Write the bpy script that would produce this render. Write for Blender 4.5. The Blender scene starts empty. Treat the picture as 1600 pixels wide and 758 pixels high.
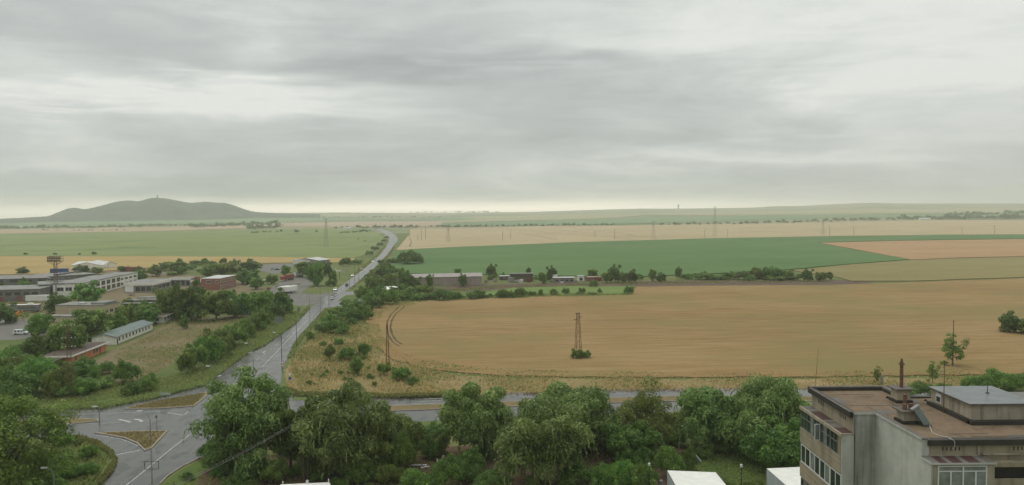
import bpy, bmesh, math, random
import numpy as np
from mathutils import Vector, Matrix

# ------------------------------------------------------------------ camera, sky, sun, exposure
scene = bpy.context.scene
C = scene.collection
CAMH = 46.0                       # eye height: an upper floor of a tower block
FPX = 1200.0                      # focal length in photo pixels (photo 1600 x 758)
PITCH = math.atan(49.0 / 1200.0)
ROLL = math.radians(0.5)
_F = Vector((0, math.cos(PITCH), -math.sin(PITCH)))
_U0 = Vector((0, math.sin(PITCH), math.cos(PITCH)))
_X0 = Vector((1, 0, 0))
_R = math.cos(ROLL) * _X0 - math.sin(ROLL) * _U0
_U = math.cos(ROLL) * _U0 + math.sin(ROLL) * _X0
cam_data = bpy.data.cameras.new("camera")
cam = bpy.data.objects.new("camera", cam_data)
C.objects.link(cam)
cam.matrix_world = Matrix(((_R.x, _U.x, -_F.x, 0), (_R.y, _U.y, -_F.y, 0), (_R.z, _U.z, -_F.z, CAMH), (0, 0, 0, 1)))
cam_data.sensor_width = 36.0
cam_data.lens = 36.0 * FPX / 1600.0
cam_data.clip_start = 0.5
cam_data.clip_end = 60000
scene.camera = cam

SUN_EL, SUN_AZ = math.radians(55), math.radians(-35)     # azimuth from +Y towards +X
sun_data = bpy.data.lights.new("sun", "SUN")
sun_data.energy = 1.1
sun_data.angle = math.radians(40)
sun_data.color = (1.0, 0.96, 0.88)
sun = bpy.data.objects.new("sun", sun_data)
C.objects.link(sun)
_sd = Vector((math.sin(SUN_AZ) * math.cos(SUN_EL), math.cos(SUN_AZ) * math.cos(SUN_EL), math.sin(SUN_EL)))
sun.rotation_euler = (-_sd).to_track_quat('-Z', 'Y').to_euler()

vs = scene.view_settings
vs.view_transform = 'Standard'
vs.look = 'None'
vs.exposure = 0.0
vs.gamma = 1.0
vs.use_curve_mapping = False
scene.cycles.max_bounces = 5
scene.cycles.diffuse_bounces = 2
scene.cycles.glossy_bounces = 2
scene.cycles.transmission_bounces = 3
scene.cycles.transparent_max_bounces = 8
scene.cycles.volume_bounces = 1
scene.cycles.use_denoising = True
try:
    scene.cycles.denoiser = 'OPENIMAGEDENOISE'
except Exception:
    pass
scene.cycles.use_adaptive_sampling = True
scene.cycles.adaptive_threshold = 0.01

world = bpy.data.worlds.new("World")
scene.world = world
world.use_nodes = True
wt = world.node_tree
wt.nodes.clear()


class NT:
    """tiny node helper"""
    def __init__(self, tree):
        self.t = tree

    def n(self, typ, **kw):
        nd = self.t.nodes.new(typ)
        for k, v in kw.items():
            setattr(nd, k, v)
        return nd

    def put(self, sock, v):
        if hasattr(v, 'is_output') or isinstance(v, bpy.types.NodeSocket):
            self.t.links.new(v, sock)
        else:
            sock.default_value = v

    def m(self, op, a, b=0.0, c=0.0, clamp=False):
        nd = self.n('ShaderNodeMath', operation=op)
        nd.use_clamp = clamp
        self.put(nd.inputs[0], a)
        self.put(nd.inputs[1], b)
        self.put(nd.inputs[2], c)
        return nd.outputs[0]

    def comb(self, x, y, z):
        nd = self.n('ShaderNodeCombineXYZ')
        for i, v in enumerate((x, y, z)):
            self.put(nd.inputs[i], v)
        return nd.outputs[0]

    def sep(self, v):
        nd = self.n('ShaderNodeSeparateXYZ')
        self.put(nd.inputs[0], v)
        return nd.outputs

    def noise(self, vec, scale, detail=4, rough=0.55, dist=0.0):
        nd = self.n('ShaderNodeTexNoise')
        self.put(nd.inputs['Vector'], vec)
        nd.inputs['Scale'].default_value = scale
        nd.inputs['Detail'].default_value = detail
        nd.inputs['Roughness'].default_value = rough
        nd.inputs['Distortion'].default_value = dist
        return nd.outputs['Fac']

    def ramp(self, fac, stops):
        nd = self.n('ShaderNodeValToRGB')
        cr = nd.color_ramp
        while len(cr.elements) < len(stops):
            cr.elements.new(0.5)
        for e, (p, col) in zip(cr.elements, stops):
            e.position = p
            e.color = (*col, 1) if len(col) == 3 else col
        self.put(nd.inputs[0], fac)
        return nd.outputs[0]

    def mix(self, fac, a, b, mode='MIX'):
        nd = self.n('ShaderNodeMix', data_type='RGBA', blend_type=mode)
        self.put(nd.inputs[0], fac)
        self.put(nd.inputs[6], a if not isinstance(a, tuple) else (*a[:3], 1))
        self.put(nd.inputs[7], b if not isinstance(b, tuple) else (*b[:3], 1))
        return nd.outputs[2]


w = NT(wt)
sky = w.n('ShaderNodeTexSky', sky_type='NISHITA')
sky.sun_disc = False
sky.sun_elevation = SUN_EL
sky.sun_rotation = SUN_AZ
sky.air_density = 1.0
sky.dust_density = 3.0
tc = w.n('ShaderNodeTexCoord')
sx, sy, sz = w.sep(tc.outputs['Generated'])
hyp = w.m('SQRT', w.m('ADD', w.m('MULTIPLY', sx, sx), w.m('ADD', w.m('MULTIPLY', sy, sy), 1e-6)))
el = w.m('DIVIDE', sz, hyp)                       # tangent of the elevation
az = w.m('ARCTAN2', sx, sy)                       # azimuth, 0 = +Y
zz = w.m('ADD', w.m('MAXIMUM', sz, 0.0), 0.20)
cl = w.comb(w.m('DIVIDE', sx, zz), w.m('DIVIDE', sy, zz), 0.3)   # cloud layer overhead, seen in perspective
n1 = w.noise(w.comb(w.m('DIVIDE', sx, w.m('ADD', zz, .12)), w.m('DIVIDE', sy, w.m('ADD', zz, .02)), 0.3), 1.25, 7, 0.6, 0.5)
n2 = w.noise(cl, 3.2, 5, 0.6, 0.3)
streak = w.comb(w.m('MULTIPLY', az, 5.0), w.m('MULTIPLY', el, 42.0), 1.7)
n3 = w.noise(streak, 1.0, 5, 0.55, 0.5)
base = w.m('ADD', w.m('ADD', w.m('MULTIPLY', n1, 0.62), 0.03), w.m('ADD', w.m('MULTIPLY', n2, 0.20), w.m('MULTIPLY', n3, 0.12)))
warp = w.m('MULTIPLY', w.m('SUBTRACT', n3, 0.5), 0.10)
warp2 = w.m('MULTIPLY', w.m('SUBTRACT', n1, 0.5), 0.30)


def blob(px, py, wx, wy, amp):
    a0 = math.atan((px - 800) / FPX)
    e0 = (330 - (px - 800) * math.tan(ROLL) - py) / FPX
    da = w.m('DIVIDE', w.m('SUBTRACT', w.m('ADD', az, warp2), a0), wx / FPX)
    de = w.m('DIVIDE', w.m('SUBTRACT', w.m('ADD', el, warp), e0), wy / FPX)
    g = w.m('ADD', w.m('MULTIPLY', da, da), w.m('MULTIPLY', de, de))
    return w.m('MULTIPLY', w.m('EXPONENT', w.m('MULTIPLY', g, -0.5)), amp)


dens = base
for b in [(490, 158, 190, 24, .22), (290, 175, 110, 16, .10), (60, 180, 120, 16, .12), (20, 125, 70, 14, .12), (930, 190, 140, 16, .12),
          (1130, 245, 160, 12, .13), (150, 278, 120, 8, .08), (820, 40, 180, 30, .10),
          (1480, 80, 260, 130, .19), (1130, 50, 220, 60, .08),
          (620, 118, 260, 22, -.20), (840, 170, 160, 30, -.10), (180, 70, 260, 34, -.13), (1120, 190, 260, 30, -.11),
          (320, 290, 420, 26, -.06), (700, 230, 300, 30, -.03), (1480, 270, 220, 40, -.05)]:
    dens = w.m('ADD', dens, blob(*b))
cloud = w.ramp(dens, [(0.27, (.405, .43, .425)), (0.42, (.50, .53, .52)), (0.54, (.60, .632, .612)), (0.72, (.82, .84, .79))])
# pale clear strip under the cloud deck, just over the horizon
hz = w.m('DIVIDE', w.m('SUBTRACT', el, w.m('ADD', 0.004, w.m('MULTIPLY', w.m('SUBTRACT', n3, .5), .012))), 0.0085)
hz = w.m('EXPONENT', w.m('MULTIPLY', w.m('MULTIPLY', hz, hz), -0.6))
azm = w.m('DIVIDE', w.m('SUBTRACT', az, -0.20), 0.58)
azm = w.m('EXPONENT', w.m('MULTIPLY', w.m('MULTIPLY', w.m('MULTIPLY', azm, azm), w.m('MULTIPLY', azm, azm)), -1.0))
cloud = w.mix(w.m('MULTIPLY', w.m('MULTIPLY', hz, azm), 0.9), cloud, (2.3, 2.05, 1.65))
# an overcast sky is brightest overhead: gain added above the view to brighten ground and haze
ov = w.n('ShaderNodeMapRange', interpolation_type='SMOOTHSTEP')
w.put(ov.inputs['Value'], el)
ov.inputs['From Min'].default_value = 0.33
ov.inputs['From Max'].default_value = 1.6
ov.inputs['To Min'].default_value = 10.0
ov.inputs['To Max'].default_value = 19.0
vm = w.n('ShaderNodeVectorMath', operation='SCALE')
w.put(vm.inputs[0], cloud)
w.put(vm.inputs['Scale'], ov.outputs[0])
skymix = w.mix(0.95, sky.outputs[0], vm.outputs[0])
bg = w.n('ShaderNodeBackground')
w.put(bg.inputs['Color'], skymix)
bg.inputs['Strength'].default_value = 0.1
wo = w.n('ShaderNodeOutputWorld')
wt.links.new(bg.outputs[0], wo.inputs['Surface'])

# ------------------------------------------------------------------ helpers
rng = random.Random(7)


def ray(px, py):
    d = _F + _R * ((px - 800) / FPX) + _U * ((379 - py) / FPX)
    return d


def G(px, py, z=0.0):
    """ground point (at height z) that stands at photo pixel px, py"""
    d = ray(px, py)
    t = (z - CAMH) / d.z
    return Vector((d.x * t, d.y * t, z))


def topz(P, px, py):
    """height of a point straight over ground point P that reaches row py"""
    d = ray(px, py)
    t = P.y / d.y
    return CAMH + d.z * t


def ppm(P):
    return FPX / P.y


def tag(o, label, cat, group=None, kind=None):
    o['label'] = label
    o['category'] = cat
    if group:
        o['group'] = group
    if kind:
        o['kind'] = kind
    return o


def empty(name, loc, rz=0.0, label=None, cat=None, group=None):
    o = bpy.data.objects.new(name, None)
    o.empty_display_size = 0.5
    o.location = loc
    o.rotation_euler = (0, 0, rz)
    C.objects.link(o)
    if label:
        tag(o, label, cat, group)
    return o


class MB:
    def __init__(self):
        self.v, self.f, self.mi, self.cur = [], [], [], 0

    def mat(self, i):
        self.cur = i
        return self

    def add(self, vs_, fs_):
        b = len(self.v)
        self.v += [tuple(p) for p in vs_]
        self.f += [tuple(b + i for i in f) for f in fs_]
        self.mi += [self.cur] * len(fs_)
        return self

    def box(self, x0, x1, y0, y1, z0, z1):
        return self.add([(x0, y0, z0), (x1, y0, z0), (x1, y1, z0), (x0, y1, z0), (x0, y0, z1), (x1, y0, z1), (x1, y1, z1), (x0, y1, z1)],
                        [(0, 3, 2, 1), (4, 5, 6, 7), (0, 1, 5, 4), (1, 2, 6, 5), (2, 3, 7, 6), (3, 0, 4, 7)])

    def tube(self, p0, p1, r0, r1=None, n=6, cap=True):
        r1 = r0 if r1 is None else r1
        p0, p1 = Vector(p0), Vector(p1)
        d = (p1 - p0).normalized()
        a = d.orthogonal().normalized()
        b = d.cross(a)
        vs_ = []
        for p, r in ((p0, r0), (p1, r1)):
            for k in range(n):
                t = 2 * math.pi * (k + .5) / n
                vs_.append(p + (a * math.cos(t) + b * math.sin(t)) * r)
        fs_ = [(k, (k + 1) % n, n + (k + 1) % n, n + k) for k in range(n)]
        if cap:
            fs_ += [tuple(range(n - 1, -1, -1)), tuple(range(n, 2 * n))]
        return self.add(vs_, fs_)

    def path(self, pts, r, n=5):
        for a, b in zip(pts[:-1], pts[1:]):
            self.tube(a, b, r, r, n)
        return self

    def prism(self, poly, z0, z1):
        n = len(poly)
        vs_ = [(p[0], p[1], z0) for p in poly] + [(p[0], p[1], z1) for p in poly]
        return self.add(vs_, [tuple(range(n - 1, -1, -1)), tuple(range(n, 2 * n))] + [(k, (k + 1) % n, n + (k + 1) % n, n + k) for k in range(n)])

    def xprism(self, prof, x0, x1):
        """profile in (y, z) swept along x"""
        n = len(prof)
        vs_ = [(x0, p[0], p[1]) for p in prof] + [(x1, p[0], p[1]) for p in prof]
        return self.add(vs_, [tuple(range(n)), tuple(range(2 * n - 1, n - 1, -1))] + [(k, n + k, n + (k + 1) % n, (k + 1) % n) for k in range(n)])

    def build(self, name, mats, parent=None, smooth=False, bevel=0):
        me = bpy.data.meshes.new(name)
        me.from_pydata(self.v, [], self.f)
        for m_ in (mats if isinstance(mats, (list, tuple)) else [mats]):
            me.materials.append(m_)
        me.polygons.foreach_set('material_index', self.mi)
        if smooth:
            me.polygons.foreach_set('use_smooth', [True] * len(me.polygons))
        me.update()
        o = bpy.data.objects.new(name, me)
        C.objects.link(o)
        if bevel:
            md = o.modifiers.new('bevel', 'BEVEL')
            md.width = bevel
            md.segments = 2
            md.limit_method = 'ANGLE'
        if parent is not None:
            o.parent = parent
        return o


def copy_tree(o, parent=None):
    c = o.copy()
    C.objects.link(c)
    if parent is not None:
        c.parent = parent
    for ch in list(o.children):
        copy_tree(ch, c)
    return c


# ------------------------------------------------------------------ materials
def new_mat(name):
    m_ = bpy.data.materials.new(name)
    m_.use_nodes = True
    t = m_.node_tree
    t.nodes.clear()
    k = NT(t)
    out = k.n('ShaderNodeOutputMaterial')
    bs = k.n('ShaderNodeBsdfPrincipled')
    t.links.new(bs.outputs[0], out.inputs[0])
    return m_, k, bs, out


def pos(k):
    return k.n('ShaderNodeNewGeometry').outputs['Position']


def objc(k):
    return k.n('ShaderNodeTexCoord').outputs['Object']


def scl(k, v, s):
    nd = k.n('ShaderNodeMapping')
    k.put(nd.inputs['Vector'], v)
    nd.inputs['Scale'].default_value = s
    return nd.outputs[0]


def bump(k, bs, h, strength, dist):
    b = k.n('ShaderNodeBump')
    b.inputs['Strength'].default_value = strength
    b.inputs['Distance'].default_value = dist
    k.put(b.inputs['Height'], h)
    k.t.links.new(b.outputs[0], bs.inputs['Normal'])


_mc = {}


def paint(name, col, rough=0.6, var=0.15, scale=1.5, metal=0.0, spec=0.4, streaks=0.0, streakcol=(.12, .11, .09)):
    """weathered plain surface: base colour with blotches and, where asked, vertical dirt runs"""
    if name in _mc:
        return _mc[name]
    m_, k, bs, _ = new_mat(name)
    v = objc(k)
    n = k.noise(v, scale, 5, .6)
    c = k.ramp(n, [(0.3, tuple(x * (1 - var) for x in col)), (0.7, tuple(min(1, x * (1 + var)) for x in col))])
    if streaks:
        s = k.noise(scl(k, v, (2.2, 2.2, .18)), 1.0, 5, .65)
        f = k.m('MULTIPLY', k.m('SUBTRACT', s, .52, clamp=True), streaks * 5, clamp=True)
        c = k.mix(f, c, streakcol)
    k.put(bs.inputs['Base Color'], c)
    bs.inputs['Roughness'].default_value = rough
    bs.inputs['Metallic'].default_value = metal
    bs.inputs['Specular IOR Level'].default_value = spec
    _mc[name] = m_
    return m_


def crop_mat(name, c0, c1, c2, rowdir=0.0, rowscale=0.35, stretch=9.0, big=0.012, patch=None):
    """field crop: fine drill rows, broad patches, scattered lodged spots"""
    m_, k, bs, _ = new_mat(name)
    p = pos(k)
    mp = k.n('ShaderNodeMapping')
    k.put(mp.inputs['Vector'], p)
    mp.inputs['Rotation'].default_value = (0, 0, -rowdir)
    r = scl(k, mp.outputs[0], (1 / stretch, 1, 1))
    nf = k.noise(r, rowscale, 5, .7)
    nb = k.noise(scl(k, mp.outputs[0], (.5, 1, 1)), big, 5, .6)
    ng = k.noise(p, 1.1, 3, .7)
    f = k.m('ADD', k.m('MULTIPLY', nf, .5), k.m('ADD', k.m('MULTIPLY', nb, .42), k.m('MULTIPLY', ng, .16)))
    c = k.ramp(f, [(0.40, c0), (0.54, c1), (0.68, c2)])
    # lodged crop: short darker dashes
    ld = k.noise(scl(k, mp.outputs[0], (.28, 1, 1)), .16, 3, .5)
    c = k.mix(k.m('MULTIPLY', k.m('SUBTRACT', ld, .66, clamp=True), 4.0, clamp=True), c, tuple(x * .55 for x in c0))
    if patch:
        pn = k.noise(p, patch[0], 4, .6)
        c = k.mix(k.m('MULTIPLY', k.m('SUBTRACT', pn, patch[1], clamp=True), 6.0, clamp=True), c, patch[2])
    k.put(bs.inputs['Base Color'], c)
    bs.inputs['Roughness'].default_value = 0.95
    bs.inputs['Specular IOR Level'].default_value = 0.1
    bump(k, bs, k.m('ADD', nf, k.m('MULTIPLY', ng, .7)), 0.5, 0.5)
    return m_


def leaf_mat(name, dark, light, hue=0.03, trans=0.35):
    m_, k, bs, out = new_mat(name)
    at = k.n('ShaderNodeAttribute', attribute_name='tint')
    oi = k.n('ShaderNodeObjectInfo')
    c = k.ramp(at.outputs['Fac'], [(0.0, dark), (0.55, tuple((a + b) / 2 for a, b in zip(dark, light))), (1.0, light)])
    hs = k.n('ShaderNodeHueSaturation')
    k.put(hs.inputs['Color'], c)
    k.put(hs.inputs['Hue'], k.m('ADD', 0.5 - hue / 2, k.m('MULTIPLY', oi.outputs['Random'], hue)))
    k.put(hs.inputs['Value'], k.m('ADD', 0.8, k.m('MULTIPLY', oi.outputs['Random'], 0.4)))
    k.put(bs.inputs['Base Color'], hs.outputs[0])
    bs.inputs['Roughness'].default_value = 0.45
    bs.inputs['Specular IOR Level'].default_value = 0.35
    tr = k.n('ShaderNodeBsdfTranslucent')
    k.put(tr.inputs[0], hs.outputs[0])
    mx = k.n('ShaderNodeMixShader')
    mx.inputs[0].default_value = trans
    k.t.links.new(bs.outputs[0], mx.inputs[1])
    k.t.links.new(tr.outputs[0], mx.inputs[2])
    k.t.links.new(mx.outputs[0], out.inputs[0])
    return m_


def asphalt_mat(name, a, b, wet=0.06):
    m_, k, bs, _ = new_mat(name)
    p = pos(k)
    n = k.noise(p, .22, 5, .6)
    g = k.noise(p, 3.0, 3, .7)
    along = k.noise(scl(k, p, (1.0, .04, 1)), .9, 3, .5)      # wheel-worn and wet bands running with the carriageway
    f = k.m('ADD', k.m('MULTIPLY', n, .45), k.m('ADD', k.m('MULTIPLY', g, .2), k.m('MULTIPLY', along, .35)))
    c = k.ramp(f, [(.35, a), (.65, b)])
    vo = k.n('ShaderNodeTexVoronoi', feature='F1')
    k.put(vo.inputs['Vector'], scl(k, p, (.16, .07, .1)))
    vs_ = k.sep(vo.outputs['Color'])
    c = k.mix(k.m('GREATER_THAN', vs_[0], .80), c, tuple(x * .62 for x in a))          # bitumen repairs
    cr = k.n('ShaderNodeTexVoronoi', feature='DISTANCE_TO_EDGE')
    k.put(cr.inputs['Vector'], scl(k, p, (.22, .12, .1)))
    c = k.mix(k.m('MULTIPLY', k.m('LESS_THAN', cr.outputs['Distance'], .012), .6), c, tuple(x * .4 for x in a))   # cracks
    k.put(bs.inputs['Base Color'], c)
    k.put(bs.inputs['Roughness'], k.m('ADD', wet, k.m('MULTIPLY', n, .35)))
    bs.inputs['Specular IOR Level'].default_value = .5
    bump(k, bs, g, .06, .01)
    return m_


def two(name, stops, scale, rough=.95, detail=6, dist=0.0, bumpd=0.0, fine=0.0):
    m_, k, bs, _ = new_mat(name)
    p = pos(k)
    n = k.noise(p, scale, detail, .62, dist)
    if fine:
        n = k.m('ADD', k.m('MULTIPLY', n, 1 - fine), k.m('MULTIPLY', k.noise(p, 1.3, 4, .7), fine))
    k.put(bs.inputs['Base Color'], k.ramp(n, stops))
    bs.inputs['Roughness'].default_value = rough
    bs.inputs['Specular IOR Level'].default_value = .12
    if bumpd:
        bump(k, bs, k.noise(p, 1.6, 4, .7), .6, bumpd)
    return m_


M = {}
M['ground'] = two('ground_grass', [(.30, (.062, .100, .026)), (.46, (.110, .145, .042)), (.60, (.160, .160, .060)), (.75, (.210, .160, .075))], .045, fine=.35, bumpd=.3)
M['dry'] = two('dry_grass', [(.30, (.145, .150, .055)), (.45, (.235, .190, .085)), (.60, (.315, .230, .115)), (.75, (.290, .180, .105))], .07, fine=.4, bumpd=.3)
M['island'] = two('island_grass', [(.32, (.085, .105, .035)), (.46, (.165, .130, .060)), (.58, (.210, .150, .075)), (.70, (.120, .125, .045))], .16, fine=.45, bumpd=.2)
M['leaf_island'] = leaf_mat('island_tufts', (.14, .12, .045), (.32, .25, .12), .04, .5)
M['green'] = two('green_grass', [(.3, (.055, .095, .022)), (.5, (.095, .140, .035)), (.7, (.150, .165, .055))], .09, fine=.4, bumpd=.3)
M['earth'] = two('bare_earth', [(.3, (.085, .052, .034)), (.5, (.125, .080, .052)), (.7, (.110, .100, .045))], .16, fine=.4, bumpd=.2)
M['yard'] = two('yard_ground', [(.32, (.10, .125, .045)), (.46, (.175, .140, .078)), (.54, (.195, .150, .09)), (.62, (.115, .135, .05))], .07, fine=.3, bumpd=.1)
M['track'] = two('wheel_track_soil', [(.3, (.055, .040, .022)), (.5, (.09, .062, .034)), (.7, (.13, .09, .05))], .3)
M['concrete_yard'] = two('yard_concrete', [(.3, (.09, .085, .075)), (.55, (.15, .142, .125)), (.75, (.125, .11, .085))], .10, rough=.6, fine=.3)
M['asphalt'] = asphalt_mat('asphalt', (.050, .048, .043), (.092, .088, .080))
M['asphalt_far'] = asphalt_mat('asphalt_worn', (.09, .09, .085), (.15, .15, .14), .2)
M['mark'] = paint('road_paint', (.36, .36, .335), .6, .35, 1.0)
M['kerb'] = paint('kerb_stone', (.30, .26, .22), .8, .2, 1.0)
M['wheat'] = crop_mat('wheat', (.190, .120, .048), (.270, .178, .076), (.325, .235, .112), 0.06, patch=(.014, .48, (.212, .170, .066)))
M['wheat_olive'] = crop_mat('wheat_olive', (.175, .150, .060), (.230, .195, .082), (.265, .235, .105), 0.06)
M['wheat_pink'] = crop_mat('wheat_ripe', (.30, .185, .095), (.37, .235, .125), (.41, .275, .155), 0.06)
M['wheat_pale'] = crop_mat('wheat_pale', (.30, .235, .135), (.40, .315, .185), (.46, .375, .235), 0.25, rowscale=.12, stretch=14)
M['wheat_tan'] = crop_mat('wheat_tan', (.27, .19, .075), (.36, .265, .105), (.40, .30, .14), 0.04)
M['emerald'] = crop_mat('green_crop', (.070, .134, .044), (.092, .165, .056), (.122, .194, .072), 0.05, rowscale=.2, patch=(.006, .55, (.115, .168, .066)))
M['lime'] = crop_mat('young_crop', (.130, .180, .055), (.180, .220, .080), (.225, .250, .100), 0.04, rowscale=.2, patch=(.008, .54, (.115, .165, .06)))
M['strip_green'] = crop_mat('meadow', (.105, .165, .045), (.15, .21, .06), (.20, .23, .08), 0.03)
M['soil'] = two('ploughed_soil', [(.3, (.085, .055, .042)), (.5, (.125, .085, .065)), (.7, (.16, .115, .085))], .12, fine=.4, bumpd=.3)
M['far_pink'] = crop_mat('far_stubble', (.33, .25, .16), (.38, .29, .19), (.42, .33, .22), 0.02, rowscale=.02, stretch=8, big=.002)
M['far_green'] = crop_mat('far_pasture', (.12, .19, .085), (.15, .225, .10), (.19, .25, .12), 0.02, rowscale=.02, stretch=8, big=.002)
M['far_tan'] = crop_mat('far_grain', (.27, .255, .13), (.31, .29, .15), (.36, .32, .18), 0.02, rowscale=.02, stretch=8, big=.002)
M['far_land'] = two('far_land', [(.32, (.11, .165, .075)), (.45, (.19, .215, .105)), (.55, (.29, .25, .145)), (.68, (.15, .195, .09))], .0016, detail=3)
M['wood_hill'] = two('wooded_hill', [(.36, (.014, .032, .020)), (.50, (.028, .052, .030)), (.60, (.052, .075, .042)), (.72, (.11, .11, .06))], .0075, dist=.6)
M['leaf_willow'] = leaf_mat('leaf_willow', (.078, .142, .022), (.36, .47, .145), .03)
M['leaf_feather'] = leaf_mat('leaf_feathery', (.105, .15, .024), (.29, .35, .085), .02)
M['leaf_tree'] = leaf_mat('leaf_tree', (.084, .150, .022), (.275, .385, .075), .05)
M['leaf_dark'] = leaf_mat('leaf_dark', (.064, .130, .020), (.205, .315, .060), .04)
M['leaf_bright'] = leaf_mat('leaf_bright', (.095, .190, .030), (.26, .41, .08), .03)
M['leaf_dry'] = leaf_mat('grass_dry', (.34, .26, .115), (.58, .44, .22), .03, .55)
M['leaf_grass'] = leaf_mat('grass_green', (.17, .205, .06), (.34, .36, .13), .05, .55)
M['leaf_wheat'] = leaf_mat('wheat_stalks', (.32, .20, .09), (.50, .35, .17), .01, .55)
M['bark'] = paint('bark', (.085, .065, .045), .9, .3, 3)
M['white'] = paint('white_render', (.74, .72, .65), .8, .12, .6, streaks=.35)
M['whitepaint'] = paint('white_paint', (.78, .78, .75), .35, .04, 2)
M['canvas'] = paint('white_tarpaulin', (.74, .73, .68), .6, .08, .7, streaks=.22, streakcol=(.5, .48, .42))
M['cream'] = paint('cream_render', (.46, .39, .27), .85, .14, .5, streaks=.4)
M['orange'] = paint('orange_render', (.52, .20, .09), .8, .15, .6, streaks=.3)
M['brick'] = paint('red_brick', (.27, .125, .082), .85, .18, 1.2, streaks=.2)
M['greyrender'] = paint('grey_render', (.24, .23, .20), .85, .2, .4, streaks=.5)
M['ruin'] = paint('stained_concrete', (.17, .165, .145), .9, .35, .35, streaks=.8, streakcol=(.06, .058, .05))
M['roofgrey'] = paint('grey_roof_felt', (.20, .20, .185), .8, .3, .25)
M['rooflight'] = paint('pale_roof_sheet', (.48, .48, .46), .5, .15, .3)
M['roofgreen'] = paint('green_roof_sheet', (.115, .155, .145), .55, .25, .5)
M['roofbrown'] = paint('brown_roof_felt', (.085, .058, .048), .85, .25, .5)
M['barnwall'] = paint('barn_wall', (.34, .28, .245), .9, .15, .4, streaks=.4)
M['barnroof'] = paint('barn_roof', (.33, .29, .265), .8, .12, .4)
M['roofpink'] = paint('pinkish_sheet', (.36, .25, .21), .8, .15, .5)
M['signgrey'] = paint('grey_trailer_sheet', (.20, .20, .175), .6, .15, .5, streaks=.3)
M['heap'] = paint('rubble', (.30, .34, .28), .9, .25, .8)
M['lampgrey'] = paint('lamp_head_grey', (.55, .56, .55), .5, .1, 2)
M['wirepale'] = paint('aluminium_wire', (.34, .34, .31), .5, .1, 2)
M['signpale'] = paint('pale_sign', (.36, .40, .37), .5, .1, 1)
M['tarpgrey'] = paint('grey_tarpaulin', (.42, .46, .47), .6, .1, .7)
M['tarpgreen'] = paint('green_tarpaulin', (.03, .085, .065), .5, .2, .7)
M['bluebox'] = paint('blue_steel', (.035, .085, .25), .5, .2, .8)
M['redtruck'] = paint('red_paint', (.42, .045, .045), .35, .12, .8)
M['redrust'] = paint('red_primer', (.22, .075, .055), .8, .3, .6)
M['orangemach'] = paint('orange_paint', (.60, .26, .05), .5, .15, 1)
M['glass'] = paint('window_glass', (.035, .042, .045), .12, .3, .5, spec=.6)
M['carglass'] = paint('car_glass', (.02, .024, .028), .08, .1, 1, spec=.6)
M['tyre'] = paint('tyre_rubber', (.02, .02, .02), .85, .1, 2)
M['chrome'] = paint('grey_metal', (.33, .33, .32), .4, .15, 2, metal=.6)
M['galv'] = paint('galvanised_steel', (.23, .23, .22), .55, .2, 2)
M['darksteel'] = paint('dark_steel', (.075, .065, .058), .7, .3, 2)
M['rust'] = paint('rusty_steel', (.15, .082, .055), .85, .35, 3)
M['woodpole'] = paint('weathered_wood', (.11, .085, .065), .9, .3, 3)
M['concpole'] = paint('concrete_pole', (.26, .25, .23), .85, .2, 2)
M['wood'] = paint('grey_planks', (.30, .26, .21), .85, .25, 2)
M['signback'] = paint('sign_back', (.17, .21, .19), .5, .15, 1)
M['signblue'] = paint('sign_blue', (.03, .10, .36), .4, .05, 1)
M['signred'] = paint('sign_red', (.5, .03, .03), .4, .05, 1)
M['black'] = paint('black_plastic', (.018, .018, .018), .6, .1, 1)
M['yellow'] = paint('pale_yellow_sheet', (.50, .42, .16), .7, .15, .5)
_m, _k, _bs, _o = new_mat('headlamp_lit')
_bs.inputs['Base Color'].default_value = (.9, .9, .85, 1)
_bs.inputs['Emission Color'].default_value = (1, .95, .82, 1)
_bs.inputs['Emission Strength'].default_value = 4.0
M['headlamp'] = _m

# ------------------------------------------------------------------ terrain
SKYLINE = [(-400, 345), (0, 342), (80, 339), (250, 336), (400, 332.5), (440, 333), (520, 332), (690, 333), (750, 332), (830, 331), (880, 329.5), (940, 327.5),
           (1000, 326), (1060, 326), (1180, 324.5), (1215, 322), (1240, 322.5), (1300, 319.5), (1360, 317), (1400, 318), (1480, 318), (1600, 318), (2000, 317)]
_saz, _ssl = [], []
for _px, _py in SKYLINE:
    _d = ray(_px, _py)
    _saz.append(math.atan2(_d.x, _d.y))
    _ssl.append(_d.z / math.hypot(_d.x, _d.y))
R1, R0, REND = 9000.0, 2500.0, 9800.0


def smooth(t):
    t = max(0.0, min(1.0, t))
    return t * t * (3 - 2 * t)


def T(x, y):
    r = math.hypot(x, y)
    if r < R0:
        return 0.0
    a = math.atan2(x, y)
    hc = CAMH + R1 * float(np.interp(a, _saz, _ssl))
    if r > R1:
        return hc - (r - R1) * 0.012
    # long gentle swells on the way up
    return hc * smooth((r - R0) / (R1 - R0)) + 4.0 * math.sin(r / 700.0 + a * 5) * smooth((r - R0) / 1500.0) * (1 - smooth((r - 7000) / 2000))


def GT(px, py):
    """ground point on the rising far land at a photo pixel"""
    d = ray(px, py)
    h = math.hypot(d.x, d.y)
    r = 300.0
    while r < REND:
        x, y = d.x / h * r, d.y / h * r
        z = CAMH + d.z / h * r
        if z <= T(x, y):
            return Vector((x, y, T(x, y)))
        r += 6.0 if r < 3000 else 15.0
    x, y = d.x / h * 8800, d.y / h * 8800
    return Vector((x, y, T(x, y)))


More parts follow.
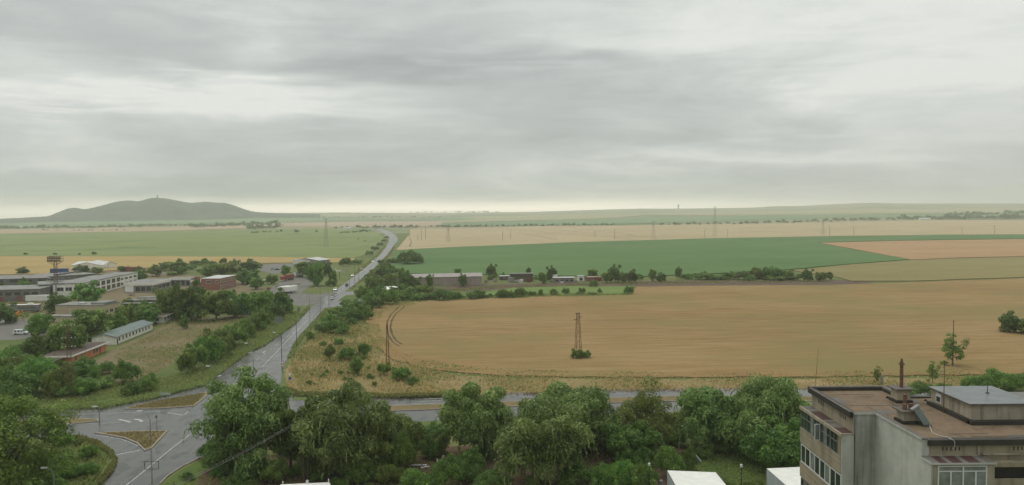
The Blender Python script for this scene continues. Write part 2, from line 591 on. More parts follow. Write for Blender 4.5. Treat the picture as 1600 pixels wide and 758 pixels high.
azs = [math.radians(a) for a in list(np.arange(-180, -46, 6.0)) + list(np.arange(-46, 46.1, 0.8)) + list(np.arange(48, 180, 6.0))]
rads = [0.0, 60, 120, 250, 500, 1000, 1700, 2500] + list(np.arange(2700, 9001, 150)) + [9300, REND]
tv, tf = [(0, 0, 0)], []
for r in rads[1:]:
    for a in azs:
        x, y = math.sin(a) * r, math.cos(a) * r
        tv.append((x, y, T(x, y)))
na = len(azs)
for k in range(na):
    tf.append((0, 1 + (k + 1) % na, 1 + k))
for j in range(len(rads) - 2):
    for k in range(na):
        a, b = 1 + j * na + k, 1 + j * na + (k + 1) % na
        tf.append((a, b, b + na, a + na))
# near land carries grass, land past two kilometres carries the far patchwork
me = bpy.data.meshes.new('ground')
me.from_pydata(tv, [], tf)
me.materials.append(M['ground'])
me.materials.append(M['far_land'])
me.polygons.foreach_set('material_index', [1 if i >= na + na * 5 else 0 for i in range(len(tf))])
me.polygons.foreach_set('use_smooth', [True] * len(tf))
me.update()
ground = bpy.data.objects.new('ground', me)
C.objects.link(ground)
if me.polygons[0].normal.z < 0:
    me.flip_normals()
tag(ground, 'rough green and tan grassland plain reaching to the low hills on the horizon', 'ground', kind='structure')


def drape(name, poly, off, m_, label, cat, kind='structure', step=0, jit=0.0, seg=0.0, height=0.0, fringe=None):
    """polygon of ground points laid on the terrain; jit makes a ragged edge; height makes it a standing crop with sides"""
    pts = [Vector((p[0], p[1])) for p in poly]
    if seg:
        out = []
        r_ = random.Random(name + label)
        for a, b in zip(pts, pts[1:] + pts[:1]):
            n = max(1, int((b - a).length / seg))
            for i in range(n):
                q = a.lerp(b, i / n)
                if jit and i:
                    nrm = Vector((-(b - a).y, (b - a).x)).normalized()
                    q = q + nrm * r_.uniform(-jit, jit)
                out.append(q)
        pts = out
    bm = bmesh.new()
    f = bm.faces.new([bm.verts.new((p.x, p.y, 0)) for p in pts])
    f.normal_update()
    if f.normal.z < 0:
        f.normal_flip()
    bmesh.ops.triangulate(bm, faces=bm.faces[:])
    if step:
        xs = [v.co.x for v in bm.verts]
        ys = [v.co.y for v in bm.verts]
        for ax, lo, hi in ((0, min(xs), max(xs)), (1, min(ys), max(ys))):
            s = math.ceil(lo / step) * step
            while s < hi:
                bmesh.ops.bisect_plane(bm, geom=bm.verts[:] + bm.edges[:] + bm.faces[:], plane_co=((s, 0, 0) if ax == 0 else (0, s, 0)),
                                       plane_no=((1, 0, 0) if ax == 0 else (0, 1, 0)))
                s += step
    for v in bm.verts:
        v.co.z = T(v.co.x, v.co.y) + off
    if height:
        r_ = bmesh.ops.extrude_face_region(bm, geom=bm.faces[:])
        for g in r_['geom']:
            if isinstance(g, bmesh.types.BMVert):
                g.co.z += height
        bmesh.ops.recalc_face_normals(bm, faces=bm.faces[:])
    me_ = bpy.data.meshes.new(name)
    bm.to_mesh(me_)
    bm.free()
    me_.materials.append(m_)
    o = bpy.data.objects.new(name, me_)
    C.objects.link(o)
    tag(o, label, cat, kind=kind)
    return o


def px(*pts):
    return [G(a, b) for a, b in pts]


def pt(*pts):
    return [GT(a, b) for a, b in pts]


# ------------------------------------------------------------------ far land: strips past two kilometres (offset grows with distance)
def far(name, pts, off, m_, label, cat='field'):
    return drape(name, pt(*pts), off, m_, label, cat, 'stuff', step=220)


far('far_pasture', [(0, 357), (0, 345), (240, 343), (400, 340), (560, 341), (740, 341), (740, 345), (560, 346), (390, 349), (200, 354)], 2.0, M['far_green'], 'hazy green pasture below the wooded hill')
far('far_stubble', [(385, 355), (390, 349.5), (560, 346.5), (690, 346), (690, 352.5), (640, 356), (560, 355)], 1.2, M['far_pink'], 'pale pinkish stubble field behind the tree line along the road bend')
far('far_stubble', [(0, 366), (0, 359), (220, 357), (385, 352), (385, 357), (240, 362)], 1.0, M['far_pink'], 'pinkish strip field in front of the village below the hill')
far('far_grain', [(690, 349), (690, 342), (760, 338), (1000, 333.5), (1010, 337), (960, 341), (800, 346)], 2.0, M['far_tan'], 'pale tan grain field on the far slope in the centre')
far('far_pasture', [(690, 355), (690, 349.5), (800, 347), (960, 342), (1160, 338), (1330, 335), (1330, 340), (1180, 345), (960, 351)], 1.6, M['far_green'], 'blue green pasture strip behind the pale stubble, left of the village')
far('far_grain', [(1010, 337), (1005, 333), (1150, 331), (1330, 328), (1600, 326), (1720, 326), (1720, 333), (1330, 335), (1160, 337.5)], 2.0, M['far_tan'], 'hazy tan grain slope under the right hand ridge')
far('far_grain', [(400, 339), (560, 339), (560, 336), (405, 336)], 2.0, M['far_tan'], 'thin tan strip right of the foot of the wooded hill')
far('far_pasture', [(1330, 340.5), (1330, 335.5), (1720, 333.5), (1720, 342), (1500, 344)], 1.6, M['far_green'], 'hazy green meadow round the far village')

# ------------------------------------------------------------------ fields in front
drape('stubble_field', px((619, 391), (640, 366), (640, 358.5), (740, 357), (850, 353.5), (960, 353)) + pt((1060, 351)) + pt((1180, 350), (1330, 347), (1480, 343.5), (1720, 343.5)) + px((1720, 368.5), (1600, 367), (1480, 367.5), (1300, 370), (1120, 373), (900, 379.5), (700, 388)),
      .30, M['wheat_pale'], 'pale straw coloured field behind the emerald field, with poles standing in it', 'field', 'stuff', step=240)
drape('green_field', px((617, 394), (640, 390), (700, 387), (900, 379), (1120, 372.5), (1300, 369.5), (1480, 367), (1720, 366), (1720, 373), (1600, 373.4), (1400, 376), (1276, 379.5), (1330, 390), (1420, 406), (1330, 413), (1240, 421), (1120, 428), (1000, 433), (800, 431), (640, 428), (608, 421), (612, 405)),
      .10, M['emerald'], 'large emerald green crop field narrowing to a point on its right', 'field', 'stuff', height=.5, seg=30, jit=.6)
drape('wheat_field', px((1281, 380), (1400, 377), (1600, 374.2), (1760, 373.6), (1760, 397), (1600, 401), (1500, 403.5), (1424, 406.5), (1335, 390)),
      .10, M['wheat_pink'], 'pinkish ripe wheat wedge right of the tip of the emerald field', 'field', 'stuff', height=.5, seg=30, jit=.6)
drape('wheat_field', px((1240, 424), (1330, 414), (1422, 407.5), (1500, 404.5), (1600, 402), (1760, 398), (1760, 436), (1600, 434), (1420, 440), (1330, 440), (1310, 434)),
      .06, M['wheat_olive'], 'olive tinged wheat sloping down below the pinkish wheat wedge', 'field', 'stuff', height=.5, seg=20, jit=.8)
drape('wheat_field', px((573, 505), (577, 492), (586, 480), (600, 473), (660, 470), (760, 466), (850, 462.5), (985, 461), (994, 449), (1100, 447.2), (1300, 446.2), (1420, 442), (1600, 435.5), (1800, 430), (1800, 580), (1600, 585), (1420, 588), (1250, 590), (1100, 590.5), (900, 590.5), (780, 588), (700, 581), (650, 574), (610, 560), (585, 540), (574, 520)),
      .04, M['wheat'], 'broad golden wheat field with wheel tracks and a rusty pylon, filling the middle right', 'field', 'stuff', height=.28, seg=3, jit=.9)
drape('meadow', px((670, 469), (738, 464), (760, 458), (800, 451), (900, 448), (992, 448.5), (983, 460.5), (850, 462), (760, 465.5)),
      .05, M['strip_green'], 'fresh green meadow strip behind the golden wheat, left of its corner bush', 'meadow', 'stuff', height=.35, seg=8, jit=.8)
drape('ploughed_strip', px((660, 453), (700, 448), (780, 444), (900, 441.5), (1100, 438), (1300, 437.5), (1365, 440), (1360, 442.5), (1300, 445), (1100, 446.3), (995, 448), (900, 447), (800, 450), (740, 456)),
      .03, M['soil'], 'dark brown ploughed strip between the sheds and the golden wheat', 'bare soil', 'structure', seg=10, jit=.7)
drape('green_field', px((-80, 368), (0, 365.5), (100, 363.5), (250, 360.5), (400, 358.5), (500, 357.5), (576, 359.5)) + px((590, 364), (600, 371), (588, 388), (570, 399), (556, 403), (440, 402), (250, 400.5), (0, 400.5), (-80, 401)),
      .10, M['lime'], 'yellowish green young crop field left of the main road', 'field', 'stuff', step=150, height=.3)
drape('wheat_field', px((-80, 402), (0, 401), (250, 401), (440, 402.5), (556, 404), (548, 411), (470, 411), (300, 413.5), (210, 421), (100, 428), (0, 430), (-80, 431)),
      .08, M['wheat_tan'], 'tan wheat strip behind the industrial sheds on the left', 'field', 'stuff', height=.5, seg=20, jit=1)

# tractor wheel tracks pressed into the golden wheat
TR = [(632, 479), (618, 491), (612, 501), (610, 512), (613, 523), (619, 532), (628, 538)]
TR2 = [(624, 479), (611, 491), (605.5, 501), (604, 512), (607, 524), (614, 535), (624, 541)]
for _i, tr in enumerate((TR, TR2)):
    p3 = [G(a, b, .335) for a, b in tr]
    mb = MB()
    fine = []
    for i in range(len(p3) - 1):
        for j in range(5):
            fine.append(p3[i].lerp(p3[i + 1], j / 5))
    fine.append(p3[-1])
    rr = random.Random(_i)
    L, Rr = [], []
    for i, q in enumerate(fine):
        d = (fine[min(i + 1, len(fine) - 1)] - fine[max(i - 1, 0)]).normalized()
        nn = Vector((-d.y, d.x, 0))
        ww = rr.uniform(.22, .42)
        L.append(q + nn * ww)
        Rr.append(q - nn * ww)
    for i in range(len(fine) - 1):
        mb.add([L[i], Rr[i], Rr[i + 1], L[i + 1]], [(0, 1, 2, 3)])
    o = mb.build('wheel_track', M['track'])
    tag(o, ('outer' if _i else 'inner') + ' of the two curved tractor tracks in the golden wheat', 'wheel track', 'tractor tracks', 'structure')

# sprayer tramlines and old ruts pressed into the pale field and the golden wheat: (pixels, half width, height over ground, label)
for lst, hw2, zz_, lab in (([(790, 359), (850, 363), (900, 366), (985, 373)], 1.6, .36, 'dark rut sweeping down the pale field toward the far pylon'), ([(875, 360), (920, 364), (960, 367.5), (1010, 371)], 1.8, .36, 'second dark rut in the pale field right of the sweeping one'),
                           ([(805, 363), (835, 368), (870, 375)], 1.2, .36, 'short faint rut in the pale field left of the sweeping one'), ([(930, 362), (965, 364), (990, 368)], 2.2, .36, 'broad short dark rut in the middle of the pale field'),
                           ([(640, 372), (643, 378), (640, 386)], .8, .36, 'faint track leading down the pale field near the road'),
                           ([(625, 521), (800, 512), (1000, 503), (1250, 497), (1620, 492)], .16, .335, 'upper one of the thin tramlines across the golden wheat'), ([(640, 549), (800, 543), (1000, 538), (1250, 533), (1620, 530)], .14, .335, 'lower one of the thin tramlines across the golden wheat'),
                           ([(700, 488), (900, 481), (1150, 476), (1400, 473), (1620, 470)], .2, .335, 'topmost thin tramline across the golden wheat')):
    P = [GT(a, b) for a, b in lst]
    fine = []
    for q0, q1 in zip(P, P[1:]):
        n = max(2, int((q1 - q0).length / 6))
        fine += [q0.lerp(q1, i / n) for i in range(n)]
    fine.append(P[-1])
    rr = random.Random(lab)
    mb = MB()
    for i in range(len(fine) - 1):
        if rr.random() < (.12 if hw2 > .5 else .3):
            continue
        d = (fine[i + 1] - fine[i]).normalized()
        nn = Vector((-d.y, d.x, 0))
        wa, wb = hw2 * rr.uniform(.5, 1.2), hw2 * rr.uniform(.5, 1.2)
        a, b = fine[i], fine[i + 1]
        mb.add([(p.x, p.y, T(p.x, p.y) + zz_) for p in (a + nn * wa, a - nn * wa, b - nn * wb, b + nn * wb)], [(0, 1, 2, 3)])
    tag(mb.build('wheel_track', M['track']), lab, 'wheel track', 'tramlines and ruts', 'structure')

# ------------------------------------------------------------------ ground patches
drape('dry_verge', px((455, 560), (470, 540), (490, 527), (520, 515), (560, 505), (574, 508), (574, 520), (588, 545), (612, 563), (650, 577), (700, 585), (780, 591), (1100, 593), (1500, 590), (1700, 588), (1700, 605), (1300, 611), (1000, 612), (700, 619), (600, 621), (470, 619), (446, 606), (444, 585)),
      .008, M['dry'], 'golden dry grass verge between the crossroads and the golden wheat', 'grass', 'stuff', seg=3, jit=.9)
drape('yard_soil', px((150, 566), (180, 545), (240, 518), (280, 500), (380, 492), (398, 490), (340, 512), (300, 535), (275, 560), (240, 590), (190, 598), (150, 590)),
      .008, M['yard'], 'worn brown waste ground in front of the green roofed barrack', 'waste ground', 'structure', seg=3, jit=.9)
drape('yard_paving', px((-60, 535), (-60, 500), (20, 497), (60, 500), (75, 522), (40, 530)), .012, M['concrete_yard'], 'grey parking yard with the white pickup at the left edge', 'yard', 'structure', seg=4, jit=.4)
drape('yard_soil', px((-60, 497), (-60, 436), (60, 428), (140, 420), (230, 418), (300, 430), (380, 440), (430, 452), (420, 480), (330, 470), (240, 480), (170, 500), (60, 498)),
      .006, M['yard'], 'trodden brown ground of the industrial yard around the sheds', 'waste ground', 'structure', seg=5, jit=1)
drape('yard_paving', px((415, 459), (428, 446), (445, 437), (462, 433.5), (485, 432), (512, 431.5), (500, 438), (484, 447), (470, 458), (494, 460), (518, 457), (508, 470), (478, 478), (450, 476), (430, 470)),
      .014, M['concrete_yard'], 'wet grey lorry park beside the main road', 'lorry park', 'structure', seg=6, jit=.3)
drape('yard_paving', px((405, 424), (410, 414), (440, 411.5), (466, 412), (450, 424), (430, 428)), .014, M['concrete_yard'], 'small grey yard behind the lorry park, below the tan wheat strip', 'yard', 'structure', seg=8, jit=.5)
drape('garden_soil', px((250, 757), (300, 735), (400, 712), (520, 700), (700, 698), (1000, 700), (1260, 696), (1300, 770), (1100, 850), (600, 850), (230, 800)),
      .008, M['earth'], 'bare brown garden soil under the row of willows', 'bare soil', 'structure', seg=3, jit=.8)
drape('garden_grass', px((1040, 735), (1070, 716), (1150, 706), (1250, 712), (1255, 740), (1200, 800), (1050, 800)), .012, M['green'], 'green lawn patch around the white tarpaulin shelters', 'grass', 'stuff', seg=2, jit=.7)
drape('verge_grass', px((250, 757), (290, 731), (332, 710), (360, 700), (345, 720), (310, 745), (300, 800), (225, 800)), .012, M['green'], 'grassy kerb verge under the willow nearest the road', 'grass', 'stuff', seg=2, jit=.4)
drape('verge_grass', px((-100, 690), (96, 686), (130, 688), (150, 694), (166, 704), (174, 718), (168, 732), (146, 756), (100, 800), (-100, 800)), .010, M['green'], 'green grass corner inside the bend of the near slip road', 'grass', 'stuff', seg=2, jit=.2)
drape('verge_grass', px((90, 636), (158, 636.5), (240, 620.5), (318, 600), (349, 576), (384, 550), (418, 533), (458, 507), (470, 490), (440, 493), (400, 520), (340, 560), (290, 590), (180, 614), (60, 622)),
      .010, M['green'], 'green roadside verge below the hedge left of the main road', 'grass', 'stuff', seg=3, jit=.3)

# ------------------------------------------------------------------ roads
uX = Vector((0.9938, 0.1110, 0)).normalized()
nX = Vector((-uX.y, uX.x, 0))
X0 = Vector((-24.0, 179.6, 0))


_xs = [-260.0]
_xp = [X0 + uX * -260.0]
while _xs[-1] < 360:                 # the crossing road swings gently to the right past the willows
    _s = _xs[-1]
    _h = 0.1112 - 0.30 * smooth((_s - 38) / 80.0)
    _xp.append(_xp[-1] + Vector((math.cos(_h), math.sin(_h), 0)) * 2.0)
    _xs.append(_s + 2.0)


def xr(s, t, z=0.0):
    i = max(0, min(len(_xs) - 2, int((s - _xs[0]) / 2.0)))
    d = (_xp[i + 1] - _xp[i]).normalized()
    q = _xp[i] + d * (s - _xs[i]) + Vector((-d.y, d.x, 0)) * t
    return Vector((q.x, q.y, z))


def xs_(a, b, t, n=28):
    return [xr(a + (b - a) * i / n, t) for i in range(n + 1)]


drape('road', xs_(-230, 330, -12.8) + xs_(330, -230, 10.6), .020, M['asphalt'], 'wet grey dual carriageway crossing behind the willows', 'road')
drape('road', px((150, 770), (170, 737), (178, 722), (182, 712), (240, 700), (264, 674), (303, 636), (321, 621), (327, 613), (349, 577), (384, 551), (418, 533.5), (461, 504.5), (485, 480), (499, 470), (527, 451.5), (557, 429), (575, 415), (592, 400), (604, 385), (608, 376), (606, 369), (596, 362), (583, 357.5), (590, 356.8), (608, 361), (619, 368), (622, 375), (614, 385), (606, 397), (584, 420), (545, 451.5), (515, 470), (503, 491.8), (470, 527), (460, 539.5), (451.5, 559), (443, 570), (440, 590), (438, 604), (446, 612), (461, 618.5), (440, 660), (330, 707), (285, 729), (250, 755), (235, 775)),
      .026, M['asphalt'], 'long straight wet main road running away from the crossroads to the bend', 'road')
drape('road', px((40, 684), (105, 684), (128, 685.5), (148, 691), (168, 702), (178, 713), (182, 724), (205, 716), (226, 706), (214, 694), (194, 685), (168, 680.5), (146, 677), (95, 670), (40, 668)), .032, M['asphalt'], 'curved near slip road rounding the grassy corner', 'road')
drape('road', px((60, 640), (93, 638.5), (158, 637), (240, 621), (267, 614), (319, 600.5), (349, 577), (352, 590), (327, 613), (267, 623), (240, 630), (194, 640), (150, 648), (60, 652)), .032, M['asphalt'], 'far slip road running below the hedge into the crossroads', 'road')
drape('road', px((505, 475), (522, 461), (535, 456), (568, 455), (585, 452), (585, 456), (566, 459), (540, 461.5), (528, 470), (545, 470.5), (572, 466.5), (575, 470), (545, 477), (500, 482)), .022, M['asphalt_far'], 'grey lay-by loop right of the main road', 'road')
drape('dry_verge', px((529, 468.8), (540, 462.3), (566, 460), (572, 465.7), (545, 469.7)), .030, M['green'], 'grass island inside the lay-by loop', 'grass', 'stuff', seg=3, jit=.2)


def island(name, pts, label):
    """raised traffic island: kerb stone ring with grass inside"""
    pts = [Vector((p.x, p.y)) for p in pts]
    cx = sum((p for p in pts), Vector((0, 0))) / len(pts)
    root = empty(name, (cx.x, cx.y, .02), 0, label, 'traffic island')
    root['kind'] = 'structure'
    loc = [p - cx for p in pts]
    # offset inwards
    inn = []
    n = len(loc)
    area = sum(loc[i].x * loc[(i + 1) % n].y - loc[(i + 1) % n].x * loc[i].y for i in range(n))
    if area < 0:
        loc.reverse()
    for i in range(n):
        a, b, c = loc[i - 1], loc[i], loc[(i + 1) % n]
        d1, d2 = (b - a).normalized(), (c - b).normalized()
        n1_, n2_ = Vector((-d1.y, d1.x)), Vector((-d2.y, d2.x))
        bis = (n1_ + n2_)
        bis = bis / max(.4, bis.length_squared) * 2 * .28 if bis.length > .1 else n1_ * .28
        inn.append(b + bis)
    k = MB()
    v = [(p.x, p.y, 0) for p in loc] + [(p.x, p.y, .15) for p in loc] + [(p.x, p.y, .15) for p in inn] + [(p.x, p.y, .05) for p in inn]
    f = []
    for i in range(n):
        j = (i + 1) % n
        for lv in range(3):
            f.append((lv * n + i, lv * n + j, (lv + 1) * n + j, (lv + 1) * n + i))
    k.add(v, f)
    k.build('kerb', M['kerb'], root)
    g = MB()
    g.add([(p.x, p.y, .12) for p in inn], [tuple(range(n))])
    g.build('grass_top', M['island'], root)
    return root


island('traffic_island', px((194, 639.5), (220, 632), (267, 623), (322, 614), (327, 615), (321, 621), (303, 635), (270, 637.5), (240, 639)), 'long dry grass traffic island holding the small direction board')
island('traffic_island', px((148, 677.3), (178, 675.2), (240, 673.4), (262, 674), (238, 700), (226, 705), (214, 693.5), (194, 685), (168, 680.4)), 'triangular dry grass traffic island beside the near slip road')
_a, _b = [xr(s, t) for s, t in ((-150, -4.2), (-150, .6), (0, 0), (0, 0))][:2]
island('traffic_island', [xr(-150, .6), xr(-150, -5.0), xr(-76, -4.6), xr(-69, -2.6), xr(-70, -.8), xr(-76, .6)], 'narrow dry grass median left of the crossroads')
island('traffic_island', [xr(-8, -2.6)] + xs_(-5, 320, -3.2) + xs_(320, -5, 1.6) + [xr(-8, .6)], 'long dry grass median right of the crossroads, behind the willows')


def strip(pts, wd, z):
    v, f = [], []
    for i, q in enumerate(pts):
        d = (pts[min(i + 1, len(pts) - 1)] - pts[max(i - 1, 0)])
        d.z = 0
        d.normalize()
        nn = Vector((-d.y, d.x, 0)) * wd / 2
        v += [(q.x + nn.x, q.y + nn.y, z), (q.x - nn.x, q.y - nn.y, z)]
    for i in range(len(pts) - 1):
        f.append((2 * i, 2 * i + 1, 2 * i + 3, 2 * i + 2))
    return v, f


def lane_mark(pts, wd, label, dash=None, z=.040):
    mb = MB()
    P = [Vector((p.x, p.y, 0)) for p in pts]
    if dash is None:
        mb.add(*strip(P, wd, z))
    else:
        on, offl = dash
        L = [0]
        for a, b in zip(P, P[1:]):
            L.append(L[-1] + (b - a).length)

        def at_(s):
            for i in range(len(P) - 1):
                if s <= L[i + 1]:
                    return P[i].lerp(P[i + 1], (s - L[i]) / (L[i + 1] - L[i]))
            return P[-1]
        s = 0
        while s < L[-1]:
            mb.add(*strip([at_(s), at_(min(s + on, L[-1]))], wd, z))
            s += on + offl
    o = mb.build('road_marking', M['mark'])
    tag(o, label, 'road marking', 'white road markings', 'structure')
    return o


lane_mark(px((190, 764), (220, 740.6), (262, 706), (303, 674)), .22, 'solid white centre line on the near arm of the main road')
lane_mark(px((182, 711), (218.6, 703.6)), .4, 'white stop line across the mouth of the near slip road')
lane_mark([xr(-140, 4.4), xr(-52, 4.2)], .2, 'white lane line on the far carriageway left of the crossroads')
lane_mark([xr(-140, 9.8), xr(-85, 9.8)], .16, 'white edge line on the far carriageway beside the slip road')
lane_mark(px((186, 655.8), (194, 657.5), (204, 660)), .7, 'thick white slanting bar right of the narrow median')
lane_mark(px((210, 655.2), (219, 656.5), (222, 659.5)), .7, 'white chevron right of the thick slanting bar')
lane_mark(px((222, 657.6), (244, 655.6)), .2, 'short white line tailing off the chevron')
lane_mark(px((262, 645), (286, 649.4), (294, 643.6)), .38, 'white zigzag tick between the grass islands')
lane_mark(px((100, 664), (190, 660.5)), .16, 'thin white line along the near side of the narrow median')
lane_mark(px((148, 679.5), (190, 686.5), (216, 697)), .15, 'thin white edge line hugging the triangular island')
lane_mark(px((410, 573), (437, 545), (462, 518.5), (488, 493)), .22, 'solid white centre line on the main road beyond the crossroads')
lane_mark(px((372, 582), (400, 563), (430, 541), (470, 510)), .16, 'broken white line of the left turn lane', (4, 5))
lane_mark(px((505, 479), (536, 451), (571, 421), (598, 397), (610, 384)), .25, 'broken white centre line far along the main road', (6, 6))
lane_mark(px((497, 473), (527, 452.5), (557, 430), (576, 415.5), (592, 401), (604, 386)), .18, 'pale left edge line of the main road', None)
lane_mark(px((386, 552.8), (394, 550)), .7, 'white turn arrow on the left lane near the hedge')
lane_mark(px((411, 551.5), (414, 548.8), (420, 548.3)), .6, 'white turn arrow left of the solid centre line')
lane_mark(px((340, 588.5), (345, 586.5)), .7, 'short white dash at the mouth of the far slip road')
lane_mark([xr(4, 9.9), xr(9.5, 9.9)], .3, 'topmost of the white dashes at the willow gap')
lane_mark([xr(3, 7.4), xr(8.5, 7.4)], .3, 'second white dash at the willow gap')
lane_mark([xr(2, 5.0), xr(7, 5.0)], .25, 'third white dash at the willow gap')
lane_mark([xr(-4, 2.6), xr(10, 2.6)], .22, 'white line by the median kerb at the willow gap')
lane_mark(xs_(14, 200, 6.0), .16, 'broken white lane line on the far carriageway behind the willows', (4, 8))
lane_mark(xs_(14, 200, -8.2), .16, 'broken white lane line on the near carriageway behind the willows', (4, 8))
# pale kerb of the near verge and of the grassy corner
for pts, lab in (([(327, 709), (300, 722), (285, 729), (262, 744), (250, 756)], 'pale kerb stones edging the verge under the willow nearest the road'),
                 ([(130, 687), (150, 692.5), (166, 702), (176, 716), (170, 730), (152, 752)], 'kerb stones edging the grassy corner of the slip road')):
    P = px(*pts)
    mb = MB()
    for a, b in zip(P, P[1:]):
        d = (b - a).normalized()
        nn = Vector((-d.y, d.x, 0)) * .12
        mb.prism([(a + nn), (a - nn), (b - nn), (b + nn)], .0, .16)
    tag(mb.build('kerb', M['kerb']), lab, 'kerb', None, 'structure')

# ------------------------------------------------------------------ the wooded hill on the left and its mast
HILL = [(-60, 345), (0, 342), (40, 340), (75, 338), (95, 330), (107, 325.5), (117, 324.5), (126, 326), (133, 327), (150, 323.5), (165, 319.5), (180, 315.5), (195, 313.5), (203, 313.2), (217, 314.8),
        (226, 312), (234, 309.5), (246, 308.8), (258, 310), (270, 312), (285, 315), (298, 317.3), (310, 316), (322, 315), (336, 316.5), (352, 317), (366, 321), (378, 325.5), (392, 330), (410, 332), (450, 333.5), (500, 335)]
hv, hf = [], []
HR = 5600.0
_col = np.arange(-60, 501, 4.0)
_rows = list(np.linspace(-1, 1, 25))
_hx = [h[0] for h in HILL]
_hy = [h[1] for h in HILL]
for i, cx_ in enumerate(_col):
    py_ = float(np.interp(cx_, _hx, _hy)) + .25 * math.sin(cx_ * .9) + .2 * math.sin(cx_ * 2.3)
    d = ray(cx_, py_)
    h = math.hypot(d.x, d.y)
    for t in _rows:
        r = HR + t * 900.0
        z_top = CAMH + d.z / h * HR
        x, y = d.x / h * r, d.y / h * r
        base_ = T(x, y) - 3
        prof = math.exp(-(t * 2.1) ** 2) * (1 + .10 * math.sin(cx_ * .13 + t * 9) * abs(t) * 2)
        hv.append((x, y, base_ + max(0, z_top - base_) * prof + 7 * math.sin(cx_ * .21 + t * 7) * math.sin(cx_ * .083 - t * 11) * (1 - math.exp(-(t * 4) ** 2)) * prof))
nr = len(_rows)
for i in range(len(_col) - 1):
    for j in range(nr - 1):
        hf.append((i * nr + j, (i + 1) * nr + j, (i + 1) * nr + j + 1, i * nr + j + 1))
me = bpy.data.meshes.new('hill')
me.from_pydata(hv, [], hf)
me.materials.append(M['wood_hill'])
me.polygons.foreach_set('use_smooth', [True] * len(hf))
me.update()
if me.polygons[0].normal.z < 0:
    me.flip_normals()
o = bpy.data.objects.new('hill', me)
C.objects.link(o)
tag(o, 'dark wooded hill with several humps rising from the plain on the left', 'hill', kind='structure')

# ------------------------------------------------------------------ haze
mb = MB()
mb.box(-9000, 9000, -500, 9900, -24, 212)
hm = bpy.data.materials.new('haze')
hm.use_nodes = True
hm.node_tree.nodes.clear()
hk = NT(hm.node_tree)
pv = hk.n('ShaderNodeVolumePrincipled')
pv.inputs['Color'].default_value = (.93, .95, .90, 1)
pv.inputs['Density'].default_value = 0.000145
ho = hk.n('ShaderNodeOutputMaterial')
hm.node_tree.links.new(pv.outputs[0], ho.inputs['Volume'])
o = mb.build('haze', hm)
tag(o, 'pale rain haze thickening towards the horizon over the plain', 'haze', kind='stuff')

# ------------------------------------------------------------------ vegetation
def quads_mesh(name, cen, tdir, bdir, ln, wd, tint, m_):
    """one leaf-shaped quad (a kite) per row; tint is that leaf's own shade"""
    n = len(cen)
    L = tdir * ln[:, None]
    W = bdir * wd[:, None]
    v = np.empty((n, 4, 3))
    v[:, 0] = cen - L
    v[:, 1] = cen + W - L * .1
    v[:, 2] = cen + L
    v[:, 3] = cen - W - L * .1
    me_ = bpy.data.meshes.new(name)
    me_.vertices.add(4 * n)
    me_.loops.add(4 * n)
    me_.polygons.add(n)
    me_.vertices.foreach_set('co', v.reshape(-1))
    me_.loops.foreach_set('vertex_index', np.arange(4 * n, dtype=np.int32))
    me_.polygons.foreach_set('loop_start', np.arange(0, 4 * n, 4, dtype=np.int32))
    me_.polygons.foreach_set('loop_total', np.full(n, 4, dtype=np.int32))
    me_.materials.append(m_)
    at = me_.attributes.new('tint', 'FLOAT', 'FACE')
    at.data.foreach_set('value', np.clip(tint, 0, 1).astype(np.float32))
    me_.update(calc_edges=True)
    me_.validate()
    return me_


def unit(a):
    return a / np.maximum(1e-6, np.linalg.norm(a, axis=1))[:, None]


